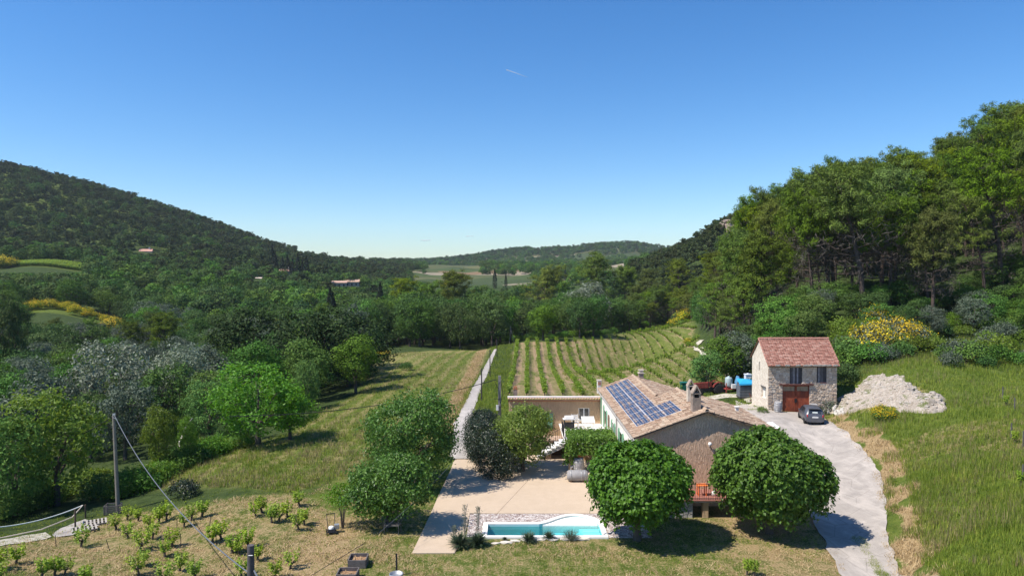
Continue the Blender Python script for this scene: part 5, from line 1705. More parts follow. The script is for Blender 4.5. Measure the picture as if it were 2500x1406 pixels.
# the pale rubble heap
HEAP = gpoly([(2003, 1004), (2040, 975), (2085, 948), (2125, 922), (2165, 911), (2200, 930), (2250, 953), (2300, 978), (2314, 998), (2290, 1012), (2200, 1008), (2120, 1004), (2060, 1012)])
_hx = [p[0] for p in HEAP]; _hy = [p[1] for p in HEAP]
HX0, HX1, HY0, HY1 = min(_hx) - 1.5, max(_hx) + 1.5, min(_hy) - 1.5, max(_hy) + 1.5
def heap(u, v):
    x = HX0 + u * (HX1 - HX0); y = HY0 + v * (HY1 - HY0)
    wx = (vnoise(x, y, 1.3, 83) - .5) * 1.6
    ins = soft_poly(HEAP, 1.0, x + wx, y + wx * .6)
    core = soft_poly(HEAP, 2.2, x, y)
    nz_ = (vnoise(x, y, 1.0, 8) - .5) * .7 + (vnoise(x, y, .4, 9) - .5) * .35 + (vnoise(x + y, y - x * .2, .8, 12) - .5) * .3
    z = T(x, y) - .55 + ins * (.6 + core * .55) + nz_ * ins
    return x, y, z
m, t = newmat('pale_marl_rubble')
n1 = t.noise(1.6, 6, .75, dist=.6); n2 = t.noise(7, 5, .75)
t.bsdf(t.mix(t.mr(t.noise(1.1, 6, .8), .54, .62), t.ramp(t.mix(.5, n1, n2), [(.34, (.15, .13, .09)), (.46, (.33, .28, .23)), (.62, (.50, .45, .39))]), (.12, .14, .05, 1)), .95, .1, t.mix(.5, n1, n2), 1.0, .15)
me, _ = grid_sheet('rubble_heap', heap, 190, 150, m)
tag(link('rubble_heap', me), 'large heap of pale dug out rubble right of the barn', 'rubble heap')
n = 1500
u_ = rng.uniform(0, 1, n); v_ = rng.uniform(0, 1, n)
hx, hy, hz = heap(u_, v_)
V0 = np.array([v.co[:] for v in rms[0].vertices]); F0 = np.array([p.vertices[:] for p in rms[0].polygons])
keep = soft_poly(HEAP, .8, hx, hy) > .7
hx, hy, hz = hx[keep], hy[keep], hz[keep]; n = len(hx)
ss = rng.uniform(.1, .5, (n, 1, 1)) ** 1.3 * rng.uniform(.6, 1.2, (n, 1, 3))
V = V0[None] * ss + np.stack([hx, hy, hz], -1)[:, None]
tag(link('rubble', np_mesh('rubble', V.reshape(-1, 3), (F0[None] + (np.arange(n) * len(V0))[:, None, None]).reshape(-1, 3), simple('rubble_stones', (.40, .36, .31), .95, .2, 2), tri=True)), 'loose pale stones strewn over the rubble heap', 'rubble', kind='stuff')

# ------------------------------------------------------------ houses far away
def far_house(px, py, D, w, d, h, rh, wallc, roofc, label, rz=0.0, chim=True):
    p = P(px, py, D)      # eave line centre
    g0 = Tz(p.x, D)
    o = empty('distant_house', (p.x, D, p.z - h), rz)
    b = MB(); b.b2(-w / 2, -d / 2, min(0, g0 - (p.z - h)) - 1, w / 2, d / 2, h); b.build('wall', simple('far_wall', wallc, .9, .05), o)
    b = MB(); b.prism([(-d / 2 - .5, h), (d / 2 + .5, h), (0, h + rh)], -w / 2 - .4, w / 2 + .4, 0, 'X'); rf = b.build('roof', simple('far_roof', roofc, .9, .15, .5), o)
    if chim: b = MB(); b.b2(w * .2, -.5, h + rh * .5, w * .2 + 1, .5, h + rh + 1.4); b.build('chimney', M_WHITEWALL, rf)
    for i in range(3):
        b = MB(); b.b2(-w / 2 + (i + .6) * w / 3.4, -d / 2 - .05, h - 2.2, -w / 2 + (i + .6) * w / 3.4 + 1, -d / 2 - .005, h - .9); b.build('window', M_GLASS, o)
    tag(o, label, 'house'); return o


far_house(357, 614, 520, 8, 7, 4, 1.8, (.62, .52, .46), (.50, .28, .22), 'small white house with pink roof among trees on the left hillside', .35)
far_house(697, 662, 480, 7, 6, 4, 1.3, (.5, .42, .36), (.48, .30, .23), 'little tiled roof just left of the cypress row')
far_house(632, 680, 460, 4, 4, 3, .8, (.74, .72, .68), (.6, .5, .45), 'tiny white building half hidden in the trees left of the cypresses', 0, False)
far_house(828, 690, 440, 9, 7, 4.5, 1.2, (.50, .36, .27), (.46, .30, .23), 'tan farmhouse with a wall facing the valley left of centre', .2, False)
far_house(860, 688, 450, 9, 8, 3.5, 1.6, (.48, .36, .27), (.45, .30, .22), 'low tiled farm wing beside the tan farmhouse', .1, False)
far_house(1183, 634, 1500, 9, 9, 6, 2.5, (.55, .35, .25), (.42, .26, .2), 'tiny orange house on the terraced far slope', 0, False)
far_house(1090, 640, 1700, 12, 9, 5, 2.5, (.6, .55, .5), (.5, .4, .35), 'tiny pale house at the left foot of the far hill', 0, False)
far_house(1577, 598, 1700, 16, 9, 7, 2.5, (.42, .36, .30), (.36, .25, .2), 'tiny house on top of the far ridge', 0, False)
# pale cliff in the right hillside
cl = P(1797, 545, 330)
def cliff(u, v):
    x = cl.x - 4 + u * 14
    vf = np.clip(v / .5, 0, 1); vb = np.clip((v - .5) / .5, 0, 1)
    z = cl.z - 4.5 + vf * (4.6 + vnoise(x, x * 0, 4, 6) * 1.6) + np.sin(vb * 3.14) * 1.0
    y = 322 + (vnoise(x, z, 5, 3)) * 4 + (vnoise(x, z, 1.6, 5)) * 1.6 + vf * 1.0 + np.maximum(0, u * 3) + vb * 16
    return x, y, z
m, t = newmat('pale_pink_rock')
n1 = t.noise(.35, 6, .8, t.mapping(t.pos(), (1, 1, 2)))
t.bsdf(t.ramp(n1, [(.36, (.14, .10, .085)), (.48, (.40, .30, .25)), (.66, (.62, .50, .42))]), .95, .1, n1, 1.0, 1.0)
me, _ = grid_sheet('rock_cliff', cliff, 50, 30, m, smooth=False)
me2 = MB(); o = link('rock_cliff', me); o.modifiers.new('depth', 'SOLIDIFY').thickness = 3.0
tag(o, 'pale pink rock face near the top of the right hill', 'cliff')
# condensation trail and two wisps, high above
M_CT, t = newmat('thin_white_vapour')
tr = t.n('ShaderNodeBsdfTransparent'); df = t.n('ShaderNodeBsdfDiffuse'); df.inputs[0].default_value = (1, 1, 1, 1)
mx = t.n('ShaderNodeMixShader'); mx.inputs[0].default_value = .33; t.l(tr.outputs[0], mx.inputs[1]); t.l(df.outputs[0], mx.inputs[2]); t.l(mx.outputs[0], t.out.inputs[0])
b = MB(); b.tube([P(1236, 171, 9000), P(1256, 178, 9000), P(1290, 190, 9000)], [7, 5, 1], 6); o = b.build('vapour_trail', M_CT); tag(o, 'short thin white aeroplane trail high in the blue sky', 'vapour trail')

for k, (px, py, w) in enumerate(((1143, 577, 45), (1036, 587, 60))):
    b = MB(); b.lathe([(0, -.35), (.5, -.2), (.9, 0), (.6, .2), (0, .4)], n=12); b.lathe([(0, -.3), (.5, 0), (0, .3)], (.9, 0, .1), 10)
    o = b.build('cloud_wisp', M_CT); o.location = P(px, py, 9000); o.scale = (w * 1.2, w, w * .35); tag(o, ('brighter tiny white cloud wisp low above the far hill' if k == 0 else 'fainter tiny cloud wisp left of the brighter one'), 'cloud')

# ------------------------------------------------------------ leaves
def unit(a):
    return a / np.maximum(np.linalg.norm(a, axis=1, keepdims=True), 1e-9)


def leaves(Pn, N, size, aspect=.6, rand=.8, droop=0.0, r=None, along=0.0, fold=.12):
    """kite shaped leaves; N = facing; droop pulls tips down; along lets the tip follow N"""
    r = r or rng
    n = len(Pn)
    nr = unit(N + r.normal(0, rand, (n, 3)))
    t = r.normal(0, 1, (n, 3)); t[:, 2] -= droop
    t = t + N * along
    t = unit(t - nr * (t * nr).sum(1)[:, None])
    bt = np.cross(nr, t)
    s = (size * r.uniform(.65, 1.3, n))[:, None]
    V = np.stack([Pn - t * s * .5, Pn + bt * s * aspect * .5 + nr * s * fold, Pn + t * s * .55, Pn - bt * s * aspect * .5 + nr * s * fold], 1)
    return V.reshape(-1, 3)


def leaf_mesh(name, V, mat):
    n = len(V) // 4
    return np_mesh(name, V, np.arange(n * 4).reshape(n, 4), mat)


def rdir(n, r, zmin=-1.0):
    z = r.uniform(zmin, 1, n); a = r.uniform(0, 2 * np.pi, n); q = np.sqrt(1 - z * z)
    return np.stack([q * np.cos(a), q * np.sin(a), z], 1)


def blob_crown(seed, blobs, ncl, per, clr, size, aspect=.6, rand=.75, droop=.3, zmin=-.7, inner=.25, up=.35, spread=(.82, 1.04)):
    r = np.random.default_rng(seed)
    B = np.array(blobs, float)
    w = B[:, 3] * B[:, 4] + B[:, 3] * B[:, 5]; w = w / w.sum()
    bi = r.choice(len(B), ncl, p=w)
    d = rdir(ncl, r, zmin)
    rad = r.uniform(spread[0], spread[1], ncl)
    k = r.random(ncl) < inner
    rad[k] *= r.uniform(.45, .85, k.sum())
    c = B[bi, :3] + B[bi, 3:6] * d * rad[:, None]
    # drop clusters deep inside another blob
    deep = np.zeros(ncl, bool)
    for b in B:
        deep |= ((((c - b[:3]) / b[3:6]) ** 2).sum(1) < .42)
    c = c[~deep]; d = d[~deep]
    nc = len(c)
    off = r.normal(0, 1, (nc, per, 3)) * clr * r.uniform(.7, 1.25, (nc, 1, 1))
    off[:, :, 2] *= .65
    Pn = (c[:, None] + off).reshape(-1, 3)
    N = np.repeat(d, per, 0) * .8 + unit(off.reshape(-1, 3)) * .45 + np.array([0, 0, up])
    return leaves(Pn, unit(N), size, aspect, rand, droop, r)


def limbs_mesh(seed, blobs, h0, r0, mat, lean=(0, 0), name='trunk', twigs=2):
    r2 = random.Random(seed)
    b = MB()
    top = Vector((lean[0], lean[1], h0))
    mid = Vector((lean[0] * .3 + r2.uniform(-.1, .1) * h0 * .3, lean[1] * .3, h0 * .5))
    b.tube([(0, 0, -.25), (0, 0, .05), mid, top], [r0 * 1.35, r0 * 1.05, r0 * .9, r0 * .75], 8)
    for q in blobs:
        c = Vector(q[:3])
        m_ = top.lerp(c, .5) + Vector((r2.uniform(-.2, .2), r2.uniform(-.2, .2), .1)) * (c - top).length * .4
        b.tube([top - Vector((0, 0, h0 * .06)), m_, c], [r0 * .5, r0 * .3, r0 * .12], 6)
        for _ in range(twigs):
            d = Vector((r2.uniform(-1, 1), r2.uniform(-1, 1), r2.uniform(-.2, 1))).normalized()
            e = c + Vector((d.x * q[3], d.y * q[4], d.z * q[5])) * .75
            b.tube([m_.lerp(c, r2.uniform(0, .9)), m_.lerp(e, .6), e], [r0 * .18, r0 * .12, r0 * .04], 4)
    return b.mesh(name, mat)


def c3(r, g, b): return (r, g, b, 1)


M_BARK = simple('grey_brown_bark', (.10, .08, .065), .95, .3, 5, bump=.6)
M_BARKP = simple('pine_bark', (.085, .062, .052), .95, .3, 5)
M_BARKW = simple('whitish_bark', (.34, .32, .28), .9, .3, 5)
L_MUL = leafmat('mulberry_leaf', c3(0.03416, 0.09099, 0.006415), c3(0.06835, 0.1593, 0.01122), c3(0.1235, 0.2504, 0.02085), .25, .5, .3, .06)
L_FIG = leafmat('walnut_leaf', c3(0.03259, 0.08964, 0.01339), c3(0.07334, 0.1703, 0.02275), c3(0.1386, 0.2689, 0.04015), .28, .45, .4, .08)
L_OAK = leafmat('oak_leaf', c3(0.02817, 0.07175, 0.01474), c3(0.06107, 0.1256, 0.02213), c3(0.1128, 0.1974, 0.0354), .14, .7, .15, .22, .7)
L_MID = leafmat('broad_leaf', c3(0.04067, 0.0996, 0.01284), c3(0.08542, 0.1832, 0.02311), c3(0.1527, 0.2788, 0.03851), .18, .7, .15, .22, .7)
L_OAKD = leafmat('dark_oak_leaf', c3(0.016, 0.034, 0.0096), c3(0.03, 0.06, 0.0144), c3(0.055, 0.095, 0.0224), .14, .7, .15, .05, .7)
L_BRI = leafmat('bright_leaf', c3(0.063, 0.1518, 0.0088), c3(0.1071, 0.2508, 0.01584), c3(0.1701, 0.3564, 0.0308), .38, .5, .3, .1, .7)
L_YEL = leafmat('yellow_green_leaf', c3(0.07607, 0.1199, 0.01056), c3(0.1352, 0.2045, 0.01901), c3(0.2029, 0.2821, 0.03168), .35, .5, .3, .12, .7)
L_SIL = leafmat('silver_leaf', c3(0.07301, 0.105, 0.05663), c3(0.1582, 0.1976, 0.1236), c3(0.4137, 0.4446, 0.3295), .2, .6, .3, .12, .5)
L_OLV = leafmat('grey_green_leaf', c3(0.0455, 0.0715, 0.0416), c3(0.0975, 0.13, 0.0806), c3(0.182, 0.221, 0.156), .2, .6, .3, .12, .5)
L_PIN = leafmat('pine_needle', c3(0.05265, 0.07125, 0.01571), c3(0.1017, 0.1593, 0.01796), c3(0.1842, 0.2682, 0.02245), .15, .8, .1, .26, .5)
L_PIN2 = leafmat('far_pine_needle', c3(0.034, 0.05434, 0.02419), c3(0.06375, 0.09405, 0.0311), c3(0.1169, 0.1463, 0.04493), .1, .8, .1, .25, .3)
L_CYP = leafmat('cypress_leaf', c3(.008, .018, .010), c3(.015, .030, .014), c3(.028, .048, .02), .1, .7, .2, .15)
L_HED = leafmat('dark_hedge_leaf', c3(0.0072, 0.0192, 0.0072), c3(0.0162, 0.0336, 0.012), c3(0.045, 0.068, 0.027), .15, .4, .5, .05)
L_VINE = leafmat('vine_leaf', c3(0.1258, 0.2173, 0.01382), c3(0.2426, 0.3551, 0.02534), c3(0.4133, 0.5216, 0.0576), .38, .5, .3, .08)
L_VINE2 = leafmat('vineyard_leaf', c3(0.1032, 0.1736, 0.01344), c3(0.1891, 0.3019, 0.02112), c3(0.3095, 0.4377, 0.0432), .35, .55, .3, .12)
L_YUC = leafmat('yucca_blade', c3(.022, .045, .022), c3(.045, .075, .035), c3(.11, .14, .07), .12, .45, .4, .1)
M_BROOM = leafmat('broom_flower', c3(.45, .32, .006), c3(.72, .54, .008), c3(.85, .68, .02), .2, .6, .2, .08)
L_DEADT = leafmat('dead_twig', c3(.055, .045, .038), c3(.10, .085, .07), c3(.16, .14, .12), .1, .9, .1, .15)


def make_tree(name, label, cat, blobs, crown_me, trunk_me, group=None):
    o = empty(name); tag(o, label, cat, group)
    link('trunk', trunk_me, o); link('crown', crown_me, o)
    return o


# ---- the two clipped mulberries in front of the house
def globe(seed, rx, ry, rz, cz, nsp=1500, per=22, leaf=.19):
    """crown of drooping leafy sprigs set close together on an uneven globe"""
    r = np.random.default_rng(seed)
    d = rdir(nsp, r, -.92)
    bd = rdir(34, r, -.9); bs = r.uniform(-1.1, 1.0, 34)
    g_ = np.exp((d @ bd.T - 1) / .05)
    lum = 1 + .15 * np.tanh((g_ * bs).sum(1) * 1.2)
    rad = lum * (1 - np.abs(r.normal(0, .075, nsp))) * np.where(r.random(nsp) < .06, 1.06, 1.0)
    low = d[:, 2] < -.35
    rad = np.where(low, rad * r.uniform(.82, 1.06, nsp), rad)
    c = d * rad[:, None] * np.array([rx, ry, rz]) + np.array([0, 0, cz])
    c[:, 2] = np.where(c[:, 2] < cz, cz - (cz - c[:, 2]) * .82, c[:, 2]) - np.where(low, r.random(nsp) ** 2 * .7, 0)
    c[:, 2] = np.maximum(c[:, 2], 1.0 + r.uniform(0, .5, nsp))
    # sprig runs outwards, then bends down
    out = unit(d * np.array([1, 1, .8]) + r.normal(0, .3, (nsp, 3)))
    L_ = r.uniform(.35, .8, nsp)
    t = r.uniform(0, 1, (nsp, per, 1))
    p = c[:, None] + out[:, None] * (t - .6) * L_[:, None, None] + np.array([0, 0, -1.0]) * (t ** 2) * (L_ * .55)[:, None, None]
    p = p + r.normal(0, .095, p.shape)
    N = unit(np.repeat(d * .75 + np.array([0, 0, .35]), per, 0))
    V = leaves(p.reshape(-1, 3), N, leaf, .8, .5, 1.1, r, fold=.1)
    k = nsp * 4
    d2 = rdir(k, r, -.75); c2 = d2 * r.uniform(.5, .78, (k, 1)) * np.array([rx, ry, rz]) + np.array([0, 0, cz])
    V2 = leaves(c2, d2, leaf * 1.5, .8, .5, .8, r)
    return np.concatenate([V, V2])


def place_on(px, D, dz=0.0):
    return at(px, D, dz)


lb = [(-1.1, .3, 2.6, .8, .8, .6), (1.1, -.2, 2.7, .8, .8, .6), (0, 1.0, 2.9, .8, .8, .6), (.1, -1.1, 2.7, .8, .8, .6)]
tm = limbs_mesh(3, lb, 1.75, .22, M_BARK)
q = at(1553, 37.9)
t1 = make_tree('mulberry_tree', 'round mulberry tree between the swimming pool and the balcony', 'tree', lb, leaf_mesh('crown', globe(11, 2.75, 2.6, 2.15, 3.2, 1300, 22, .19), L_MUL), tm); t1.location = q + Vector((.12, 0, 0))
q = at(1876, 38.9)
t2 = make_tree('mulberry_tree', 'round mulberry tree beside the drive, casting its shadow on the asphalt', 'tree', lb, leaf_mesh('crown', globe(12, 3.15, 2.8, 2.4, 3.3, 1600, 22, .19), L_MUL), tm); t2.location = q + Vector((.18, 0, 0))


def bl_tree(seed, H, R, cz0, nb, ncl, per, clr, size, flat=1.0, **kw):
    """blobs arranged as an irregular crown of radius R between cz0 and H"""
    r2 = random.Random(seed)
    bl = []
    hh = (H - cz0)
    for k in range(nb):
        a = 2 * math.pi * k / nb * 1.0 + r2.uniform(-.5, .5); lv = (k + .5) / nb
        rr = R * (.62 if k else .0) * math.sqrt(max(.15, 1 - (2 * lv - 1) ** 2)) * r2.uniform(.7, 1.1)
        s = R * r2.uniform(.42, .62)
        bl.append((rr * math.cos(a * 2.4), rr * math.sin(a * 2.4), cz0 + hh * (.22 + .62 * lv), s, s, s * .8 * flat))
    bl.append((0, 0, cz0 + hh * .5, R * .62, R * .62, hh * .42))
    V = blob_crown(seed, bl, ncl, per, clr, size, **kw)
    return bl, V


def one_tree(name, label, cat, seed, px, D, topy, R, mat, cz0=1.2, nb=9, ncl=420, per=34, clr=.34, size=.2, trunk_r=.2, bark=None, grp=None, base_z=None, lean=(0, 0), **kw):
    g_ = at(px, D)
    H = P(px, topy, D).z - g_.z
    bl, V = bl_tree(seed, H * 1.02, R, cz0, nb, ncl, per, clr, size, **kw)
    tme = limbs_mesh(seed, bl[:7], max(.8, cz0 * .9 + H * .08), trunk_r, bark or M_BARK, lean)
    o = make_tree(name, label, cat, bl, leaf_mesh('crown', V, mat), tme, grp)
    o.location = g_
    return o


one_tree('leafy_tree', 'large dense green tree between the left field and the patio', 'tree', 21, 1015, 47.8, 968, 3.3, L_FIG, .5, 12, 900, 42, .30, .19, .24, rand=.6, up=.2)
one_tree('walnut_tree', 'spreading yellow green tree shading the grey garden seat', 'tree', 22, 945, 39.9, 1120, 2.1, L_FIG, .35, 11, 640, 38, .26, .17, .19, rand=.6, up=.2)
one_tree('courtyard_tree', 'bushy sunlit tree in the courtyard beside the dark hedge', 'tree', 23, 1276, 50.9, 1003, 2.3, L_YEL, .5, 10, 620, 36, .26, .18, .16, rand=.6, up=.2)

# young many stemmed shrub
q = at(833, 39.7); o = empty('young_shrub', q); tag(o, 'thin many stemmed bright shrub left of the fig like tree', 'shrub')
b = MB()
for k in range(6):
    a = k * 1.05; b.tube([(0.05 * math.cos(a), .05 * math.sin(a), 0), (.12 * math.cos(a), .12 * math.sin(a), .9), (.45 * math.cos(a), .45 * math.sin(a), 1.7)], [.025, .02, .01], 5)
b.build('stems', M_BARK, o, fix=False)
link('crown', leaf_mesh('crown', blob_crown(5, [(0, 0, 1.75, .65, .65, .5), (-.6, .1, 1.6, .45, .45, .35), (.5, 0, 2.05, .45, .45, .35), (-.2, .2, 2.1, .5, .5, .3)], 90, 22, .16, .12, zmin=-.9), L_BRI), o)

# dark hedge at the courtyard edge
hb = [(-1.25, 49.7, 1.4, 1.15, 1.5, 1.75), (-.45, 49.5, 1.2, 1.0, 1.2, 1.4), (-1.75, 51.7, 1.5, 1.25, 1.6, 1.85), (-2.15, 53.8, 1.55, 1.3, 1.7, 1.9), (-2.45, 56.1, 1.6, 1.25, 1.6, 1.85), (-1.0, 52.0, 1.4, 1.0, 1.5, 1.6), (-2.2, 58, 1.4, 1.2, 1.5, 1.6)]
V = blob_crown(31, hb, 1500, 26, .2, .12, zmin=-.8, inner=.15, rand=.6, spread=(.93, 1.04))
o = link('hedge', leaf_mesh('hedge', V, L_HED)); tag(o, 'thick very dark green hedge between the lane and the courtyard', 'hedge')

# pergola with bright vine
pg = empty('pergola', (0, 0, 0)); tag(pg, 'small pergola roofed with bright green climbing vine before the terrace', 'pergola')
b = MB()
b.b2(4.08, 50.75, .045, 4.36, 51.03, 2.2); b.build('post', M_CREPI2, pg)
b = MB(); b.b2(7.1, 50.75, .045, 7.3, 51.0, 2.2); b.build('post', M_CREPI2, pg)
b = MB()
for y in (50.8, 52.9): b.b2(4.0, y, 2.2, 7.5, y + .1, 2.32)
for x in np.linspace(4.1, 7.4, 8): b.b2(x, 50.5, 2.321, x + .07, 53.4, 2.39)
b.build('beam', M_WOODG, pg)
r_ = np.random.default_rng(9); n = 7500
pp = np.stack([r_.uniform(4.0, 7.5, n), r_.uniform(50.2, 53.3, n), 2.42 + r_.normal(0, .12, n)], 1)
kf = r_.random(n) < .28; pp[kf, 1] = 50.35 + r_.normal(0, .12, kf.sum()); pp[kf, 2] = r_.uniform(1.35, 2.4, kf.sum())
kp = r_.random(n) < .13; pp[kp] = np.stack([4.2 + r_.normal(0, .25, kp.sum()), 50.9 + r_.normal(0, .25, kp.sum()), r_.uniform(.6, 2.3, kp.sum())], 1)
N = np.tile([[0, -.25, 1.0]], (n, 1)); N[kf] = (0, -1, .5)
link('climbing_vine', leaf_mesh('climbing_vine', leaves(pp, unit(N), .16, .8, .55, .8, r_), leafmat('pergola_leaf', c3(.05, .11, .012), c3(.105, .20, .02), c3(.18, .29, .035), .38, .5, .3, .05)), pg)

# yuccas, slim shrubs, ornamental grass beside the pool
def yucca_mesh(seed, n, L):
    r = np.random.default_rng(seed)
    d = rdir(n, r, -.05); d[:, 2] = d[:, 2] * .85 + .12; d = unit(d)
    s = np.cross(d, [0, 0, 1]); s = unit(s)
    base = r.normal(0, .05, (n, 3)); base[:, 2] = np.abs(base[:, 2]) + .08
    L_ = (L * r.uniform(.75, 1.15, n))[:, None]; w = .022
    a = base - s * w; b_ = base + s * w; m1 = base + d * L_ * .55; tip = base + d * L_ + np.array([0, 0, -.10]) * L_
    V = np.stack([a, b_, m1 + s * w * 1.1, m1 - s * w * 1.1, m1 - s * w * 1.1, m1 + s * w * 1.1, tip + s * .002, tip - s * .002], 1).reshape(-1, 3)
    return np_mesh('yucca', V, np.arange(n * 8).reshape(-1, 4), L_YUC)


for k, (px, D, s, lab) in enumerate(((1122, 36.9, 1.0, 'big dark yucca at the near left corner of the pool, left one of the pair'), (1164, 37.1, .95, 'big dark yucca touching the pool corner, right one of the pair'), (1291, 37.6, .78, 'medium yucca in front of the middle of the pool'), (1341, 38.0, .6, 'small upright yucca before the curved part of the pool'), (1232, 37.8, .3, 'tiny yucca tuft beside the pale rocks'))):
    x = (px - 1250) / F_PX * D
    o = link('yucca', yucca_mesh(40 + k, 260 if k < 2 else 170, .74)); o.location = (x, D, .02); o.scale = (s, s, s); tag(o, lab, 'yucca', 'yuccas round the pool')
    if k < 2:
        o2 = 0
for k, (px, D, h, lab) in enumerate(((1133, 38.4, 1.75, 'taller slim wispy shrub behind the yuccas'), (1166, 38.5, 1.6, 'slim wispy shrub right behind the yucca at the pool corner'), (1108, 37.6, .9, 'short wispy shrub at the left end of the yucca bed'))):
    x = (px - 1250) / F_PX * D
    r = np.random.default_rng(60 + k); n = 420
    pp = np.stack([r.normal(0, .13, n), r.normal(0, .13, n), r.uniform(.1, h, n)], 1); pp[:, :2] *= (1.25 - pp[:, 2:] / h * .8)
    o = empty('slim_shrub', (x, D, .02)); tag(o, lab, 'shrub')
    link('foliage', leaf_mesh('foliage', leaves(pp, unit(r.normal(0, 1, (n, 3))), .07, .4, .8, 0, r), L_OLV), o)
    b = MB()
    for j in range(7): b.tube([(0, 0, 0), (r.normal(0, .06), r.normal(0, .06), h * .5), (r.normal(0, .1), r.normal(0, .1), h)], .008, 4)
    b.build('stems', M_BARKW, o, fix=False)
r = np.random.default_rng(70); n = 380
d = rdir(n, r, .25); bs = r.normal(0, .12, (n, 3)); bs[:, 2] = 0; s_ = unit(np.cross(d, [0, 0, 1.0])) * .008
V = np.stack([bs - s_, bs + s_, bs + d * .5 + s_ * .4, bs + d * .5 - s_ * .4], 1).reshape(-1, 3)
o = link('ornamental_grass', leaf_mesh('ornamental_grass', V, L_OLV)); o.location = (3.15, 37.95, .02); tag(o, 'grey green tuft of ornamental grass hanging over the pool edge', 'grass tuft')

# ------------------------------------------------------------ tree stock for the woods
STOCK = {}


def stock(key, me_list):
    STOCK[key] = me_list


oak_near, oak_far = [], []
for s in range(4):
    H, R = 9.0, (3.6, 3.9, 3.3, 4.2)[s]
    bl, V = bl_tree(100 + s, H, R, 1.0, 9, 420, 22, .36, .30, zmin=-.75, inner=.15, rand=.5, up=.15)
    tme = limbs_mesh(100 + s, bl[:8], 2.4, .24, M_BARK)
    oak_near.append((V, tme))
    V2 = bl_tree(200 + s, H, R, .8, 7, 190, 9, .42, .66, zmin=-.6, inner=.08, rand=.4, up=.12)[1]
    oak_far.append((V2, tme))


def pine_crown(seed, H, n_br, tufts, nd, lean, size, lo=.3, wide=3.4):
    r = np.random.default_rng(seed); r2 = random.Random(seed)
    b = MB()
    tp = Vector((lean[0], lean[1], H * .96)); pts = [Vector((0, 0, -.3)), Vector((lean[0] * .12, lean[1] * .12, H * .3)), Vector((lean[0] * .5, lean[1] * .5, H * .65)), tp]
    b.tube(pts, [.24, .19, .12, .04], 7)
    def tr(t):
        t = t * 3; i = min(2, int(t)); return pts[i].lerp(pts[i + 1], t - i)
    C_, D_ = [], []; W_ = []; WD = []
    for k in range(n_br):
        u = (k + r2.random()) / n_br; h = lo + (1 - lo) * u
        a = k * 2.4 + r2.uniform(-.4, .4)
        L = wide * (1.05 - .62 * u ** 1.5) * r2.uniform(.4, 1.12) * (.55 + min(1, (u + .15) * 3) * .45)
        p0 = tr(h); el = -.05 + .75 * u
        d = Vector((math.cos(a), math.sin(a), el))
        p1 = p0 + d * L * .55; p2 = p0 + d * L + Vector((0, 0, L * .22))
        b.tube([p0, p1, p2], [.06 * (1.2 - u), .035, .012], 4, cap=False)
        dead = u < .26 or (u < .65 and r2.random() < .36)
        for j in range(tufts if not dead else tufts // 2):
            t = r2.uniform(.45, 1.08) if not dead else r2.uniform(.4, 1)
            c = (p0.lerp(p1, t * 2) if t < .5 else p1.lerp(p2, t * 2 - 1))
            off = Vector((r2.gauss(0, 1), r2.gauss(0, 1), r2.gauss(0, .45))) * (.5 + .12 * L)
            c = c + off
            if dead: W_.append(c); WD.append(Vector((d.x, d.y, -.2)))
            else:
                C_.append(c); D_.append(Vector((d.x * .5, d.y * .5, .8)))
    C_ = np.array([tuple(c) for c in C_]); D_ = unit(np.array([tuple(c) for c in D_]))
    nc = len(C_)
    off = r.normal(0, 1, (nc, nd, 3)); off = unit(off.reshape(-1, 3)).reshape(nc, nd, 3) * r.uniform(.1, .62, (nc, nd, 1)) * np.array([1, 1, .62])
    Pn = (C_[:, None] + off).reshape(-1, 3)
    N = unit(off.reshape(-1, 3) * 2 + np.repeat(D_, nd, 0))
    V = leaves(Pn, N, size, .42 if nd < 20 else .2, .6, -.6, r, along=1.0)
    # bare grey twigs in the lower crown
    tw = None
    if W_:
        W_ = np.array([tuple(c) for c in W_]); WD = np.array([tuple(c) for c in WD]); m_ = 14
        Pn = (W_[:, None] + r.normal(0, .35, (len(W_), m_, 3))).reshape(-1, 3)
        tw = leaves(Pn, unit(np.repeat(WD, m_, 0) + r.normal(0, .4, (len(Pn), 3))), .55, .09, .4, 0, r, along=1.5)
    return V, b.mesh('trunk', M_BARKP), tw


pine_near, pine_far = [], []
for s in range(5):
    lean = ((-1.1, .2), (-2.2, -.3), (.5, .5), (-1.5, -.7), (-2.8, .2))[s]
    V, tme, tw = pine_crown(300 + s, 10.5, 36, 8, 66, lean, .34, .28, (3.3, 3.7, 3.1, 3.6, 3.9)[s])
    pine_near.append((V, tme, tw))
for s in range(3):
    V, tme, tw = pine_crown(330 + s, 9.0, 14, 6, 11, ((.3, 0), (-.6, .3), (.4, -.4))[s], .95, .3, (3.2, 3.6, 2.9)[s])
    pine_far.append((V, tme, tw))

_cache = {}


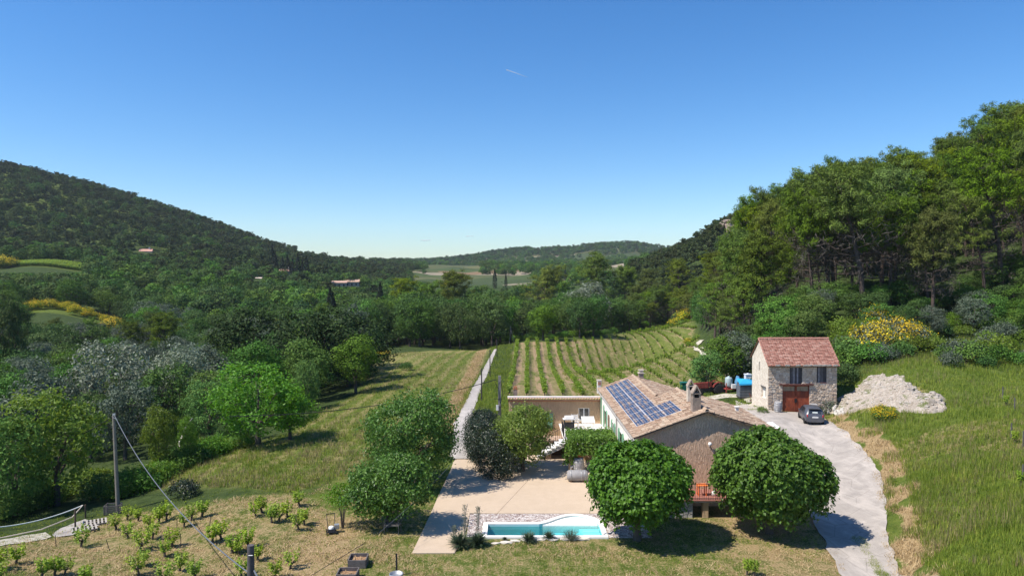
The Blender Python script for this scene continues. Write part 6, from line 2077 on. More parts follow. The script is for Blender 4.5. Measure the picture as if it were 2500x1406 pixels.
def tree_kind(kind, var, mat, far=False):
    """first tree of a kind is built, later ones are copies sharing its meshes"""
    key = (kind, var, mat.name, far)
    if key in _cache:
        return _cache[key]
    if kind == 'pine':
        V, tme, tw = (pine_far if far else pine_near)[var]
        cm_ = leaf_mesh('crown', V, mat); tm_ = leaf_mesh('dead_twigs', tw, L_DEADT) if (tw is not None and not far) else None
    elif kind == 'cypress':
        r = np.random.default_rng(500 + var); n = 2600 if not far else 900
        h = r.random(n) ** .8; a = r.uniform(0, 6.283, n); rad = (1.0 * np.sin(np.clip(h * 1.02 + .04, 0, 1) ** .6 * np.pi) ** .7) * r.uniform(.8, 1.05, n)
        pp = np.stack([np.cos(a) * rad, np.sin(a) * rad, .3 + h * 10.5], 1)
        V = leaves(pp, unit(np.stack([np.cos(a), np.sin(a), .6 + 0 * a], 1)), .5, .4, .35, -2.5, r); cm_ = leaf_mesh('crown', V, mat); tm_ = None
        b = MB(); b.tube([(0, 0, -.2), (0, 0, 9)], [.2, .05], 6); tme = b.mesh('trunk', M_BARK)
    else:
        V, tme = (oak_far if far else oak_near)[var]
        cm_ = leaf_mesh('crown', V, mat); tm_ = None
    _cache[key] = (tme, cm_, tm_)
    return _cache[key]


COUNT = {}


def plant(name, kind, var, mat, loc, h, label, group, far=False, rz=None, cat='tree', wide=1.0):
    tme, cm_, tm_ = tree_kind(kind, var, mat, far)
    o = empty(name, loc, rnd.uniform(0, 6.28) if rz is None else rz)
    H0 = {'pine': 10.5 if not far else 9.2, 'cypress': 10.9}.get(kind, 9.0)
    s = h / H0; o.scale = (s * wide, s * wide, s)
    tag(o, label, cat, group)
    link('trunk', tme, o); link('crown', cm_, o)
    if tm_: link('dead_twigs', tm_, o)['kind'] = 'stuff'
    COUNT[name] = COUNT.get(name, 0) + 1
    return o


def P_top(px, topy, D): return P(px, topy, D).z


def tree_at(name, kind, var, mat, px, topy, D, label, group=None, far=False, wide=1.0, rz=None, cat='tree'):
    g_ = at(px, D); h = max(2.0, P_top(px, topy, D) - g_.z)
    return plant(name, kind, var, mat, g_ - Vector((0, 0, .15)), h, label, group, far, rz, cat, wide)


# --- the trees one can name at the left edge
tree_at('ash_tree', 'oak', 0, L_YEL, 130, 945, 50, 'wide yellow green tree filling the left edge behind the tall pole', wide=.95)
tree_at('ash_tree', 'oak', 1, L_MID, 30, 1010, 47, 'dark green tree with a forked trunk at the left edge of the straw', wide=.9)
tree_at('ash_tree', 'oak', 2, L_YEL, 385, 985, 56, 'slender yellow green tree right of the tall pole', wide=.62)
tree_at('ash_tree', 'oak', 2, L_BRI, 455, 1010, 58, 'small bright tree beside the bare white leaning trunk', wide=.55)
tree_at('poplar_tree', 'oak', 3, L_SIL, 275, 838, 76, 'largest silvery white poplar, left of the pair', wide=.95)
tree_at('poplar_tree', 'oak', 0, L_SIL, 425, 842, 80, 'silvery white poplar right of the largest one, its crown leaning', wide=.8)
tree_at('poplar_tree', 'oak', 2, L_OLV, 90, 905, 70, 'grey green poplar standing left below the silvery pair', wide=1.0)
tree_at('poplar_tree', 'oak', 1, L_OLV, 300, 930, 66, 'dull grey green poplar below the silvery pair', wide=.9)
tree_at('poplar_tree', 'oak', 2, L_SIL, 566, 893, 88, 'small silvery poplar just behind the bright locust', wide=.7)
tree_at('locust_tree', 'oak', 3, L_BRI, 628, 888, 62, 'brightest fresh green tree at the edge of the left field', wide=1.35)
tree_at('locust_tree', 'oak', 0, L_BRI, 705, 935, 64, 'lower bright green tree beside the brightest one', wide=1.25)
tree_at('round_tree', 'oak', 1, L_MID, 748, 876, 82, 'compact round green tree before the dark oaks', wide=.75)
tree_at('oak_tree', 'oak', 0, L_OAKD, 610, 752, 112, 'broad dark oak left of the big dark pair', wide=1.3)
tree_at('oak_tree', 'oak', 3, L_OAKD, 765, 760, 102, 'big dark oak of the pair overhanging the left field', wide=1.3)
tree_at('oak_tree', 'oak', 1, L_OAKD, 850, 752, 104, 'big dark oak nearest the field with its shadow on the grass', wide=1.3)
tree_at('poplar_tree', 'oak', 1, L_OLV, 855, 742, 118, 'pale topped poplar behind the big dark oaks', wide=.7)
tree_at('poplar_tree', 'oak', 3, L_SIL, 1432, 690, 205, 'large silvery grey poplar in the belt behind the vineyard', wide=1.0)
tree_at('poplar_tree', 'oak', 0, L_SIL, 1395, 722, 198, 'lower silvery poplar left of the large one behind the vineyard', wide=.9)
tree_at('tall_poplar', 'oak', 2, L_OAK, 22, 716, 128, 'tall narrow leafy poplar at the left edge above the silver trees', wide=.42)
# bare leaning white trunk
g_ = at(440, 60); b = MB(); b.tube([g_, g_ + Vector((-.2, 0, 1.6)), g_ + Vector((.35, 0, 2.9)), g_ + Vector((.9, 0, 3.7))], [.16, .13, .09, .04], 7); o = b.build('bare_trunk', M_BARKW); tag(o, 'bare whitish leaning trunk among the trees left of the field', 'trunk')

# cypresses in the valley
for k, (px, ty, D, lab) in enumerate(((806, 700, 235, 'dark cypress in front of the tan farmhouse'), (812, 712, 232, 'shorter dark cypress touching the one before the tan farmhouse'), (562, 640, 420, 'single cypress left of the white speck of a house'), (665, 597, 470, 'tallest cypress of the far row, at its left end'), (672, 612, 468, 'second cypress from the left end of the far row'), (690, 625, 465, 'cypress behind the little tiled roof'),
                                    (702, 622, 462, 'cypress right of the little tiled roof'), (714, 630, 462, 'cypress in the middle of the dark far group'), (727, 618, 460, 'high cypress in the dark far group'), (738, 632, 460, 'cypress near the right end of the dark group'), (748, 622, 458, 'last cypress at the right end of the dark group'), (928, 688, 300, 'lone cypress left of the pines in the valley'), (1208, 655, 430, 'narrow poplar like cypress in the middle of the valley'), (1235, 668, 430, 'cypress right of the narrow one in the middle of the valley'), (1380, 653, 520, 'lone cypress before the far terraces'))):
    tree_at('cypress', 'cypress', k % 2, L_CYP, px, ty, D, lab, 'cypresses in the valley', far=D > 300, wide=1.25, cat='cypress')


# ------------------------------------------------------------ woods
def clear_of(x, y):
    """True where trees may stand"""
    x = np.asarray(x); y = np.asarray(y)
    ok = ~(in_poly(x, y, POLY_VINE) | in_poly(x, y, POLY_LFIELD) | in_poly(x, y, POLY_OLDVINE))
    px = 1250 + F_PX * x / y
    # farmyard, house, meadow
    ok &= ~((x > -13) & (x < 70) & (y < 82))
    ok &= ~((x > -14) & (x < 16) & (y < 96))
    ok &= ~((px > 1190) & (px < 1270) & (y < 172))
    ok &= ~((px > 880) & (px < 1215) & (y < 166))
    ok &= ~(in_poly(x, y, [tuple(G(*p))[:2] for p in ((1690, 862), (1690, 828), (1730, 828), (1730, 850), (1760, 870), (1800, 905), (1800, 925), (1730, 925))]))
    ok &= ~((y < 58) & (px > 330))
    return ok


CAPS = [(-120, 215, 246, 386, 664), (30, 345, 118, 224, 788), (318, 398, 370, 519, 620), (675, 722, 370, 479, 668), (612, 655, 370, 459, 690), (798, 905, 260, 449, 698),
        (1040, 1175, 246, 1300, 690), (1000, 1300, 246, 700, 686), (1440, 1530, 246, 1000, 660)]


def cap_height(x, y, z, h):
    """trees standing before a clearing, field or house are the low ones"""
    px = 1250 + F_PX * x / y
    for a, b, d0, d1, py in CAPS:
        if a < px < b and d0 < y < d1:
            h = min(h, CAM_Z - (py - 660) / F_PX * y - z)
    return h


def wood_points(y0, y1, px0, px1, sp, jit=.42, seed=1):
    r = np.random.default_rng(seed)
    xs0 = (px0 - 1250) / F_PX * y1 if px0 < 1250 else (px0 - 1250) / F_PX * y0
    xs1 = (px1 - 1250) / F_PX * y1 if px1 > 1250 else (px1 - 1250) / F_PX * y0
    gx, gy = np.meshgrid(np.arange(xs0, xs1, sp), np.arange(y0, y1, sp * .9))
    gx = gx + (np.arange(gx.shape[0])[:, None] % 2) * sp / 2
    x = (gx + r.uniform(-jit, jit, gx.shape) * sp).ravel(); y = (gy + r.uniform(-jit, jit, gy.shape) * sp).ravel()
    px = 1250 + F_PX * x / y
    k = (px > px0) & (px < px1) & (y > y0) & (y < y1)
    x, y = x[k], y[k]
    k = clear_of(x, y)
    return x[k], y[k]


rest = {'pine': [], 'oak': [], 'oakdark': []}
LABS = {'oak_tree': 'dark rounded oak in the dense woodland of the valley floor', 'ash_tree_wood': '', 'pine_tree': 'tall olive green pine on the steep slope right of the farm'}

# right slope: underwood below, pines above
x, y = wood_points(82, 97, 1760, 2560, 3.6, seed=55); z = T(x, y)
for i in np.argsort(y):
    px = 1250 + F_PX * x[i] / y[i]
    if COUNT.get('thicket_tree', 0) > 150: break
    h = rnd.uniform(2.6, 4.8) if px < 2080 else rnd.uniform(1.8, 4.2)
    plant('thicket_tree', 'oak', rnd.randrange(4), rnd.choice((L_MID, L_MID, L_OAK, L_OAK, L_OLV if rnd.random() < .4 else L_OAK)), Vector((x[i], y[i], z[i] - .5)), h, 'dense low leafy tree between the barn and the pine trunks', 'low leafy trees under the pines', wide=1.3)
x, y = wood_points(82, 200, 1700, 2750, 5.6, seed=5)
z = T(x, y)
order = np.argsort(y)
for i in order:
    px = 1250 + F_PX * x[i] / y[i]
    lower = y[i] < (93 if px < 2080 else 87) + max(0, (1800 - px) * .35) or px < 1745
    loc = Vector((x[i], y[i], z[i] - .2))
    if lower:
        if 1830 < px < 2080 and y[i] < 84: continue
        h = rnd.uniform(2.2, 4.6) if px > 2080 else rnd.uniform(3.8, 6.4)
        mt = rnd.choice((L_MID, L_MID, L_BRI, L_OAK, L_MID, L_OLV) if px < 2150 else (L_OAK, L_OLV, L_MID, L_OAK))
        if mt is L_BRI and rnd.random() < .4: mt = L_MID
        plant('undergrowth_tree', 'oak', rnd.randrange(4), mt, loc, h, 'leafy low tree of the thicket at the foot of the pine slope', 'thicket at the foot of the pine slope', wide=1.15)
    elif px < 1815:
        h = min(rnd.uniform(7, 10), CAM_Z - (np.interp(px, [1700, 1815], [640, 585]) - 660) / F_PX * y[i] - z[i])
        if h > 2.5: plant('pine_tree', 'pine', rnd.randrange(5), L_PIN, loc, h, 'lower pine at the left foot of the steep pine wood', 'lower pines at the left foot of the slope', wide=1.1)
    elif rnd.random() < .08: continue
    elif COUNT.get('pine_tree', 0) < 170:
        plant('pine_tree', 'pine', rnd.randrange(5), L_PIN, loc, rnd.choice((10.5, 12, 13.5, 15, 16.5)) * rnd.uniform(.95, 1.05) * (.86 if px < 1960 else 1), 'tall olive green pine of the steep wood right of the farm', 'pines on the steep slope behind the barn', wide=rnd.uniform(.72, .98), rz=rnd.uniform(-.9, .9))
    else:
        rest['pine'].append((x[i], y[i], z[i] - .2, rnd.uniform(1.0, 1.3)))
# middle slope of pines between the belt and the cliff
x, y = wood_points(200, 540, 1540, 1960, 6.0, seed=6); z = T(x, y)
k_ = 0
for i in np.argsort(y):
    px = 1250 + F_PX * x[i] / y[i]
    if px < 1600 and y[i] > 420: continue
    if 1745 < px < 1880 and 285 < y[i] < 334: continue
    if y[i] < 300 and COUNT.get('pine_tree', 0) < 270:
        plant('pine_tree', 'pine', rnd.randrange(5), L_PIN, Vector((x[i], y[i], z[i] - .2)), rnd.uniform(7.5, 11), 'olive brown pine of the middle slope below the rock face', 'pines below the rock face', wide=1.1)
    else:
        rest['pine'].append((x[i], y[i], z[i] - .3, rnd.uniform(.7, 1.0)))
for k in range(9):
    px = 1784 + k * 7; q_ = P(px, 530, 331 + (k % 3) * 2); plant('pine_tree', 'pine', k % 5, L_PIN, Vector((q_.x, q_.y, cl.z + .6)), rnd.uniform(3.6, 5.2), 'small dark pine standing on top of the rock face', 'pines on top of the rock face', wide=1.3)
# belt behind the vineyard
for k, (px, ty, D, kind, var, mat, lab) in enumerate(((1450, 628, 262, 'pine', 0, L_PIN, 'highest domed pine rising above the tree belt'), (1320, 660, 258, 'pine', 3, L_PIN, 'rounded pine left of the highest domed one'), (1112, 668, 245, 'pine', 2, L_PIN, 'pointed dark pine above the belt left of the lane end'), (1000, 692, 240, 'pine', 1, L_PIN, 'brownish pine at the left end of the belt'), (1045, 700, 242, 'pine', 4, L_PIN, 'brownish pine second from the left end of the belt'), (1525, 655, 262, 'pine', 2, L_PIN, 'pine right of the highest domed one'), (1585, 665, 255, 'pine', 1, L_PIN, 'leaning pine where the belt meets the right slope'), (1660, 640, 262, 'pine', 3, L_PIN, 'broad pine on the shoulder above the yellow broom'))):
    tree_at('pine_tree', kind, var, mat, px, ty, D, lab, 'pines above the tree belt', wide=1.05)
x, y = wood_points(166, 245, 870, 1690, 7.4, seed=7); z = T(x, y)
for i in np.argsort(y):
    px = 1250 + F_PX * x[i] / y[i]
    top = 728 + 8 * math.sin(px * .03) + (y[i] - 180) * -.12 + (25 if px > 1500 else 0) * (px - 1500) / 180
    h = min(14.5, max(6, CAM_Z - (top - 660) / F_PX * y[i] - z[i])) * rnd.uniform(.86, 1.06)
    if px > 1560: h *= .62
    plant('oak_tree', 'oak', rnd.randrange(4), rnd.choice((L_OAK, L_OAK, L_OAK, L_MID)), Vector((x[i], y[i], z[i] - .2)), h, 'tall dark oak of the tree belt behind the vineyard', 'dark oaks behind the vineyard', wide=rnd.uniform(.85, 1.05))
# left wood, near part
x, y = wood_points(58, 150, -260, 900, 6.4, seed=8); z = T(x, y)
NEAR_NAMED = [(130, 50), (30, 47), (385, 56), (455, 58), (275, 76), (425, 80), (90, 70), (300, 66), (566, 88), (640, 63), (720, 65), (748, 82), (610, 112), (765, 102), (850, 104)]
for i in np.argsort(y):
    px = 1250 + F_PX * x[i] / y[i]
    if any(abs(x[i] - (a - 1250) / F_PX * d) < 3.2 and abs(y[i] - d) < 4.5 for a, d in NEAR_NAMED): continue
    # nothing may rise in front of the named silver trees
    maxtop = np.interp(px, [-260, 0, 150, 270, 420, 500, 600, 900], [880, 890, 900, 850, 860, 905, 900, 880]) if y[i] < 84 else (np.interp(px, [-260, 0, 200, 480, 600, 900], [800, 805, 800, 800, 770, 770]))
    hmax = CAM_Z - (maxtop - 660) / F_PX * y[i] - z[i]
    h = cap_height(x[i], y[i], z[i], min(rnd.uniform(6.5, 9.5), hmax * rnd.uniform(.85, 1.0)))
    if h < 1.2: continue
    if y[i] < 70 and px > 520: h = min(h, 3.0)
    plant('woodland_tree', 'oak', rnd.randrange(4), rnd.choice((L_OAK, L_MID, L_MID, L_OAK, L_OLV, L_MID)), Vector((x[i], y[i], z[i] - .2)), h, 'mixed green leafy tree of the wood left of the field', 'trees of the wood left of the field', wide=rnd.uniform(.9, 1.15))
# left wood beyond
x, y = wood_points(150, 360, -320, 1010, 9.6, seed=9); z = T(x, y)
for i in np.argsort(y):
    px = 1250 + F_PX * x[i] / y[i]
    if 40 < px < 330 and 224 < y[i] < 246: continue
    if px < 215 and 385 < y[i] < 404: continue
    if px > 870 and y[i] < 250: continue
    h = cap_height(x[i], y[i], z[i], rnd.uniform(7.5, 12))
    if h < 1.0: continue
    if rnd.random() < .16: 
        if COUNT.get('pine_tree', 0) < 295: plant('pine_tree', 'pine', rnd.randrange(5), L_PIN, Vector((x[i], y[i], z[i] - .2)), h * 1.1, 'olive brown pine scattered in the left valley wood', 'pines in the left valley wood'); continue
    if COUNT.get('woodland_tree', 0) < 298:
        plant('woodland_tree', 'oak', rnd.randrange(4), rnd.choice((L_OAK, L_MID, L_OAK, L_OLV, L_OAK, L_OAK, L_BRI if rnd.random() < .25 else L_MID)), Vector((x[i], y[i], z[i] - .2)), h, 'mixed green leafy tree of the left valley wood', 'trees of the left valley wood', wide=rnd.uniform(1.0, 1.3))
    else:
        (rest['oakdark'] if rnd.random() < .6 else rest['oak']).append((x[i], y[i], z[i] - .2, h / 9))
# far left hill, distant ridges: past the number one can single out
def add_rest(y0, y1, px0, px1, sp, kinds, seed, hs=(.8, 1.15), cond=None):
    x, y = wood_points(y0, y1, px0, px1, sp, seed=seed)
    if cond is not None:
        k = cond(x, y); x, y = x[k], y[k]
    z = T(x, y)
    r = random.Random(seed)
    for a, b_, c in zip(x, y, z):
        sc_ = r.uniform(*hs); h_ = cap_height(a, b_, c, sc_ * 9.2)
        if h_ < 1.0: continue
        rest[r.choice(kinds)].append((a, b_, c - .3, min(sc_, h_ / 9.2)))


def field_gap(x, y):
    px = 1250 + F_PX * x / y
    g = vnoise(x / 3.2, y, 34, 21)
    band = vnoise(x / 8, y, 60, 22)
    return (g * .5 + band * .5 > .49)


add_rest(360, 470, -320, 1010, 8, ('oak', 'oakdark', 'oakdark', 'pine'), 11, cond=lambda x, y: ~(((1250 + F_PX * x / y) < 215) & (y > 384) & (y < 404)))
add_rest(470, 900, -330, 800, 9.4, ('pine', 'pine', 'pine', 'oakdark'), 12, (.85, 1.35))
add_rest(470, 1000, 800, 1010, 9, ('oakdark', 'pine'), 13, (.8, 1.1))
add_rest(245, 430, 1000, 1560, 8, ('oakdark', 'oak'), 14, (.6, 1.0), cond=lambda x, y: vnoise(x, y, 26, 31) > .56)
add_rest(430, 1500, 990, 1680, 11, ('oakdark', 'oak', 'oakdark'), 15, (.6, 1.15), cond=field_gap)
add_rest(1480, 1780, 960, 1700, 11, ('oakdark', 'oakdark', 'pine'), 16, (.9, 1.3), cond=lambda x, y: (vnoise(x, y, 50, 33) > .25) & ((y > 1560) | (vnoise(x, y, 40, 34) > .45)))
add_rest(540, 900, 1600, 2700, 12, ('pine',), 17)
add_rest(200, 420, 1900, 2750, 8, ('pine',), 18)
add_rest(1760, 1950, 930, 1300, 12, ('oakdark',), 19, (1.0, 1.4))


def woodland(name, pts, src_meshes, label):
    """many trees of one mass: points carrying instances of the far tree meshes"""
    for vi, me_src in enumerate(src_meshes):
        A = np.array(pts[vi::len(src_meshes)], float)
        if not len(A): continue
        src = tree_src[me_src]
        me = bpy.data.meshes.new(name)
        me.vertices.add(len(A)); me.vertices.foreach_set('co', A[:, :3].astype(np.float32).ravel())
        a = me.attributes.new('tree_scale', 'FLOAT_VECTOR', 'POINT')
        s = A[:, 3]; r = np.random.default_rng(vi + len(A)); w = s * r.uniform(.95, 1.3, len(s))
        a.data.foreach_set('vector', np.stack([w, w, s], 1).astype(np.float32).ravel())
        a = me.attributes.new('tree_turn', 'FLOAT_VECTOR', 'POINT')
        a.data.foreach_set('vector', np.stack([0 * s, 0 * s, r.uniform(0, 6.28, len(s))], 1).astype(np.float32).ravel())
        o = link(name, me); tag(o, label, name, kind='stuff')
        ng = bpy.data.node_groups.new('plant_trees', 'GeometryNodeTree')
        ng.interface.new_socket('Geometry', in_out='INPUT', socket_type='NodeSocketGeometry')
        ng.interface.new_socket('Geometry', in_out='OUTPUT', socket_type='NodeSocketGeometry')
        gi = ng.nodes.new('NodeGroupInput'); go = ng.nodes.new('NodeGroupOutput')
        ins = ng.nodes.new('GeometryNodeInstanceOnPoints'); oi = ng.nodes.new('GeometryNodeObjectInfo')
        oi.inputs['Object'].default_value = src; oi.transform_space = 'ORIGINAL'; oi.inputs['As Instance'].default_value = True
        s1 = ng.nodes.new('GeometryNodeInputNamedAttribute'); s1.data_type = 'FLOAT_VECTOR'; s1.inputs['Name'].default_value = 'tree_scale'
        s2 = ng.nodes.new('GeometryNodeInputNamedAttribute'); s2.data_type = 'FLOAT_VECTOR'; s2.inputs['Name'].default_value = 'tree_turn'
        e2r = ng.nodes.new('FunctionNodeEulerToRotation')
        m2p = ng.nodes.new('GeometryNodeMeshToPoints')
        L = ng.links.new
        L(gi.outputs[0], m2p.inputs['Mesh']); L(m2p.outputs[0], ins.inputs['Points']); L(oi.outputs['Geometry'], ins.inputs['Instance'])
        L(s1.outputs[0], ins.inputs['Scale']); L(s2.outputs[0], e2r.inputs[0]); L(e2r.outputs[0], ins.inputs['Rotation'])
        L(ins.outputs[0], go.inputs[0])
        md = o.modifiers.new('trees', 'NODES'); md.node_group = ng


# source crowns: ordinary trees standing in the far wood
tree_src = {}
for key, kind, var, mat in (('p0', 'pine', 0, L_PIN2), ('p1', 'pine', 1, L_PIN2), ('p2', 'pine', 2, L_PIN2), ('o0', 'oak', 0, L_MID), ('o1', 'oak', 2, L_MID), ('d0', 'oak', 1, L_OAK), ('d1', 'oak', 3, L_OAK), ('d2', 'oak', 0, L_OAK)):
    g_ = at(rnd.uniform(300, 700), rnd.uniform(365, 460))
    o = plant('pine_tree' if kind == 'pine' else 'hillside_oak', kind, var, mat, g_, 8.5, 'leafy tree at the foot of the left hill' if kind != 'pine' else 'dark pine at the foot of the left hill', 'trees at the foot of the left hill', far=True)
    tree_src[key] = [c for c in kids(o) if c.name.startswith('crown')][0]
woodland('pine_wood', rest['pine'], ('p0', 'p1', 'p2'), 'dark distant pine wood covering the left hill and far slopes')
woodland('oak_wood', rest['oakdark'], ('d0', 'd1', 'd2'), 'dark distant oak wood in the valley and on the ridges')
woodland('leafy_wood', rest['oak'], ('o0', 'o1'), 'lighter green distant leafy wood in the valley')
print('trees', COUNT, {k: len(v) for k, v in rest.items()})

# ------------------------------------------------------------ shrubs and broom
sh_V = [blob_crown(400 + s, [(0, 0, .8, .95, .9, .75), (.7, .2, .6, .7, .6, .55), (-.7, -.1, .65, .7, .7, .6), (.1, .5, .7, .8, .6, .6)], 130, 16, .22, .17, zmin=-.3) for s in range(3)]
sh_me = {}


def shrub(name, loc, s, mat, label, group=None, flowers=False, zs=1.0):
    k = rnd.randrange(3); key = (k, mat.name)
    if key not in sh_me: sh_me[key] = leaf_mesh('foliage', sh_V[k], mat)
    o = empty(name, loc, rnd.uniform(0, 6)); o.scale = (s, s, s * zs); tag(o, label, 'bush' if flowers else 'shrub', group)
    link('foliage', sh_me[key], o)
    if flowers:
        fk = ('f', flowers, k)
        if fk not in sh_me:
            r = np.random.default_rng(k + int(flowers * 10)); n = int(2600 * flowers)
            V = sh_V[k].reshape(-1, 4, 3).mean(1); sel = V[V[:, 2] > .45]; q_ = sel[r.integers(0, len(sel), n)]; q_ = q_ + r.normal(0, .10, q_.shape) + np.array([0, 0, .10])
            # flowers come in sprays: keep those in bright patches
            kk = (vnoise(q_[:, 0] * 3, q_[:, 1] * 3 + q_[:, 2] * 2, 1.0, 50 + k) > .28); q_ = q_[kk]
            sh_me[fk] = leaf_mesh('flowers', leaves(q_, unit(q_ - np.array([0, 0, .2])), .085, .8, .6, 0, r), M_BROOM)
        link('flowers', sh_me[fk], o)
    return o


for k, (px, D, s, fl, lab) in enumerate(((2125, 77, 1.9, 1.0, 'broad yellow flowering broom left half of the big clump right of the barn'), (2175, 77.5, 2.0, 1.0, 'broad yellow flowering broom right half of the big clump right of the barn'), (2225, 79, 1.5, .6, 'greener broom right of the big yellow clump'), (2140, 84, 1.5, .6, 'broom behind the big yellow clump'), (2165, 57.5, .75, 1.0, 'small yellow broom alone on the bank above the drive'),
                                    (1735, 98, .9, .7, 'small broom left of the stony track bend'), (1762, 95, 1.1, 1.0, 'yellow broom beside the stony track'), (1788, 89, 1.25, 1.0, 'yellow broom against the dark tree left of the barn'), (1682, 128, .8, .9, 'tiny broom at the head of the stony track'), (1672, 206, 2.4, 1.0, 'yellow broom left of the pair above the vineyard corner'), (1697, 203, 2.4, 1.0, 'yellow broom right of the pair above the vineyard corner'), (1650, 208, 1.5, .8, 'pale yellow broom lower left of the pair above the vineyard'))):
    g_ = at(px, D); shrub('broom_bush', g_ - Vector((0, 0, .1)), s, L_OLV if k < 4 else L_MID, lab, 'yellow broom bushes', fl)
for k in range(26):
    px = 45 + k * 9.5 + rnd.uniform(-6, 6); D = rnd.uniform(226, 240); shrub('broom_bush', at(px, D), rnd.uniform(1.1, 1.9), L_MID, 'yellow broom in the flowering strip on the left valley side', 'flowering strip of broom', 1.0)
for px, D, s in ((272, 210, 2.6), (318, 208, 2.6), (448, 190, 2.0), (10, 385, 4), (30, 385, 3), (580, 430, 3.2), (1010, 470, 3), (1100, 500, 3.4), (940, 137, .8), (925, 140, .8)):
    shrub('broom_bush', at(px, D), s, L_MID, 'single yellow broom among the valley trees', 'single brooms in the valley', 1.0)
# thicket edges
r9 = random.Random(3)
for k in range(46):
    t_ = k / 45; px = 300 + t_ * 290 + r9.uniform(-12, 12); py = np.interp(px, [300, 420, 520, 600], [1215, 1150, 1110, 1080]) + r9.uniform(-12, 8)
    g_ = G(px, py); shrub('bramble', g_ - Vector((0, 0, .15)), r9.uniform(.6, 1.15), r9.choice((L_BRI, L_MID, L_YEL)), 'bright bramble bush along the lower edge of the left field', 'brambles along the field edge')
for k in range(30):
    px = r9.uniform(-60, 290); py = np.interp(px, [-60, 100, 200, 290], [1270, 1225, 1205, 1200]) + r9.uniform(-10, 14)
    shrub('bramble', G(px, py) - Vector((0, 0, .15)), r9.uniform(.6, 1.2), r9.choice((L_MID, L_OAK, L_YEL)), 'dark bramble bush above the straw at the left edge', 'brambles above the straw')
for k in range(70):
    px = 1075 + k * 8.7 + r9.uniform(-4, 4); py = np.interp(px, [1075, 1250, 1330, 1480, 1560, 1690], [846, 832, 828, 818, 801, 776])
    shrub('field_bramble', G(px, py) + Vector((0, 1.5, -.3)), r9.uniform(.7, 1.3), r9.choice((L_MID, L_OAK, L_MID, L_BRI)), 'low green bramble along the far edge of the vineyard', 'brambles behind the vineyard')
for k in range(60):
    px = r9.uniform(2050, 2520); D = r9.uniform(67, 84) if px > 2250 else r9.uniform(73, 84)
    g_ = at(px, D); shrub('slope_shrub', g_ - Vector((0, 0, .1)), r9.uniform(.7, 1.5), r9.choice((L_MID, L_OLV, L_OAK, L_YEL, L_MID)), 'low shrub on the grassy foot of the right slope', 'shrubs at the foot of the right slope')
for k in range(10):
    px = r9.uniform(1585, 1680); g_ = at(px, r9.uniform(64, 68)); shrub('lavender_shrub', g_, r9.uniform(.7, 1.1), L_OLV, 'grey green shrub behind the farmhouse roof', 'grey shrubs behind the house')
for (px, D, s, mt, lab) in ((1866, 66.3, .42, L_MID, 'small green bush at the corner of the pale barn wall'), (2030, 67.5, .8, L_OLV, 'grassy bush where the barn meets the rubble heap'), (2012, 66.5, .5, L_OLV, 'low dry bush against the barn wall behind the car'), (1815, 88, 1.6, L_OAK, 'dark round bush left of the barn by the track'), (2060, 72, 1.3, L_OAK, 'dark bush in the shade right of the barn'), (2075, 76, 1.6, L_MID, 'green bush just right of the barn roof'), (1880, 76, 1.5, L_OAK, 'dark bush behind the barn'),
                            (440, 47, .8, L_HED, 'dark green weedy clump in the field below the cable'), (990, 115, .9, L_OAK, 'dark low bush in the shade at the field edge'), (905, 112, 1.1, L_OAK, 'dark bush under the big oak at the field edge')):
    shrub('bush', at(px, D) - Vector((0, 0, .1)), s, mt, lab)

# ------------------------------------------------------------ vines
def vine_meshes(seed, h, nleaf, leaf, spread, mat):
    r = np.random.default_rng(seed); r2 = random.Random(seed)
    b = MB(); hh = h * .33
    ln = r2.uniform(-.12, .12)
    b.tube([(0, 0, -.05), (ln * .3, 0, hh * .5), (ln, .02, hh)], [.085, .065, .07], 6)
    pp, nn = [], []
    heads = []
    for k in range(5):
        a = k * 1.257 + r2.uniform(-.3, .3); e = Vector((ln + math.cos(a) * spread * .55, math.sin(a) * spread * .45, hh + r2.uniform(.08, .2)))
        b.tube([(ln, .02, hh - .03), Vector((ln, .02, hh)).lerp(e, .6) + Vector((0, 0, -.02)), e], [.05, .035, .02], 5); heads.append(e)
    for e in heads:
        for s in range(3):
            d = Vector((e.x - ln, e.y, 0)) * r2.uniform(.2, .9) + Vector((r2.gauss(0, .08), r2.gauss(0, .08), h - hh)); L_ = r2.uniform(.75, 1.1)
            for j in range(nleaf // 15):
                t = r2.uniform(-.12, .9) * L_; p_ = e + d * t; p_ += Vector((r2.gauss(0, .06), r2.gauss(0, .06), r2.gauss(0, .04))); pp.append(tuple(p_)); nn.append((p_.x - ln, p_.y, .55))
    V = leaves(np.array(pp), unit(np.array(nn)), leaf, .9, .5, .6, r)
    return b.mesh('trunk', M_BARK), leaf_mesh('leaves', V, mat)


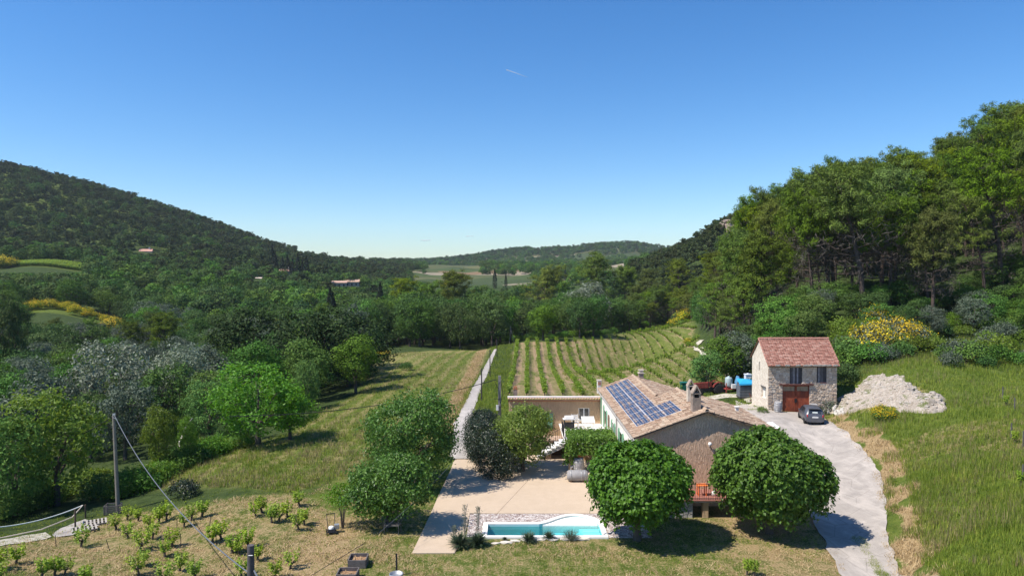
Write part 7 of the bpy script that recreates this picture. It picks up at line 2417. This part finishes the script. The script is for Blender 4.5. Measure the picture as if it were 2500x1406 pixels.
VM = [vine_meshes(700 + s, (1.05, 1.2, .95, 1.1, 1.0)[s], 270, .125, (.42, .5, .36, .55, .45)[s], L_VINE) for s in range(5)]
OV = [(877, 1060), (964, 1122), (1043, 990), (1055, 1215), (1240, 1262), (1352, 1365), (1045, 1400), (1195, 1008), (1253, 985), (1130, 1040), (1385, 1040), (1440, 985), (1520, 965), (611, 1190), (120, 1312), (8, 1355), (487, 1400), (315, 1420), (1665, 1130), (1800, 1240), (1872, 1190),
      (1925, 955), (1972, 930), (2098, 995), (2165, 960), (2255, 880), (2247, 1060), (2290, 1022), (2185, 1350), (2065, 1420), (1475, 1425), (1815, 1410), (1938, 1290), (955, 985), (1600, 1150), (1745, 1235), (2045, 1005), (410, 1400), (1150, 1130), (1300, 1190), (1075, 1325), (10, 1440), (640, 1480), (1250, 1480)]
for k, (zx, zy) in enumerate(OV):
    g_ = G(zx / 3.084, 950 + zy / 3.084)
    o = empty('old_vine', g_, rnd.uniform(0, 6.28)); s = rnd.uniform(.7, .95); o.scale = (s * 1.08, s * 1.08, s)
    side = 'by the tall pale pole' if zx < 1150 and zy < 1150 else ('at the left of the straw plot' if zx < 1000 else ('in the middle of the straw plot' if zx < 1560 else ('around the dark post' if zx < 2040 else 'near the small mower')))
    tag(o, 'old bush vine with fresh leaves ' + side, 'vine', 'old bush vines ' + side)
    a_, c_ = VM[k % 5]; link('trunk', a_, o); link('leaves', c_, o)
g_ = G(1467 + 0, 1400)
for k, (px, py, lab) in enumerate(((1823, 1404, 'young vine shoot at the bottom edge right of the mulberry shadow'), (1840, 1406, 'second young vine shoot at the bottom edge of the picture'), (2477, 1082, 'young bright vine at the middle post of the right edge'), (2492, 1185, 'young bright vine at the lowest post of the right edge'), (2455, 990, 'young vine at the upper posts of the right edge'))):
    o = empty('young_vine', G(px, py)); o.scale = (.6, .6, .75); tag(o, lab, 'vine'); link('trunk', VM[2][0], o); link('leaves', VM[2][1], o)

VR = [vine_meshes(800 + s, (1.35, 1.5, 1.2, 1.3)[s], 120, .22, (.42, .5, .36, .45)[s], L_VINE2) for s in range(4)]
rows = []
for k in range(34):
    for j in range(160):
        y = 70 + j * (1.15 if k < 8 else 1.45) + rnd.uniform(-.2, .2)
        x = -.36 - 2.0 + .0222 * y + 2.26 * k + rnd.uniform(-.06, .06) + (0)
        rows.append((x, y, k))
rows = np.array(rows)
inside = in_poly(rows[:, 0], rows[:, 1], POLY_VINE)
rows = rows[inside]
# gaps: the rows further right are thinner and patchy
gap = vnoise(rows[:, 0], rows[:, 1], 7, 61)
keep = rng.random(len(rows)) < np.where(rows[:, 2] < 5.5, .96, np.where(gap > .42, .86, .38))
rows = rows[keep]
rows = rows[np.argsort(rows[:, 1])]
zz = T(rows[:, 0], rows[:, 1])
kmin = int(rows[:, 2].min())
ordn = ['first', 'second', 'third', 'fourth', 'fifth', 'sixth', 'seventh', 'eighth', 'ninth', 'tenth', 'eleventh', 'twelfth', 'thirteenth', 'fourteenth']
far_v = []
for i, (x, y, k) in enumerate(rows):
    k = int(k) - kmin
    s = rnd.uniform(.85, 1.12) * (.76 if k < 6 else .6)
    if i < 290:
        o = empty('grapevine', (x, y, zz[i] - .02), rnd.uniform(0, 6.28)); o.scale = (s, s, s)
        nm = ordn[k] if k < len(ordn) else 'far right'
        tag(o, f'green grapevine in the {nm} vineyard row counted from the lane' if k < len(ordn) else 'small grapevine in the rows nearest the stony track', 'vine', f'vines of the {nm} row')
        a_, c_ = VR[i % 4]; link('trunk', a_, o); link('leaves', c_, o)
        if i < 4: tree_src['v%d' % i] = kids(o)[1] if kids(o)[1].name.startswith('leaves') else kids(o)[0]
    else:
        far_v.append((x, y, zz[i] - .02, s))
woodland('vineyard', far_v, ('v0', 'v1', 'v2', 'v3'), 'rows of leafy grapevines running away behind the farmhouse')
# trunks of those further vines, one mass
b = MB()
for x, y, z, s in far_v: b.tube([(x, y, z), (x + rnd.uniform(-.08, .08), y, z + .6)], .06, 4, cap=False)
o = b.build('vine_trunks', M_BARK, fix=False); tag(o, 'dark gnarled trunks of the vineyard rows', kind='stuff')
# green strip vineyard on the left valley side
gs = []
for k in range(9):
    for j in range(120):
        px = -40 + j * 2.1; D = 386 + k * 1.8; gs.append(((px - 1250) / F_PX * D, D, 0, 1.5))
gs = np.array(gs); gs[:, 2] = T(gs[:, 0], gs[:, 1]) - .1
woodland('vineyard', gs.tolist(), ('v0', 'v1'), 'bright green strip of vines high on the left valley side')

# ------------------------------------------------------------ grass
GRASS_N = 0


def road_mask(x, y, grow=.0):
    pr = [(p.x, p.y) for p in roadL] + [(p.x, p.y) for p in reversed(roadR)]
    pl = [(p.x, p.y) for p in laneL] + [(p.x, p.y) for p in reversed(laneR)]
    m_ = in_poly(x, y, pr) | in_poly(x, y, pl) | ((x > -5.0 + .0) & (x < 16) & (y > 36.0) & (y < 61) & ((x < 7.9) | (y > 41.1)) & ~((x > -2.9) & (y < 37.6)))
    m_ |= (x > 23.9) & (x < 31) & (y > 66.4) & (y < 71.5)
    return m_


def blades(name, n, xr, yr, hgt, wid, mat, label, region=None, per=5, seed=1, lean=.45, clump=.08, logd=True, thr=None, kindname='stuff'):
    r = np.random.default_rng(seed)
    y = np.exp(r.uniform(math.log(yr[0]), math.log(yr[1]), n)) if logd else r.uniform(yr[0], yr[1], n)
    x = (r.uniform(xr[0], xr[1], n) - 1250) / F_PX * y
    k = ~road_mask(x, y)
    if region is not None: k &= region(x, y)
    x, y = x[k], y[k]
    if thr is not None:
        s, cut = thr; d_ = vnoise(x, y, s, seed) * .6 + vnoise(x, y, s * .3, seed + 5) * .4; k = d_ > cut; x, y = x[k], y[k]
    z = T(x, y)
    n = len(x)
    big = (.6 + .8 * vnoise(x, y, 2.6, seed + 9))
    c = np.repeat(np.stack([x, y, z], 1), per, 0); big = np.repeat(big, per)
    m_ = len(c)
    c[:, :2] += r.normal(0, clump, (m_, 2))
    a = r.uniform(0, 6.283, m_); h = hgt * r.uniform(.5, 1.25, m_) * big
    dx = np.stack([np.cos(a), np.sin(a), 0 * a], 1)
    tip = c + dx * (h * lean * r.uniform(.2, 1.2, m_))[:, None] + np.array([0, 0, 1]) * h[:, None]
    sd = np.stack([-np.sin(a), np.cos(a), 0 * a], 1) * (wid * r.uniform(.6, 1.3, m_))[:, None]
    V = np.stack([c - sd, c + sd, tip], 1).reshape(-1, 3)
    o = link(name, np_mesh(name, V, np.arange(m_ * 3).reshape(-1, 3), mat, tri=True)); tag(o, label, name, kind='stuff'); return o


M_GRASS = leafmat('meadow_grass', c3(0.09507, 0.1542, 0.01747), c3(0.1795, 0.2541, 0.02995), c3(0.3591, 0.3629, 0.06864), .3, .7, .2, .0, .35)
M_GRASS2 = leafmat('pale_seed_grass', c3(.14, .13, .05), c3(.26, .22, .10), c3(.42, .35, .18), .3, .8, .2, .0, .5)
M_STRAW = leafmat('straw', c3(.24, .165, .075), c3(.44, .325, .17), c3(.66, .52, .31), .2, .85, .2, .0, .8)
inb = lambda x, y: in_poly(x + (vnoise(x, y, 1.8, 81) - .5) * 2.4, y, POLY_BANK)
mead = lambda x, y: (x > np.interp(y, [28, 40, 50, 60, 68], [18, 21.5, 24.5, 27, 28])) & ~(in_poly(x, y, POLY_BANK) & (vnoise(x, y, 1.2, 82) < .62)) & ~in_poly(x, y, HEAP) & ~((y > 66) & (x < 33))
lawn = lambda x, y: (x < 18) & (x > -14)
blades('meadow_grass', 26000, (1980, 2620), (24, 82), .34, .016, M_GRASS, 'tall green grass of the meadow on the right bank', mead, 6, 1, .4)
blades('seed_grass', 9000, (1980, 2620), (24, 82), .5, .012, M_GRASS2, 'pale seeding grass standing in the right meadow', mead, 4, 2, .3, thr=(4, .5))
blades('straw', 9000, (1980, 2340), (28, 64), .22, .014, M_STRAW, 'cut golden straw on the bank along the drive', inb, 7, 3, 1.6, .12)
blades('straw', 15000, (-60, 1010), (30, 48), .10, .016, M_STRAW, 'cut straw lying between the old vines', lambda x, y: in_poly(x, y, POLY_OLDVINE) | (x > -13), 5, 4, 2.2, .14, thr=(1.3, .5))
blades('lawn_grass', 16000, (-60, 2080), (27, 47), .10, .013, M_GRASS, 'short green grass of the front lawn and vine plot', lambda x, y: x < 17, 6, 5, .6, .07, thr=(1.6, .42))
blades('straw', 10000, (1000, 2080), (27, 42), .08, .014, M_STRAW, 'dry mown grass on the front lawn', lambda x, y: (x < 17) & (y < 41), 5, 6, 2.2, .12, thr=(1.4, .52))
blades('field_grass', 20000, (300, 1190), (44, 150), .26, .024, M_GRASS, 'green grass of the sloping left field', lambda x, y: in_poly(x, y, POLY_LFIELD), 5, 7, .5, .12)
blades('straw', 26000, (1080, 1215), (64, 165), .2, .02, M_STRAW, 'golden mown straw along the left side of the lane', lambda x, y: np.abs(x + .3 - (np.interp(y, [57, 68, 82, 110, 165], [-3.81, -4.75, -4.4, -4.63, -3.81]) - np.interp(y, [57, 110, 165], [1.6, 1.5, 2.6]))) < .8, 5, 31, 1.2, .14)
blades('seed_grass', 12000, (300, 1190), (44, 150), .34, .022, M_GRASS2, 'golden seeding grass in the left field', lambda x, y: in_poly(x, y, POLY_LFIELD), 5, 8, .5, .12, thr=(5, .52))
blades('verge_grass', 9000, (1110, 1262), (56, 170), .4, .024, M_GRASS, 'long green grass between the lane and the vineyard', lambda x, y: ~in_poly(x, y, POLY_VINE) & ~in_poly(x, y, POLY_LFIELD), 5, 9, .4, .12)
blades('vineyard_grass', 16000, (1240, 1790), (74, 215), .22, .03, M_GRASS, 'green grass growing between the vine rows', lambda x, y: in_poly(x, y, POLY_VINE) & (x - .0222 * y > 6), 5, 10, .5, .15, thr=(4, .42))
blades('yard_grass', 5000, (1640, 1900), (64, 84), .16, .02, M_GRASS, 'short grass of the farmyard by the tractor', None, 5, 11, .5, .1, thr=(2, .45))

# weeds on the drive
wl = [G(*p) for p in ((2098, 1318), (2112, 1345), (2135, 1375), (2150, 1406))]
def weeds(x, y):
    d_ = np.full(x.shape, 9.0)
    for a, b_ in zip(wl[:-1], wl[1:]):
        t_ = np.clip(((x - a.x) * (b_.x - a.x) + (y - a.y) * (b_.y - a.y)) / ((b_.x - a.x) ** 2 + (b_.y - a.y) ** 2), 0, 1)
        d_ = np.minimum(d_, np.hypot(x - a.x - t_ * (b_.x - a.x), y - a.y - t_ * (b_.y - a.y)))
    return d_ < .32 * (vnoise(x, y, .7, 91) + .1) * 1.2
_rm = road_mask
road_mask = lambda x, y, grow=0: np.zeros(np.shape(x), bool)
blades('weeds', 9000, (2060, 2200), (31, 39), .12, .014, M_GRASS, 'thin weeds growing along the middle of the drive', weeds, 5, 21, .6, .06)
def edge(x, y):
    pr = [(p.x, p.y) for p in roadL] + [(p.x, p.y) for p in reversed(roadR)]
    i = in_poly(x, y, pr); o_ = in_poly(x + .35, y, pr) & in_poly(x - .35, y, pr)
    return i & ~o_ & (vnoise(x, y, .9, 92) > .5)
blades('weeds', 40000, (1800, 2230), (31, 66), .12, .014, M_STRAW, 'dry weeds creeping over the edges of the drive', edge, 4, 22, 1.0, .08)
road_mask = _rm

# ------------------------------------------------------------ air
hz = MB(); hz.b2(-2600, -40, -60, 2600, 3600, 190)
hm = bpy.data.materials.new('thin_blue_haze'); hm.use_nodes = True
t = NT(hm)
pv = t.n('ShaderNodeVolumePrincipled')
pv.inputs['Color'].default_value = (.80, .90, 1.0, 1)
pv.inputs['Density'].default_value = .00007
pv.inputs['Anisotropy'].default_value = .0
t.l(pv.outputs[0], t.out.inputs['Volume'])
o = hz.build('haze', hm); tag(o, 'thin bluish summer haze over the valley', kind='stuff')
